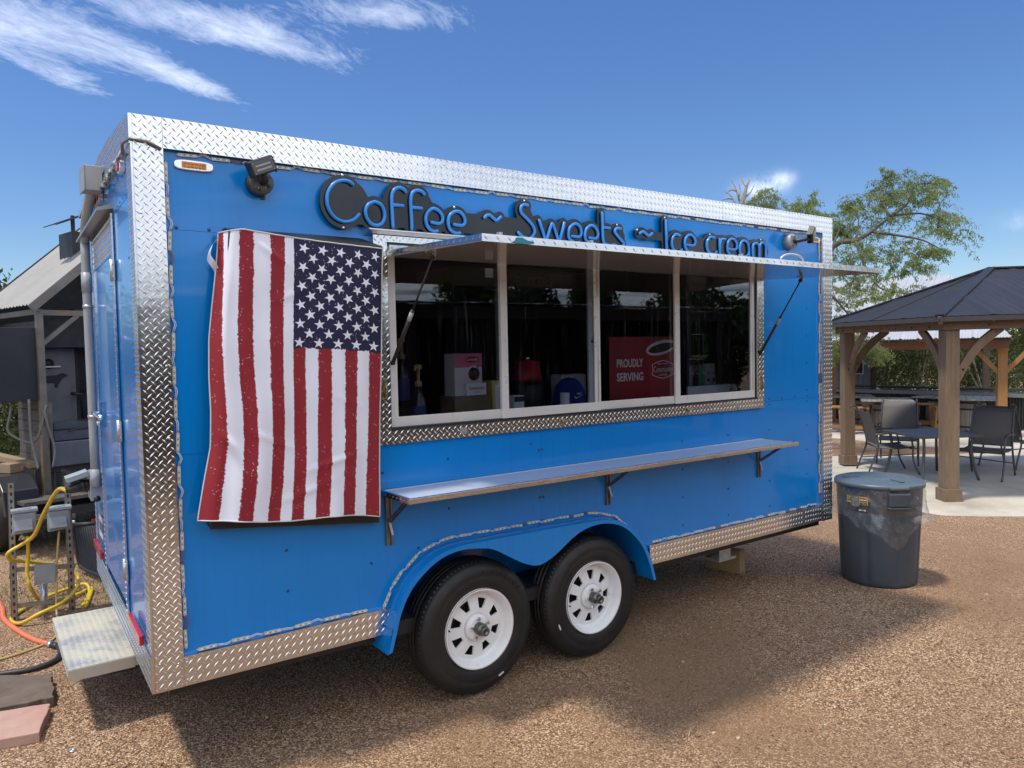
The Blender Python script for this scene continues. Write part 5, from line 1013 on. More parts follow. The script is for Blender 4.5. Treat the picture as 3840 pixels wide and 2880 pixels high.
cable('garden_hose', hp, .0165, OC, 'orange hose lying on the gravel, joined to a black end', 'hose')
cable('garden_hose', [pZ(188, 2417, .016), pZ(210, 2420, .016), pZ(226, 2438, .016), pZ(215, 2470, .015), pZ(170, 2495, .015), pZ(90, 2515, .015), pZ(-60, 2535, .015)], .0155, M('black_hose', (.02, .024, .026), .5), 'black hose curving from the end of the orange hose', 'hose')
m = MB(); m.tube([pZ(182, 2415, .016), pZ(193, 2418, .016)], .0195, 12, 0); m.tube([pZ(195, 2418, .016), pZ(215, 2424, .016)], .0185, 12, 1); tag(m.build('hose_coupling', [GALV, BLACK]), 'ribbed coupling with steel clamp between the two hoses', 'coupling')
# ---------------------------------------------------------------- smoker trailer behind the food trailer
SO = Vector((-.03, 4.98, 0)); S1 = Vector((.968, .25, 0)).normalized(); S2 = Vector((-.25, .968, 0)).normalized()
def SL(a, b, z): return SO + S1 * a + S2 * b + Vector((0, 0, z))
SROT = Matrix((S1, S2, Vector((0, 0, 1)))).transposed()
def pb(u, v, b):       # photograph pixel on the smoker's plane at depth b
    d = Vector(_ray(u, v)); c = Vector(CAM); t = (SO + S2 * b - c).dot(S2) / d.dot(S2); return c + d * t
def ab(u, v, b): q = pb(u, v, b) - SO; return q.dot(S1), q.z
def sbox(m, a0, a1, b0, b1, z0, z1, mi=0): return m.hexa([SL(a0, b0, z0), SL(a1, b0, z0), SL(a1, b1, z0), SL(a0, b1, z0), SL(a0, b0, z1), SL(a1, b0, z1), SL(a1, b1, z1), SL(a0, b1, z1)], mi)
SM = thing('smoker_trailer', 'dark barbecue smoker trailer with grey ribbed metal roof', 'smoker trailer', SL(.6, .8, 0))
DKS = M('dark_steel', (.03, .032, .037), .5, .3, .25, 8, dirt=(.06, .05, .045)); GRS = M('weathered_grey_steel', (.18, .17, .155), .5, .5, .2, 8, dirt=(.2, .14, .09)); ROOFG = M('ribbed_roof_grey', (.33, .315, .285), .5, .35, .08, 3)
GW = wood('weathered_planks', (.055, .05, .046), (.14, .13, .12), (3, 3, 16)); STEEL2 = M('brushed_steel', (.2, .205, .215), .33, .8, .12, 20); LWOOD = wood('pale_timber', (.24, .165, .095), (.38, .28, .18), (12, 2, 12))
zc0 = pb(150, 1160, 0).z
# posts
for a, b, z1, w in ((.0, .0, zc0, .055), (.0, 1.55, zc0, .05), (1.9, .0, 3.2, .05), (1.9, 1.55, 3.2, .05)):
    m = MB(); m.obox(SL(a, b, z1 / 2 + .2), (w, w, z1 - .4), SROT); m.build('roof_post', GRS, SM)
for b in (.3, .75): m = MB(); m.obox(SL(.62, b, 1.45), (.13, .13, 1.7), SROT); m.build('chimney_post', DKS, SM)
(ra0, rz0), (ra1, rz1) = ab(138, 1155, -.085), ab(315, 1009, -.085); slope = (rz1 - rz0) / (ra1 - ra0)
def rz(a): return rz0 + .067 + slope * (a - ra0)
# roof: separate ribbed sheets
nsh, bw = 5, .36
for i in range(nsh):
    b0 = -.09 + i * bw; m = MB()
    prof = []
    for k in range(12):
        q = k / 11; prof.append((b0 + (bw - .004) * q, .012 if (k % 3 == 1) else 0))
    vs = [SL(-.08, b, rz(-.08) + h) for b, h in prof] + [SL(1.25, b, rz(1.25) + h) for b, h in prof]; n = len(prof)
    m.add(vs, [(j, j + 1, n + j + 1, n + j) for j in range(n - 1)]); vs2 = [v - Vector((0, 0, .006)) for v in vs]; m.add(vs2, [(j + 1, j, n + j, n + j + 1) for j in range(n - 1)], 1)  # undersides coloured dark to stand for the shade under the roof
    m.add([vs[0], vs2[0], vs2[n], vs[n], vs[n - 1], vs2[n - 1], vs2[-1], vs[-1]], [(0, 1, 2, 3), (4, 7, 6, 5)]); m.build('roof_sheet', [ROOFG, DKS], SM)
    vs = [SL(1.26, b, rz(1.25) + h) for b, h in prof] + [SL(2.5, b, rz(1.25) - slope * 1.25 + h) for b, h in prof]; m = MB(); m.add(vs, [(j, n + j, n + j + 1, j + 1) for j in range(n - 1)]); m.build('roof_sheet', ROOFG, SM)
for k in range(6):
    a = -.02 + k * .23; m = MB(); m.beam(SL(a, -.07, rz(a) - .03), SL(a, 1.68, rz(a) - .03), .03, .035); m.build('purlin', DKS, SM)
for b in (-.085, 1.66):
    m = MB(); m.beam(SL(-.09, b, rz(-.09) - .03), SL(1.25, b, rz(1.25) - .03), .02, .075); m.build('rake_trim', GRS if b < 0 else DKS, SM)
m = MB(); m.beam(SL(.03, 0, zc0 - .03), SL(2.0, 0, zc0 - .03), .04, .05); m.beam(SL(.0, .03, zc0 - .02), SL(0, 1.55, zc0 - .02), .04, .05); m.build('eave_beam', GRS, SM)
m = MB(); m.beam(SL(.02, 0, 1.93), SL(.33, 0, zc0 - .05), .03, .04); m.build('brace', GRS, SM)
m = MB(); m.prism([(-.02, zc0 - .25), (2.0, zc0 - .25), (1.25, rz(1.25) - .05), (-.02, rz(0) - .05)], SO + S2 * 1.5, S1, EZ, S2, .02); m.build('dark_fill_sheet', DKS, SM)  # dark sheet added to fill the shade under the roof and hide the trees
m = MB(); m.obox(SL(.95, .9, 2.03), (1.7, 1.2, .26), SROT); m.build('smoke_hood', DKS, SM)
m = MB(); c = pb(275, 890, .6); a_, z_ = ab(275, 880, .6); sbox(m, a_ - .05, a_ + .28, .5, .85, rz(a_) - .1, z_ + .02); 
for k in (0, .1, .27): m.obox(SL(a_ - .03 + k, .52, z_ + .08), (.03, .03, .2), SROT)
m.beam(SL(a_ - .14, .5, z_ + .1), SL(a_ + .35, .5, z_ + .33), .35, .02); m.beam(SL(a_ - .26, .5, z_ + .05), SL(a_ - .14, .5, z_ + .1), .3, .008); m.build('chimney_cowl', DKS, SM)
# hanging tank box, with pipe and valve
z0, z1 = ab(100, 1505, .02)[1], ab(100, 1228, .02)[1]
m = MB(); sbox(m, -.36, -.03, .02, .52, z0, z1); tb = m.build('tank_box', M('tank_charcoal', (.03, .032, .04), .45, .2, .12, 4), SM, .004)
m = MB(); q = SL(-.37, .06, z1 - .11); m.tube([q + S2 * .5, q], .012, 8); m.lathe([(.018, -.02), (.024, 0), (.018, .02)], q + S2 * .08, S2, 10); m.tube([q + S2 * .08, q + S2 * .08 + Vector((0, 0, .035))], .007); m.build('valve_pipe', CHROME, tb)
# weathered plank end wall, plank by plank
zt, zb = z0 + .0, .78
npk = 6
for i in range(npk):
    a0 = zb + (zt + .02 - zb) * i / npk; a1 = zb + (zt + .02 - zb) * (i + 1) / npk - .005
    m = MB(); off = random.uniform(-.004, .004); sbox(m, -.02 + off, .012 + off, .03, .62, a0, a1); m.build('plank', GW, SM)
m = MB(); m.obox(SL(.0, .005, (zb + .3) / 2 + .25), (.06, .06, zb), SROT); m.build('corner_leg', LWOOD, SM)
for k, (u0, off) in enumerate(((40, .12), (72, .02))):
    pts = [SL(-.1 - off, .1, z0 + .01), SL(-.12 - off, .1, z0 - .12), SL(-.13 - off, .12, 1.12), SL(-.1, .02, 1.02), SL(-.03, -.02, 1.15), SL(.0, -.03, 1.32)] if k == 0 else [SL(-.12, -.02, z0 + .02), SL(-.12, -.03, 1.1), SL(-.1, -.05, .9), SL(-.09, -.08, .78)]
    m = MB(); m.tube(smooth([tuple(p) for p in pts], 5), .011, 8); m.build('hose', M('grey_hose', (.14, .14, .14), .5), SM)
m = MB(); m.tube(smooth([tuple(p) for p in (SL(.02, -.03, 1.36), SL(.0, -.04, 1.3), SL(.02, -.05, 1.15), SL(.06, -.06, .95), SL(.03, -.08, .78))], 5), .011, 8); m.build('hose', bpy.data.materials['grey_hose'], SM)
# plate panel with animal silhouette
a0, zt = ab(168, 1308, .45); a1, zb = ab(292, 1590, .45)
m = MB(); sbox(m, a0, a1, .45, .47, zb, zt); m.tread(SL(a0, .45, zb), S1, EZ, -S2, a1 - a0, zt - zb, .026, hgt=.002); pn = m.build('plate_panel', M('painted_tread_grey', (.17, .17, .175), .45, .3, .15), SM)
m = MB(); [sbox(m, *q) for q in ((a0, a1 + .03, .44, .475, zt, zt + .025), (a1, a1 + .03, .44, .475, zb, zt))]; m.build('panel_frame', DKS, pn)
ox, oz = ab(160, 1440, .44); k_ = (ab(260, 1440, .44)[0] - ox) / 100
oz0 = oz
bear = [(8, -36), (20, -36), (40, -38), (54, -38), (66, -44), (72, -46), (76, -49), (80, -45), (88, -42), (96, -35), (95, -31), (86, -29), (76, -22), (68, -12), (62, -2), (57, 6), (57, 12), (60, 15), (50, 16), (44, 12), (46, 4), (46, -6), (40, -4), (30, -6), (20, -4), (8, -6)]
m = MB(); m.prism([(ox + x * k_, oz0 - (y + 2) * k_ * .95) for x, y in bear], SO + S2 * .447, S1, EZ, -S2, .004); m.build('animal_silhouette', INK, pn)
m = MB(); m.lathe([(.05, 0), (.05, .004)], SL(ox + 26 * k_, .446, oz0 + 82 * k_), -S2, 20); m.build('round_hole', INK, pn); m = MB(); m.obox(SL(ox + 30 * k_, .44, oz0 + 70 * k_), (.17, .06, .012), SROT); m.build('small_ledge', PAPER, pn)
m = MB(); m.tube([pb(265, 1475, .4), pb(315, 1480, .35)], .016, 8); m.build('lever', DKS, SM)
# firebox, work shelves, lower cabinet with louvres
m = MB(); aa, zz = ab(300, 1480, .6); sbox(m, aa - .02, aa + .8, .55, 1.0, .75, zz); m.lathe([(.25, 0), (.25, .8)], SL(aa, .75, 1.22), S1, 20); m.build('firebox', DKS, SM)
for v0, v1, b0, b1, mt in ((1590, 1600, .05, .5, STEEL2), (1618, 1640, .0, .4, STEEL2)):
    m = MB(); x0, zA = ab(203, v0, b0); x1, zB = ab(352, v1, b0); sbox(m, x0, x1 + .5, b0, b1, zB, zA); m.build('work_shelf', mt, SM)
x0, zA = ab(197, 1661, -.03); x1, zB = ab(350, 1733, -.03); m = MB(); sbox(m, x0, x1 + .5, -.03, .35, zB, zA); m.build('drawer_box', M('blue_steel', (.19, .215, .25), .35, .6), SM, .003)
for i in range(4): q = pb(238 + i * 12, 1634, .02); m = MB(); m.lathe([(.001, .012), (.016, .01), (.02, 0), (.001, -.004)], q, EZ, 10); m.build('knob', CHROME, SM)
m = MB(); m.tube([pb(255, 1615, .0), pb(300, 1608, 0), pb(330, 1603, 0)], .009, 6); tag(m.build('long_lighter', BLACK), 'black long-handled lighter on the smoker work shelf', 'lighter')
x0, zA = ab(153, 1505, .0); x1, zB = ab(201, 1645, .0); m = MB(); m.hexa([SL(x0, .0, zB + .05), SL(x1, .0, zB), SL(x1, .02, zB), SL(x0, .02, zB + .05), SL(x0, 0, zA), SL(x1, 0, zA - .02), SL(x1, .02, zA - .02), SL(x0, .02, zA)]); m.build('splash_guard', GRS, SM)
m = MB(); x0, zA = ab(152, 1640, .03); sbox(m, x0, x0 + .33, .03, .3, .78, zA); m.build('side_cabinet', M('taupe_steel', (.14, .125, .11), .5, .4), SM)
x0, zA = ab(160, 1735, .06); x1, zB = ab(318, 1830, .06); m = MB(); sbox(m, x0, x1 + .5, .06, .6, zB - .1, zA); lc = m.build('lower_cabinet', bpy.data.materials['taupe_steel'], SM)
for i in range(4):
    for j in range(7):
        q = pb(182 + i * 29 + 10, 1772 + j * 8, .058); m = MB(); m.obox(q, (.045, .004, .009), SROT); m.build('louvre', BLACK, lc)
# chassis: fender, tyre, decking, ramp
m = MB(); fp_ = [(-.55, .40), (-.5, .62), (-.36, .74), (.12, .74), (.2, .66), (.36, .44), (.36, .40), (.2, .5), (.1, .68), (-.34, .68), (-.44, .6), (-.5, .40)]
m.prism(fp_, SL(-.0, .35, 0) + S1 * -.12, S2, EZ, -S1, .28); fd = m.build('mudguard', M('fender_black', (.02, .021, .024), .3, 0, .2), SM, .006)
m = MB(); m.prism([(-.42, .68), (-.42, .36), (.25, .36), (.15, .68)], SL(-.13, .33, 0), S2, EZ, S1, .02); m.build('guard_back', bpy.data.materials['fender_black'], SM)
m = MB(); m.lathe([(.16, .0), (.29, .0), (.33, .03), (.335, .1), (.33, .17), (.29, .2), (.16, .2)], SL(-.40, .36, .335), S1, 40); ty = m.build('wheel', TYB, SM); m = MB(); m.lathe([(.165, .02), (.15, .03), (.05, .025), (.04, .0)], SL(-.40, .36, .335), S1, 24); m.build('rim', GRS, ty)
m = MB(); c = SL(-.23, .22, .785); m.obox(c, (.11, .16, .085), Matrix.Rotation(R(20), 3, 'Z') @ SROT); tag(m.build('timber_offcut', LWOOD, None, .003), 'pale timber offcut resting on the black smoker mudguard', 'timber')
m = MB(); m.beam(SL(-.06, .1, .80), SL(-.06, 1.5, .80), .1, .05); m.build('edge_timber', LWOOD, SM)
for k in range(30): m = MB(); m.beam(SL(-.09, .02 + k * .045, .64), SL(-.09, .02 + k * .045, .77), .005, .005); m.build('mesh_bar', GRS, SM)
for i in range(7):
    m = MB(); sbox(m, -.3 + i * .3, -.005 + i * .3, -.35, -.06, .50, .53); m.build('deck_board', GW, SM)
m = MB(); sbox(m, -.1, 2.0, -.36, 1.6, .36, .44); m.build('chassis_frame', DKS, SM)
m = MB(); m.beam(SL(.1, -.1, .75), SL(.42, -.34, .52), .05, .02); m.build('angle_iron', DKS, SM)
m = MB(); m.lathe([(.16, .0), (.29, .0), (.31, .03), (.31, .12), (.29, .15), (.16, .15)], SL(.55, -.2, .53), EZ, 32); tag(m.build('spare_tyre', TYB), 'spare tyre lying flat on the smoker trailer deck', 'tyre')
RP = thing('mesh_ramp', 'black expanded metal ramp let down from the smoker trailer', 'ramp', pZ(330, 2080, .1))
ra, rb_, rc_, rd_ = pZ(272, 1968, .42), pZ(372, 1962, .42), pZ(300, 2120, .07), pZ(420, 2175, .05)
m = MB(); m.tube(smooth([tuple(q) for q in (ra, ra.lerp(rc_, .5), ra.lerp(rc_, .92), rc_.lerp(rd_, .1) + (rc_ - ra) * .03, rc_.lerp(rd_, .5) + (rc_ - ra) * .03, rd_)], 4), .018, 8); m.tube([ra, rb_], .018, 8); m.tube([rb_, rd_], .018, 8); m.build('ramp_frame', DKS, RP)
nr = 40
for i in range(nr):
    t_ = (i + .5) / nr; m = MB(); z = [ra.lerp(rc_, t_).lerp(rb_.lerp(rd_, t_), k / 25) + (rc_ - ra) * (.011 if k % 2 else -.011) for k in range(26)]; m.tube(z, .007, 4); m.build('mesh_strand', DKS, RP)
m = MB(); m.obox(SL(-.02, -.45, .30), (.16, .03, .05), SROT); m.build('light_bar', PAPER, SM); m = MB(); m.obox(SL(.22, -.47, .28), (.035, .02, .06), SROT); m.build('reflector', REDLENS, SM)
# ---------------------------------------------------------------- gazebo on its concrete slab
ZS = -.13
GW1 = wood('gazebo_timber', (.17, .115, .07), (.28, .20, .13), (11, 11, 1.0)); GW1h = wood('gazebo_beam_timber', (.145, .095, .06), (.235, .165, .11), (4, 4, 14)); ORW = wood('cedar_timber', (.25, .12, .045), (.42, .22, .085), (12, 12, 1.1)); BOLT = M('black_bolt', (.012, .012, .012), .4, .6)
G1 = Vector((.813, -.582, 0)).normalized(); G2 = Vector((.582, .813, 0)).normalized(); GO = Vector((8.95, 1.03, ZS)); GROT = Matrix((G1, G2, Vector((0, 0, 1)))).transposed()
GL = (Vector((10.55, 3.24, 0)) - Vector((GO.x, GO.y, 0))).length
def gp(a, b, z=0.): return GO + G1 * a + G2 * b + Vector((0, 0, z))
sp_ = [gp(-.72, -.62), gp(-.55, -.78), gp(.3, -.86), gp(6.2, -.86), gp(6.2, GL + 1.0), gp(-.75, GL + 1.0), gp(-.8, .5)]
m = MB(); m.prism([(p.x, p.y) for p in sp_], (0, 0, ZS - .12), EX, (0, 1, 0), EZ, .12); struct(m.build('patio_slab', CONC, None, .01))
GZB = thing('gazebo', 'brown timber gazebo with dark ribbed metal hip roof and curved braces', 'gazebo', GO)
GW_, PH = 3.9, 2.05
posts = [(0, 0), (0, GL), (GW_, 0), (GW_, GL)]
for a, b in posts:
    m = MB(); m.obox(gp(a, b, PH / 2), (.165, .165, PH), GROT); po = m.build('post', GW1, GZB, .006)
    for k, (da, db) in enumerate(((-1, 0), (1, 0), (0, -1), (0, 1))):
        m = MB(); c = gp(a, b, .075) + G1 * da * .095 + G2 * db * .095; m.obox(c, (.022 if da else .208, .022 if db else .168, .15), GROT); m.build('base_board', GW1, po, .003)
bz0, bz1 = PH, PH + .14
def bm(p, q, w, h, nm, mat=GW1h): m = MB(); m.beam(p, q, w, h); return m.build(nm, mat, GZB, .004)
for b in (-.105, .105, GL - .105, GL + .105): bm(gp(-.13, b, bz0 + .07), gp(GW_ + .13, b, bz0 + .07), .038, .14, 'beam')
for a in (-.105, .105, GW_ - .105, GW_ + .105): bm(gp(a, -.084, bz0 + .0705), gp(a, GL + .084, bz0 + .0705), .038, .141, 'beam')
def brace(p0, p1, mid, w=.045, d=.10):
    P = smooth([tuple(p0), tuple(p0.lerp(p1, .5) + mid), tuple(p1)], 5); P = [Vector(q) for q in P]
    hd = Vector((p1.x - p0.x, p1.y - p0.y, 0)).normalized(); side = Vector((-hd.y, hd.x, 0)); m = MB(); vs = []
    for i, q in enumerate(P):
        t = (P[min(i + 1, len(P) - 1)] - P[max(i - 1, 0)]).normalized(); nn = side.cross(t)
        vs += [q + side * w / 2 + nn * d / 2, q - side * w / 2 + nn * d / 2, q - side * w / 2 - nn * d / 2, q + side * w / 2 - nn * d / 2]
    n = len(P); m.add(vs, [(i * 4 + k, i * 4 + (k + 1) % 4, (i + 1) * 4 + (k + 1) % 4, (i + 1) * 4 + k) for i in range(n - 1) for k in range(4)] + [(3, 2, 1, 0), tuple(range((n - 1) * 4, n * 4))])
    b = m.build('brace', GW1, GZB, .003)
    for k in (.1, .2):
        q = p0.lerp(p1, k) + mid * k * 2
        for sg_ in (-1, 1): m = MB(); m.lathe([(.014, 0), (.012, .006), (.004, .008)], q + side * sg_ * w / 2, side * sg_, 10); m.build('bolt', BOLT, b)
for a, b in posts:
    sa, sb = (1 if a == 0 else -1), (1 if b == 0 else -1)
    brace(gp(a + sa * .06, b, 1.42), gp(a + sa * .62, b, PH + .02), G1 * sa * -.04 + Vector((0, 0, .06)))
    brace(gp(a, b + sb * .06, 1.42), gp(a, b + sb * .62, PH + .02), G2 * sb * -.04 + Vector((0, 0, .06)))
for a in np.arange(.4, GW_, .5):
    for b in (-.126, GL + .126): m = MB(); m.lathe([(.012, 0), (.01, .006)], gp(a, b, bz0 + .05), G2 * (-1 if b < 0 else 1), 8); m.build('bolt', BOLT, GZB)
for b in np.arange(.2, GL, .4):
    for z in (.04, .1): m = MB(); m.lathe([(.012, 0), (.01, .006)], gp(-.126, b, bz0 + z), -G1, 8); m.build('bolt', BOLT, GZB)
# hip roof of ribbed panels
RBL = M('ribbed_slate_metal', (.042, .042, .05), .42, .35, .12, 2); EV, RH, ez = .26, .66, bz1 + .02
A_, B_, C_, D_ = gp(-EV, -EV, ez), gp(-EV, GL + EV, ez), gp(GW_ + EV, GL + EV, ez), gp(GW_ + EV, -EV, ez); hl = GL / 2 + EV
R1, R2 = gp(-EV + hl, GL / 2, ez + RH), gp(GW_ + EV - hl * .6, GL / 2, ez + RH)
def rib_roof(e0, e1, top0, top1, n, parent, nm, rib=.014):        # one panel after another between eave and ridge
    e = (e1 - e0); L = e.length; u = e / L; s_up = (top0 + top1) / 2 - (e0 + e1) / 2; s_up = (s_up - u * s_up.dot(u)); H_ = s_up.length; w = s_up / H_; nn = u.cross(w)
    if nn.z < 0: nn = -nn
    t0, t1 = (top0 - e0).dot(u), (top1 - e0).dot(u)
    def hmax(x): return H_ * min(1, x / max(t0, 1e-6) if t0 > 1e-3 else 1, (L - x) / max(L - t1, 1e-6) if L - t1 > 1e-3 else 1)
    pw = L / n
    for i in range(n):
        m = MB(); xs = []
        for k in range(13): xs.append((i * pw + pw * k / 12, rib if k in (0, 12) else (rib * .35 if k % 2 else 0)))
        if t0 > i * pw and t0 < (i + 1) * pw: xs.append((t0, 0.)); 
        if t1 > i * pw and t1 < (i + 1) * pw: xs.append((t1, 0.))
        xs.sort(); lo_ = [e0 + u * x + nn * h for x, h in xs]; hi_ = [e0 + u * x + w * max(hmax(x), .002) + nn * h for x, h in xs]; q = len(xs)
        m.add(lo_ + hi_, [(j, j + 1, q + j + 1, q + j) for j in range(q - 1)]); lo2 = [p - nn * .008 for p in lo_]; m.add(lo_ + lo2, [(j, q + j, q + j + 1, j + 1) for j in range(q - 1)])
        o = m.build(nm, parent[1], parent[0])
rib_roof(A_, D_, R1, R2, 7, (GZB, RBL), 'roof_panel'); rib_roof(B_, A_, R1, R1, 4, (GZB, RBL), 'roof_panel'); rib_roof(C_, B_, R2, R1, 7, (GZB, RBL), 'roof_panel'); rib_roof(D_, C_, R2, R2, 4, (GZB, RBL), 'roof_panel')
for p, q in ((A_, R1), (B_, R1), (C_, R2), (D_, R2), (R1, R2)): m = MB(); m.beam(p + Vector((0, 0, .012)), q + Vector((0, 0, .016)), .10, .02); m.build('ridge_cap', RBL, GZB)
for p, q in ((A_, B_), (B_, C_), (C_, D_), (D_, A_)): m = MB(); m.beam(p + Vector((0, 0, -.035)), q + Vector((0, 0, -.035)), .025, .055); m.build('fascia', M('slate_fascia', (.05, .045, .045), .5), GZB)
ctr = gp(GW_ / 2, GL / 2)
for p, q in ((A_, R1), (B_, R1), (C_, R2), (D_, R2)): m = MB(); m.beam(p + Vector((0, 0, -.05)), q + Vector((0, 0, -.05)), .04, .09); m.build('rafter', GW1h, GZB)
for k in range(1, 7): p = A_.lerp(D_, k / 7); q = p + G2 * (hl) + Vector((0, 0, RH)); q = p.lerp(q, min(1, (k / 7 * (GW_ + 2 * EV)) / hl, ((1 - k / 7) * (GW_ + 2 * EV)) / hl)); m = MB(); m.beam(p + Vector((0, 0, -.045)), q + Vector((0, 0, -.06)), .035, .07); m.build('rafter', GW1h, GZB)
GZB.rotation_euler = (0, -.012, 0)
# patio table and sling chairs
PMET = M('graphite_tube', (.095, .095, .097), .42, .5, .1); SLING = Nodes('sling_fabric'); _v = SLING.map((1, 1, 1)); SLING.set(color=SLING.ramp(SLING.noise(SLING.map((60, 60, 4)), 6, 4, .7), [(.3, (.10, .09, .085)), (.7, (.18, .165, .155))]), rough=.8); SLING.bump(SLING.noise(_v, 350, 2), .3, .003); SLING = SLING.m
tc_ = [pZ(3100 + a / 2.37, 1250 + b / 2.37, .5) for a, b in ((808, 920), (515, 860), (1035, 845), (1350, 900))]
cT = sum(tc_, Vector()) / 4; cT.z = ZS
TB = thing('patio_table', 'grey square patio table with slatted top under the gazebo', 'table', cT); t1 = (tc_[3] - tc_[0]).normalized(); t2 = Vector((-t1.y, t1.x, 0)); TROT = Matrix((t1, t2, Vector((0, 0, 1)))).transposed(); hw = .44
for k in range(6):
    m = MB(); m.obox(cT + t2 * ((k - 2.5) * .142) + Vector((0, 0, .625)), (.86, .136, .018), TROT); m.build('table_slat', M('table_slate', (.10, .105, .12), .4, .3, .12), TB)
m = MB()
for s_ in (-1, 1): m.obox(cT + t2 * s_ * .44 + Vector((0, 0, .618)), (.91, .03, .034), TROT); m.obox(cT + t1 * s_ * .44 + Vector((0, 0, .618)), (.03, .85, .034), TROT)
m.build('table_frame', bpy.data.materials['table_slate'], TB, .003)
for s1 in (-1, 1):
    for s2 in (-1, 1):
        b = cT + t1 * s1 * .37 + t2 * s2 * .37; o_ = (t1 * s1 + t2 * s2) * .03; m = MB(); m.tube(smooth([tuple(b + Vector((0, 0, .605))), tuple(b + o_ * -.6 + Vector((0, 0, .45))), tuple(b + o_ * .2 + Vector((0, 0, .2))), tuple(b + o_ * 1.6)], 4), [.02] * 13, 8); m.build('leg', PMET, TB)
def make_chair():
    t = thing('patio_chair', 'x y z w', 'chair'); W = .27
    for s_ in (-1, 1):
        m = MB(); m.tube(smooth([(s_ * W, -.36, 0), (s_ * W, -.29, .2), (s_ * W, -.22, .40), (s_ * (W - .01), -.27, .65), (s_ * (W - .02), -.36, .92), (s_ * (W - .02), -.42, .97), (s_ * (W - .03), -.46, .95)], 4), .0135, 8); m.build('back_leg', PMET, t)
        m = MB(); m.tube(smooth([(s_ * (W + .02), .34, 0), (s_ * (W + .02), .25, .2), (s_ * (W + .02), .24, .42), (s_ * (W + .02), .2, .56), (s_ * (W + .02), .1, .605), (s_ * (W + .02), -.1, .6), (s_ * W, -.27, .58)], 4), .0135, 8); m.build('front_leg', PMET, t)
        m = MB(); m.obox((s_ * (W + .02), .0, .615), (.045, .34, .012)); m.build('armrest', PMET, t, .004)
        m = MB(); m.tube([(s_ * W, -.24, .39), (s_ * W, .0, .375), (s_ * W, .27, .40)], .012, 8); m.build('seat_rail', PMET, t)
    m = MB(); m.tube([(-W, -.3, .18), (W, .28, .3)], .009, 6); m.tube([(W, .25, .37), (-W, .25, .37)], .01, 6); m.build('stretcher', PMET, t)
    m = MB(); m.grid(lambda a, b: Vector(((a - .5) * 2 * (W - .006), -.235 + .52 * b, .395 - .018 * math.sin(math.pi * b) - .012 * math.sin(math.pi * a) + (.0 if b < .9 else -.02 * (b - .9) / .1))), 8, 8); m.build('seat_sling', SLING, t)
    m = MB(); m.grid(lambda a, b: Vector(((a - .5) * 2 * (W - .016), -.228 - .055 * b - .11 * b * b - (.07 * max(0, b - .86) / .14) + .02 * math.sin(math.pi * a), .42 + .55 * b - .03 * max(0, b - .9) / .1)), 8, 14); m.build('back_sling', SLING, t)
    return t
ch = make_chair()
def chair_at(p, face, label, first=False, sc=.93):
    d = Vector((face[0] - p[0], face[1] - p[1], 0)); rz_ = math.atan2(-d.x, d.y)
    if first: ch.location = (p[0], p[1], ZS); ch.rotation_euler = (0, 0, rz_); ch['label'] = label; ch['group'] = 'chairs round the patio tables'; ch.scale = (sc,) * 3
    else: dup(ch, (p[0], p[1], ZS), rz_, label, 'chairs round the patio tables', sc)
def chair_dir(p, f, label, first=False): chair_at(p, (p[0] + f[0], p[1] + f[1]), label, first, 1.0)
chair_dir((10.42, 2.55), (.72, -.70), 'patio chair standing side-on by the gazebo post nearest the trailer', True)
chair_dir((11.45, 2.93), (-.9, -.42), 'patio chair on the far side of the slatted table')
chair_dir((10.98, 1.46), (-1, -.12), 'patio chair with curled arms pulled up beside the bolted gazebo post')
chair_dir((12.25, 1.62), (.95, -.15), 'patio chair turned away beside a second table')
# ---------------------------------------------------------------- open bar building beyond the gazebo
BG = -.36
WR = M('white_roof_metal', (.50, .51, .53), .4, .25, .05, 1.5); RDW = wood('red_brown_fascia', (.12, .045, .025), (.21, .085, .045), (3, 3, 14)); DKW = M('dark_post', (.05, .03, .022), .6, 0, .3, 10); DKC = M('dark_corrugated', (.04, .044, .05), .45, .5, .25, 6, dirt=(.075, .07, .065)); CNT = M('polished_counter', (.05, .052, .055), .14, 0, .3, 6); CNE = M('counter_edge', (.20, .20, .195), .5, .2, .1)
m = MB(); m.prism([(13.65, 7.9), (13.4, 4.2), (16.5, 1.2), (26, -1), (30, 9), (18, 14)], (0, 0, gz(16) - .12), EX, (0, 1, 0), EZ, .14); struct(m.build('bar_slab', CONC))
BAR = thing('bar_building', 'open-sided bar with white ribbed metal roof and timber posts', 'bar building', (19, 6, BG))
E0, E1 = pD(2900, 1290, 18.0), pD(3795, 1263, 15.4); T0, T1 = pD(2900, 1099, 23.5), pD(3840, 1011, 20.6)
T1 = T0 + (E1 - E0) + Vector((0, 0, 0)); T0.z = T1.z = pD(3500, 1043, 22).z; E0.z = E1.z = pD(3500, 1271, 16.5).z
rib_roof(E0, E1, T0, T1, 14, (BAR, WR), 'roof_panel', .035)
bk = (T0 - E0); bkw = Vector((bk.x, bk.y, 0)); rib_roof(E1 + bkw * 2, E0 + bkw * 2, T1, T0, 12, (BAR, WR), 'roof_panel')
m = MB(); m.beam(E0 + Vector((0, 0, -.14)) + bkw * .03, E1 + Vector((0, 0, -.14)) + bkw * .03, .06, .17); m.build('fascia', RDW, BAR)
m = MB(); m.prism([(0, 0), (1, 0), (.5, (T1.z - E1.z))], E1 + Vector((0, 0, -.05)), bkw * 2, EZ, (E1 - E0).normalized(), .03); m.build('gable', RDW, BAR)
ru = (E1 - E0).normalized(); rb = bkw.normalized()
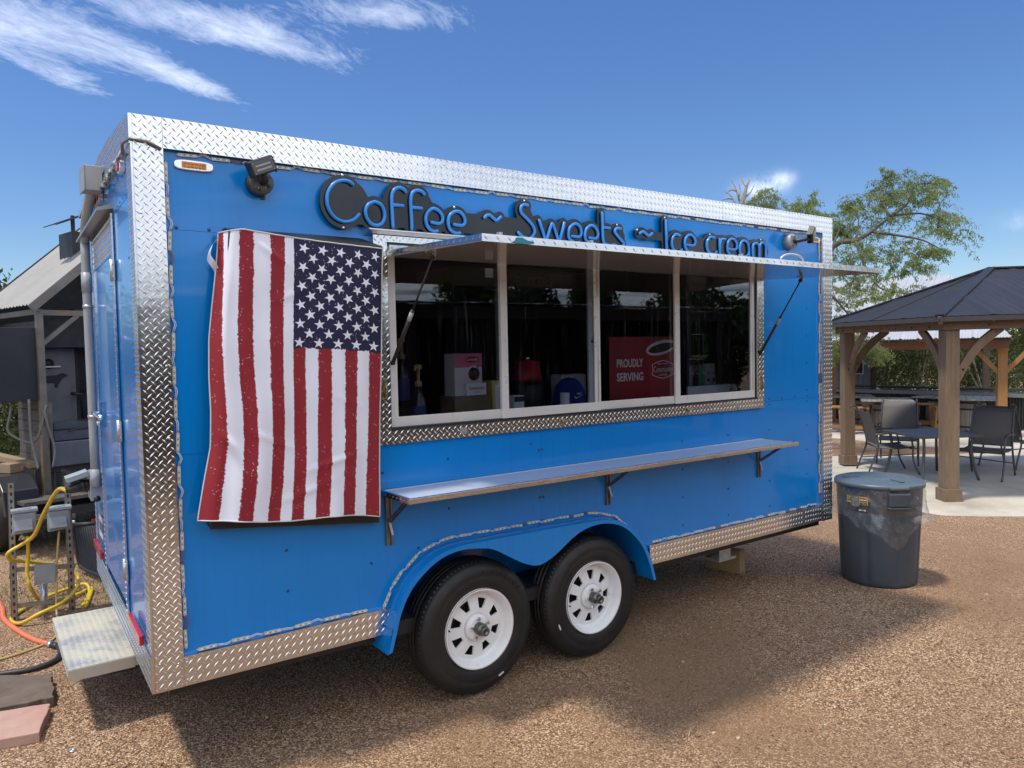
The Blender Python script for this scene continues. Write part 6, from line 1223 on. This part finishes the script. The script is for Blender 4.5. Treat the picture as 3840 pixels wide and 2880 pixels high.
def post_px(u, d, w, mat, z1=None, nm='post'): p = pD(u, 1400, d); m = MB(); zt = E0.z - .2; m.obox((p.x, p.y, (zt + BG) / 2), (w, w, zt - BG), Matrix((ru, rb, Vector((0, 0, 1)))).transposed()); return m.build(nm, mat, BAR)
post_px(3757, 15.9, .17, ORW); post_px(3697, 21.5, .15, DKW); post_px(3273, 22.5, .16, DKW); post_px(3120, 20, .18, ORW)
for u, s_ in ((3757, -1), (3757, 1)): p = pD(u, 1400, 15.9); m = MB(); m.beam(Vector((p.x, p.y, E0.z - .75)) + ru * s_ * .05, Vector((p.x, p.y, E0.z - .22)) + ru * s_ * .5, .09, .09); m.build('knee_brace', ORW, BAR)
p = pD(3140, 1350, 20); m = MB(); m.beam(Vector((p.x, p.y, 1.2)), Vector((p.x, p.y, 1.75)) - ru * .5, .1, .1); m.build('knee_brace', ORW, BAR)
# container wall behind the counter
c0, c1 = pD(3020, 1400, 23.), pD(3262, 1400, 22.4); m = MB(); cu_ = (c1 - c0); L = cu_.length; cu_.normalize(); n = int(L / .07); cn = Vector((-cu_.y, cu_.x, 0))
vs = []; 
for i in range(n + 1): q = c0 + cu_ * (i * L / n) + cn * (.03 if (i // 2) % 2 else 0); vs += [(q.x, q.y, BG), (q.x, q.y, 2.0)]
m.add(vs, [(2 * i, 2 * i + 2, 2 * i + 3, 2 * i + 1) for i in range(n)]); cw = m.build('container_wall', M('container_slate', (.09, .105, .12), .5, .2, .12, 3), BAR)
q = pD(3215, 1372, 22.2); wr_ = Matrix((cu_, cn, Vector((0, 0, 1)))).transposed(); m = MB(); m.obox(q, (.34, .05, .5), wr_); wf = m.build('window', M('window_trim_grey', (.3, .3, .3), .5), cw); m = MB(); m.obox(q - cn * .03, (.26, .02, .42), wr_); m.build('pane', BLACKG, wf)
# counter
K0, K1 = pZ(3060, 1455, .55), pZ(3870, 1478, .55); ku = (K1 - K0).normalized(); kn = Vector((-ku.y, ku.x, 0)); KR = Matrix((ku, kn, Vector((0, 0, 1)))).transposed(); KL = (K1 - K0).length
CT = thing('bar_counter', 'long dark bar counter with polished top and corrugated metal front', 'counter', ((K0.x + K1.x) / 2, (K0.y + K1.y) / 2, BG))
m = MB(); m.obox((K0 + K1) / 2 + kn * .36 + Vector((0, 0, -.035)), (KL, .7, .05), KR, 0); m.obox((K0 + K1) / 2 + Vector((0, 0, -.045)), (KL + .02, .05, .085), KR, 1); m.build('counter_top', [CNT, CNE], CT)
m = MB(); m.obox((K0 + K1) / 2 + kn * 1.6 + Vector((0, 0, .0)), (KL, .5, .05), KR); m.build('back_counter', CNT, CT)
nsh = 9
for i in range(nsh):
    m = MB(); w = KL / nsh; vs = []; n = 18
    for k in range(n + 1): q = K0 + ku * (i * w + (w - .01) * k / n) + kn * (.22 + (.018 if k % 2 else 0)); vs += [(q.x, q.y, BG), (q.x, q.y, .46)]
    m.add(vs, [(2 * k, 2 * k + 2, 2 * k + 3, 2 * k + 1) for k in range(n)]); m.build('front_sheet', DKC, CT)
# barrel tables
STAVE = wood('barrel_stave', (.13, .11, .09), (.33, .29, .24), (14, 14, .8)); HOOP = M('rusty_hoop', (.045, .033, .028), .55, .6, .3, 15); GRAN = M('granite_top', (.24, .25, .24), .25, 0, .6, 16)
bt = thing('barrel_table', 'x y z w', 'table'); H = .78
NS = 22
for i in range(NS):
    m = MB(); vs = []; zs = np.linspace(.0, H, 7)
    for z in zs:
        r = .245 + .07 * math.sin(math.pi * z / H) ** .9
        for t in (2 * math.pi * i / NS + .012, 2 * math.pi * (i + 1) / NS - .012): vs.append((r * math.cos(t), r * math.sin(t), z))
    m.add(vs, [(2 * k, 2 * k + 1, 2 * k + 3, 2 * k + 2) for k in range(6)], 0, True); m.build('stave', STAVE, bt)
m = MB(); m.lathe([(.235, 0), (.29, H / 2), (.235, H)], (0, 0, 0), EZ, 20); m.build('barrel_core', DKW, bt)
for z in (.05, .2, H - .2, H - .06): r = .25 + .07 * math.sin(math.pi * z / H) ** .9; m = MB(); m.lathe([(r, -.02), (r + .004, 0), (r, .02)], (0, 0, z), EZ, 24, 0, True, False); m.build('hoop', HOOP, bt)
m = MB(); m.box(-.53, .53, -.53, .53, H + .01, H + .045); m.build('table_top', GRAN, bt, .006)
spots = [((525, 870), 17.3, .55, 'barrel table with stone top standing behind the side-on patio chair', 1.), ((1000, 850), 18.4, .2, 'barrel table half hidden behind the bolted gazebo post, close to the counter', .95), ((1285, 890), 16.9, .3, 'barrel table with dark hoops between the gazebo post and the cedar post', 1.03), ((215, 820), 19.3, .6, 'barrel table by the end wall, its barrel hidden by the gazebo post', .95)]
for i, ((u, v), d, rz_, lbl, sc) in enumerate(spots):
    p = pD(3100 + u / 2.37, 1250 + v / 2.37, d); loc = (p.x, p.y, BG + .02)
    if i == 0: bt.location = loc; bt.rotation_euler = (0, 0, rz_); bt['label'] = lbl; bt['group'] = 'barrel tables in front of the bar'; bt.scale = (sc,) * 3
    else: dup(bt, loc, rz_, lbl, 'barrel tables in front of the bar', sc)
# timber stools
stl = thing('bar_stool', 'x y z w', 'stool')
for k in range(3): m = MB(); m.box(-.19, .19, -.18 + k * .122, -.063 + k * .122, .62, .655); m.build('seat_plank', ORW, stl, .003)
for s1 in (-1, 1):
    for s2 in (-1, 1): m = MB(); m.beam((s1 * .2, s2 * .2, 0), (s1 * .13, s2 * .13, .62), .075, .04); m.build('leg', ORW, stl)
    m = MB(); m.beam((s1 * .175, -.19, .2), (s1 * .175, .19, .2), .03, .075); m.build('stretcher', ORW, stl); m = MB(); m.beam((-.155, s1 * .155, .36), (.155, s1 * .155, .36), .03, .06); m.build('stretcher', ORW, stl); m = MB(); m.beam((-.15, s1 * .14, .58), (.15, s1 * .14, .58), .03, .07); m.build('apron', ORW, stl)
stools = [((85, 810), 17.6, .2, 'cedar stool between the trailer corner and the nearest gazebo post'), ((302, 840), 17.2, .5, 'cedar stool showing beside the gazebo post, next to the stone-topped barrel'), ((400, 790), 18.4, .9, 'cedar stool tucked behind the stone-topped barrel'), ((870, 830), 17.9, .3, 'cedar stool with crossed rails just in front of the counter'), ((850, 720), 19.2, .1, 'cedar stool with pale seat pushed against the counter'), ((1030, 870), 17.2, .6, 'cedar stool peeping out beside the bolted gazebo post'), ((1460, 800), 18.6, .4, 'cedar stool between the dark-hooped barrel and the cedar post'), ((1715, 800), 18.8, .7, 'dark cedar stool under the corner of the counter'), ((660, 800), 18.9, .2, 'cedar stool behind the mesh back of the far patio chair')]
for i, ((u, v), d, rz_, lbl) in enumerate(stools):
    p = pD(3100 + u / 2.37, 1250 + v / 2.37, d); loc = (p.x, p.y, BG + .02)
    if i == 0: stl.location = loc; stl.rotation_euler = (0, 0, rz_); stl['label'] = lbl; stl['group'] = 'cedar stools round the bar'
    else: dup(stl, loc, rz_, lbl, 'cedar stools round the bar')
# ---------------------------------------------------------------- vegetation
BARK = M('grey_brown_bark', (.11, .09, .075), .85, 0, .3, 8, .6, 40); BARKP = M('pale_twig', (.24, .21, .18), .85, 0, .3, 8)
def leafmat(name, a, b, tr=.25):
    s = Nodes(name); n = s.noise(s.map(), 1.1, 4, .6); n2 = s.noise(s.map(), 26, 2); c = s.ramp(n, [(.3, a), (.7, b)]); c = s.mix(s.math('MULTIPLY', n2, .5), c, tuple(q * .55 for q in a))
    d = s.new('ShaderNodeBsdfDiffuse', {'Color': c}); t = s.new('ShaderNodeBsdfTranslucent', {'Color': c}); mxs = s.new('ShaderNodeMixShader', {0: tr, 1: d.outputs[0], 2: t.outputs[0]}); s.l.new(mxs.outputs[0], s.n['Material Output'].inputs[0]); return s.m
LF1 = leafmat('mesquite_leaf', (.21, .28, .09), (.33, .40, .16), .5); LF2 = leafmat('brush_leaf', (.06, .085, .03), (.135, .16, .06), .3); LF3 = leafmat('dark_brush_leaf', (.04, .06, .024), (.09, .115, .045), .3)
def leaves(C, rad, n, ln, wd, droop=.6, rng=RNG):
    C = np.asarray(C, float); k = rng.integers(0, len(C), n); v = rng.normal(size=(n, 3)); v /= np.linalg.norm(v, axis=1)[:, None]
    rr = np.asarray(rad)[k] * rng.random(n) ** .45; P = C[k] + v * rr[:, None]
    d = rng.normal(size=(n, 3)); d[:, 2] -= droop * 2.2; d /= np.linalg.norm(d, axis=1)[:, None]
    u = np.cross(d, rng.normal(size=(n, 3))); u /= np.linalg.norm(u, axis=1)[:, None] + 1e-9
    l = ln * rng.uniform(.6, 1.4, n)[:, None]; w = wd * rng.uniform(.6, 1.4, n)[:, None]
    V = np.stack([P - u * w * .3, P + d * l * .5 - u * w, P + d * l, P + d * l * .5 + u * w], 1).reshape(-1, 3)
    return V, np.arange(4 * n).reshape(-1, 4)
def tree(name, label, limbs, C, rad, n, ln, wd, mat, droop=.6, bark=BARK, group=None, cat='tree'):
    b = limbs[0][0][0]; t = thing(name, label, cat, (b[0], b[1], b[2]), group)
    m = MB()
    for pts, r0, r1 in limbs: P = smooth([tuple(p) for p in pts], 3); m.tube(P, list(np.linspace(r0, r1, len(P))), 7)
    m.build('trunk', bark, t)
    if n: V, F = leaves(C, rad, n, ln, wd, droop); arrays_obj('crown', V, F, mat, parent=t)
    return t
# mesquite beside the bar roof
MD = 14.
def mp(u, v, dd=0.): return pD(u, v, MD + dd)
base = mp(3010, 1500, .3); base.z = gz(base.x) - .05
limbs = [([base, mp(3000, 1300, .2), mp(3040, 1080), mp(3124, 924, -.2), mp(3209, 901, -.4), mp(3275, 863, -.5), mp(3336, 811, -.6)], .085, .02),
         ([mp(3336, 811, -.6), mp(3300, 735, -.5), mp(3326, 640, -.4)], .03, .008), ([mp(3275, 870, -.5), mp(3364, 882, -.8), mp(3458, 900, -.9), mp(3520, 930, -1)], .03, .008), ([mp(3336, 811, -.6), mp(3402, 764, -.7), mp(3435, 694, -.8), mp(3510, 690, -.8)], .03, .007),
         ([mp(3336, 811, -.6), mp(3450, 800, -.6), mp(3545, 830, -.5)], .025, .007), ([mp(3209, 901, -.4), mp(3240, 990, -.6), mp(3300, 1080, -.8), mp(3400, 1100, -.9)], .03, .007), ([mp(3040, 1080), mp(3120, 1110, -.3), mp(3180, 1180, -.4)], .05, .01), ([mp(3030, 1100), mp(3000, 900, .2), mp(3030, 760, .4)], .05, .008), ([mp(3010, 1000, .1), mp(2930, 860, .4), mp(2865, 740, .6)], .05, .008), ([mp(3209, 901, -.4), mp(3220, 820, -.3), mp(3190, 770, -.2)], .02, .006),
         ([mp(3124, 924, -.2), mp(3150, 860, 0), mp(3190, 850, 0)], .02, .005)]
cl = [(3325, 655, 26), (3315, 690, 34), (3295, 735, 46), (3340, 745, 38), (3205, 765, 34), (3180, 775, 22), (3255, 790, 45), (3440, 690, 40), (3415, 705, 30), (3500, 705, 40), (3488, 745, 26), (3515, 690, 24), (3400, 775, 60), (3350, 800, 50), (3540, 800, 34), (3480, 850, 50), (3550, 865, 32), (3530, 830, 36), (3400, 880, 55), (3320, 890, 60), (3230, 860, 50), (3170, 905, 45), (3200, 950, 52), (3150, 985, 60), (3260, 980, 46), (3330, 960, 40), (3415, 950, 36), (3490, 950, 26), (3380, 1000, 26), (3455, 1000, 22), (3500, 940, 20), (3150, 1060, 55), (3210, 1060, 55), (3260, 1060, 40), (3320, 1090, 36), (3390, 1100, 38), (3150, 1150, 55), (3190, 1190, 40), (3140, 1225, 38), (3280, 1110, 26), (3100, 1000, 50), (3060, 1080, 50), (2855, 760, 26), (2878, 735, 26), (2905, 785, 26), (3000, 780, 26), (3030, 752, 24), (3060, 805, 22), (3090, 830, 26), (3130, 850, 32), (3160, 865, 24), (3150, 1270, 40), (3260, 1290, 30), (3230, 1310, 36), (3290, 1320, 26), (3140, 1320, 40)]
C = [mp(u, v, random.uniform(-.9, .5))[:] for u, v, r in cl]; rad = [r * MD / FPX * 1.3 for u, v, r in cl]
TW = []; LV = []
for c, r in zip(C, rad):
    for k in range(9):
        s0 = np.array(c) + RNG.normal(size=3) * r * .45 * np.array([1.1, 1.1, .8]); a = RNG.uniform(0, 6.283); dd = np.array([math.cos(a), math.sin(a), RNG.uniform(-.3, .7)]) * r * RNG.uniform(.9, 1.9); L = np.linalg.norm(dd)
        tt = np.linspace(0, 1, 9)[:, None]; P = s0 + dd * tt + np.array([0, 0, -1.]) * L * .55 * tt ** 2; TW.append(P)
        q = np.repeat(P[1:], 5, 0) + RNG.normal(size=(40, 3)) * .02; LV.append(q)
LV = np.concatenate(LV)
mt = tree('mesquite_tree', 'feathery green mesquite tree leaning out past the front end of the trailer', limbs, LV, np.full(len(LV), .035), len(LV) * 2, .055, .0075, LF1, .7)
m = MB()
for P in TW: m.tube([tuple(p) for p in P[::2]], [.006, .005, .004, .003, .002], 3)
m.build('twigs', BARKP, mt, kind='stuff')
# bare tree behind the trailer roof
bb = pD(2770, 1500, 19.); bb.z = -.35
def bp(u, v, d=0): return pD(u, v, 19. + d)
bl = [([bb, bp(2770, 1000), bp(2775, 800), bp(2790, 740), bp(2800, 700), bp(2815, 665)], .12, .008)]
for a, b, c_ in (((2775, 800), (2745, 740), (2715, 715)), ((2780, 780), (2760, 710), (2740, 672)), ((2790, 745), (2815, 720), (2830, 690)), ((2760, 715), (2742, 712), (2722, 728)), ((2800, 702), (2785, 680), (2778, 660)), ((2776, 790), (2805, 760), (2840, 748)), ((2745, 745), (2728, 745), (2705, 752)), ((2770, 735), (2775, 705), (2768, 685))): bl.append(([bp(*a), bp(*b, .2), bp(*c_, .3)], .03, .005))
tree('bare_tree', 'leafless tree with thin pale twigs rising behind the trailer roof', bl, [], [], 0, 0, 0, None, bark=BARKP)
# brush trees behind the bar: each its own tree
def brush(p, h, w, lbl, mat, n=5200, seed=1, grp='brush trees behind the bar', ln=.13, wd=.022):
    rs = np.random.default_rng(seed); rnd = random.Random(seed); b = Vector(p); lim = []; C = []; rad = []
    for k in range(6):
        a = rnd.uniform(0, 6.28); e = b + Vector((math.cos(a) * w * rnd.uniform(.25, .5), math.sin(a) * w * rnd.uniform(.25, .5), h * rnd.uniform(.45, .95))); mid = b.lerp(e, .5) + Vector((rnd.uniform(-.2, .2), rnd.uniform(-.2, .2), 0)); lim.append(([b, mid, e], .05, .012))
        for q in range(3): f = mid.lerp(e, rnd.random()); g2 = f + Vector((rnd.uniform(-.5, .5) * w * .5, rnd.uniform(-.5, .5) * w * .5, rnd.uniform(.1, .5) * h * .5)); lim.append(([f, f.lerp(g2, .5) + Vector((0, 0, .08)), g2], .018, .005)); C.append(g2[:]); rad.append(w * rnd.uniform(.12, .24))
        C.append(e[:]); rad.append(w * rnd.uniform(.16, .28)); C.append(mid[:]); rad.append(w * .22)
    for k in range(6): a = rnd.uniform(0, 6.28); C.append((b.x + math.cos(a) * w * .35, b.y + math.sin(a) * w * .35, b.z + h * rnd.uniform(.08, .3))); rad.append(w * .24)
    return tree('brush_tree', lbl, lim, C, rad, n, ln, wd, mat, .25, BARKP, grp)
BL = ['grey-green brush tree behind the counter, just right of the dark container wall', 'tall brush tree seen between the container wall and the gazebo post', 'brush tree with pale twigs behind the middle of the bar counter', 'brush tree showing left of the bolted gazebo post brace', 'brush tree seen right of the bolted gazebo post', 'brush tree behind the dark rear post of the bar', 'brush tree framed between the dark rear post and the cedar post', 'brush tree to the right of the cedar post', 'brush tree past the end of the bar counter']
for i, u in enumerate((3240, 3315, 3385, 3455, 3545, 3620, 3700, 3780, 3860)):
    d = 27 + (i % 3) * 1.6; p = pD(u, 1445, d); brush((p.x, p.y, -.5), random.uniform(2.9, 3.8), 2.6, BL[i], LF2 if i % 2 else LF3, 5200, 30 + i)
# trees behind the smoker
for i, (u, d, h, w, l) in enumerate(((190, 12.5, 3.1, 2.6, 'leafy tree seen under the smoker roof beside the grey post'), (290, 13.5, 3.3, 2.8, 'bushy green tree between the smoker panel and the food trailer'), (40, 15, 3.0, 2.6, 'green tree beyond the hanging tank box of the smoker'), (-120, 14, 3.0, 2.6, 'green tree standing left of the smoker trailer'))):
    p = pD(u, 1445, d); brush((p.x, p.y, -.05), h, w, l, LF2 if i % 2 else LF3, 4200, 60 + i, 'trees behind the smoker trailer', .12, .024)
# far scrub on all sides, one mass
NF = 360; ang = RNG.uniform(0, 2 * math.pi, NF); dist = RNG.uniform(42, 75, NF); cc = np.stack([6 + dist * np.cos(ang), 4 + dist * np.sin(ang), RNG.uniform(.2, 2.2, NF)], 1)
V, F = leaves(cc, RNG.uniform(1.5, 3.0, NF), 70000, .5, .16, .1); fs = arrays_obj('far_scrub', V, F, LF3, kind='stuff'); tag(fs, 'far green scrub and low trees beyond the site on all sides', 'scrub')
# grass and weeds by the stand and smoker
def grass(n, box, h, mat, name, lbl):
    x = RNG.uniform(box[0], box[1], n); y = RNG.uniform(box[2], box[3], n); keep = (np.sin(x * 3.1 + 1) + np.sin(y * 2.3) + RNG.normal(0, .7, n)) > .35; x, y = x[keep], y[keep]; n = len(x)
    b = np.stack([x, y, np.zeros(n)], 1); t = b + np.stack([RNG.normal(0, h * .5, n), RNG.normal(0, h * .5, n), RNG.uniform(.3, 1, n) * h], 1); a = RNG.uniform(0, 6.28, n); w = np.stack([np.cos(a), np.sin(a), np.zeros(n)], 1) * .004
    V = np.stack([b - w, b + w, t + w * .2, t - w * .2], 1).reshape(-1, 3); o = arrays_obj(name, V, np.arange(4 * n).reshape(-1, 4), mat, kind='stuff'); tag(o, lbl, 'grass')
GRS_ = leafmat('weed_green', (.10, .14, .045), (.2, .22, .09), .3); STRAW = leafmat('dry_straw', (.34, .27, .15), (.5, .42, .26), .2)
grass(5000, (-1.6, 1.2, 2.9, 7), .06, GRS_, 'weeds', 'short green weeds on the ground round the electrical stand'); grass(14000, (-1.6, 1.3, 2.5, 7), .03, STRAW, 'dry_litter', 'pale dry straw and wood litter on the ground by the smoker'); grass(16000, (-9, 3, 7, 22), .25, GRS_, 'tall_grass', 'longer green grass growing behind the smoker trailer')
for u, v in ((470, 2665), (415, 2648), (505, 2690)):
    p = pZ(u, v, 0)
# ---------------------------------------------------------------- shade pavilion on the other side of the yard (seen in the window reflections; raised and stretched to darken them)
PV = thing('shade_pavilion', 'large open timber pavilion with ribbed metal roof, mirrored in the trailer windows', 'pavilion', (3.2, -9, 0)); PY0, PY1, PX0, PX1, PE = -7.0, -12.5, -2.6, 12.6, 2.56
rib_roof(Vector((PX1, PY0, PE)), Vector((PX0, PY0, PE)), Vector((PX1, -9.7, PE + .16)), Vector((PX0, -9.7, PE + .16)), 12, (PV, WR), 'roof_panel'); rib_roof(Vector((PX0, PY1, PE)), Vector((PX1, PY1, PE)), Vector((PX0, -9.8, PE + .16)), Vector((PX1, -9.8, PE + .16)), 12, (PV, WR), 'roof_panel')
m = MB(); m.box(PX0 + .1, PX1 - .1, PY1 + .1, PY0 - .1, PE - .12, PE - .05); m.build('ceiling_boards', DKW, PV); m = MB(); m.box(PX0 + .1, PX1 - .1, PY0 - .2, PY0 - .12, PE - .26, PE - .12); m.build('front_beam', DKW, PV)
for x in np.linspace(PX0 + .3, PX1 - .3, 5):
    for y in (PY0 - .25, PY1 + .25): m = MB(); m.box(x - .09, x + .09, y - .09, y + .09, 0, PE - .12); m.build('post', DKW, PV)
m = MB(); m.box(PX0 + .2, PX1 - .2, PY1 + .1, PY1 + .2, 0, PE - .12); m.box(PX0 + .2, PX0 + .3, PY1 + .2, PY0 - 1.5, 0, PE - .12); m.build('back_blocker', DKW, PV); m = MB(); m.box(PX1 - .3, PX1 - .2, PY1 + .2, PY0 - 1.0, 0, PE - .12); m.build('end_blocker', DKW, PV)  # unseen back and end walls added to block bright ground from the window reflections
for i, (x, y, h) in enumerate(((19.5, -13.5, 3.6), (21.5, -10, 4.0), (24.5, -13, 4.2), (14, -18, 4.5), (28, -9, 4.0), (-8, -15, 4.), (31, -16, 4.5), (18, -19, 4.4))): brush((x, y, -.3), h, 3.2, 'brush tree across the yard from the serving window, %s' % ['next to the pavilion end', 'in front of its row', 'with a wide crown', 'behind the pavilion corner', 'at the far end of its row', 'standing alone left of the pavilion', 'tallest and farthest off', 'in the second row'][i], LF3, 15000, 90 + i, 'brush trees across the yard', .2, .055)
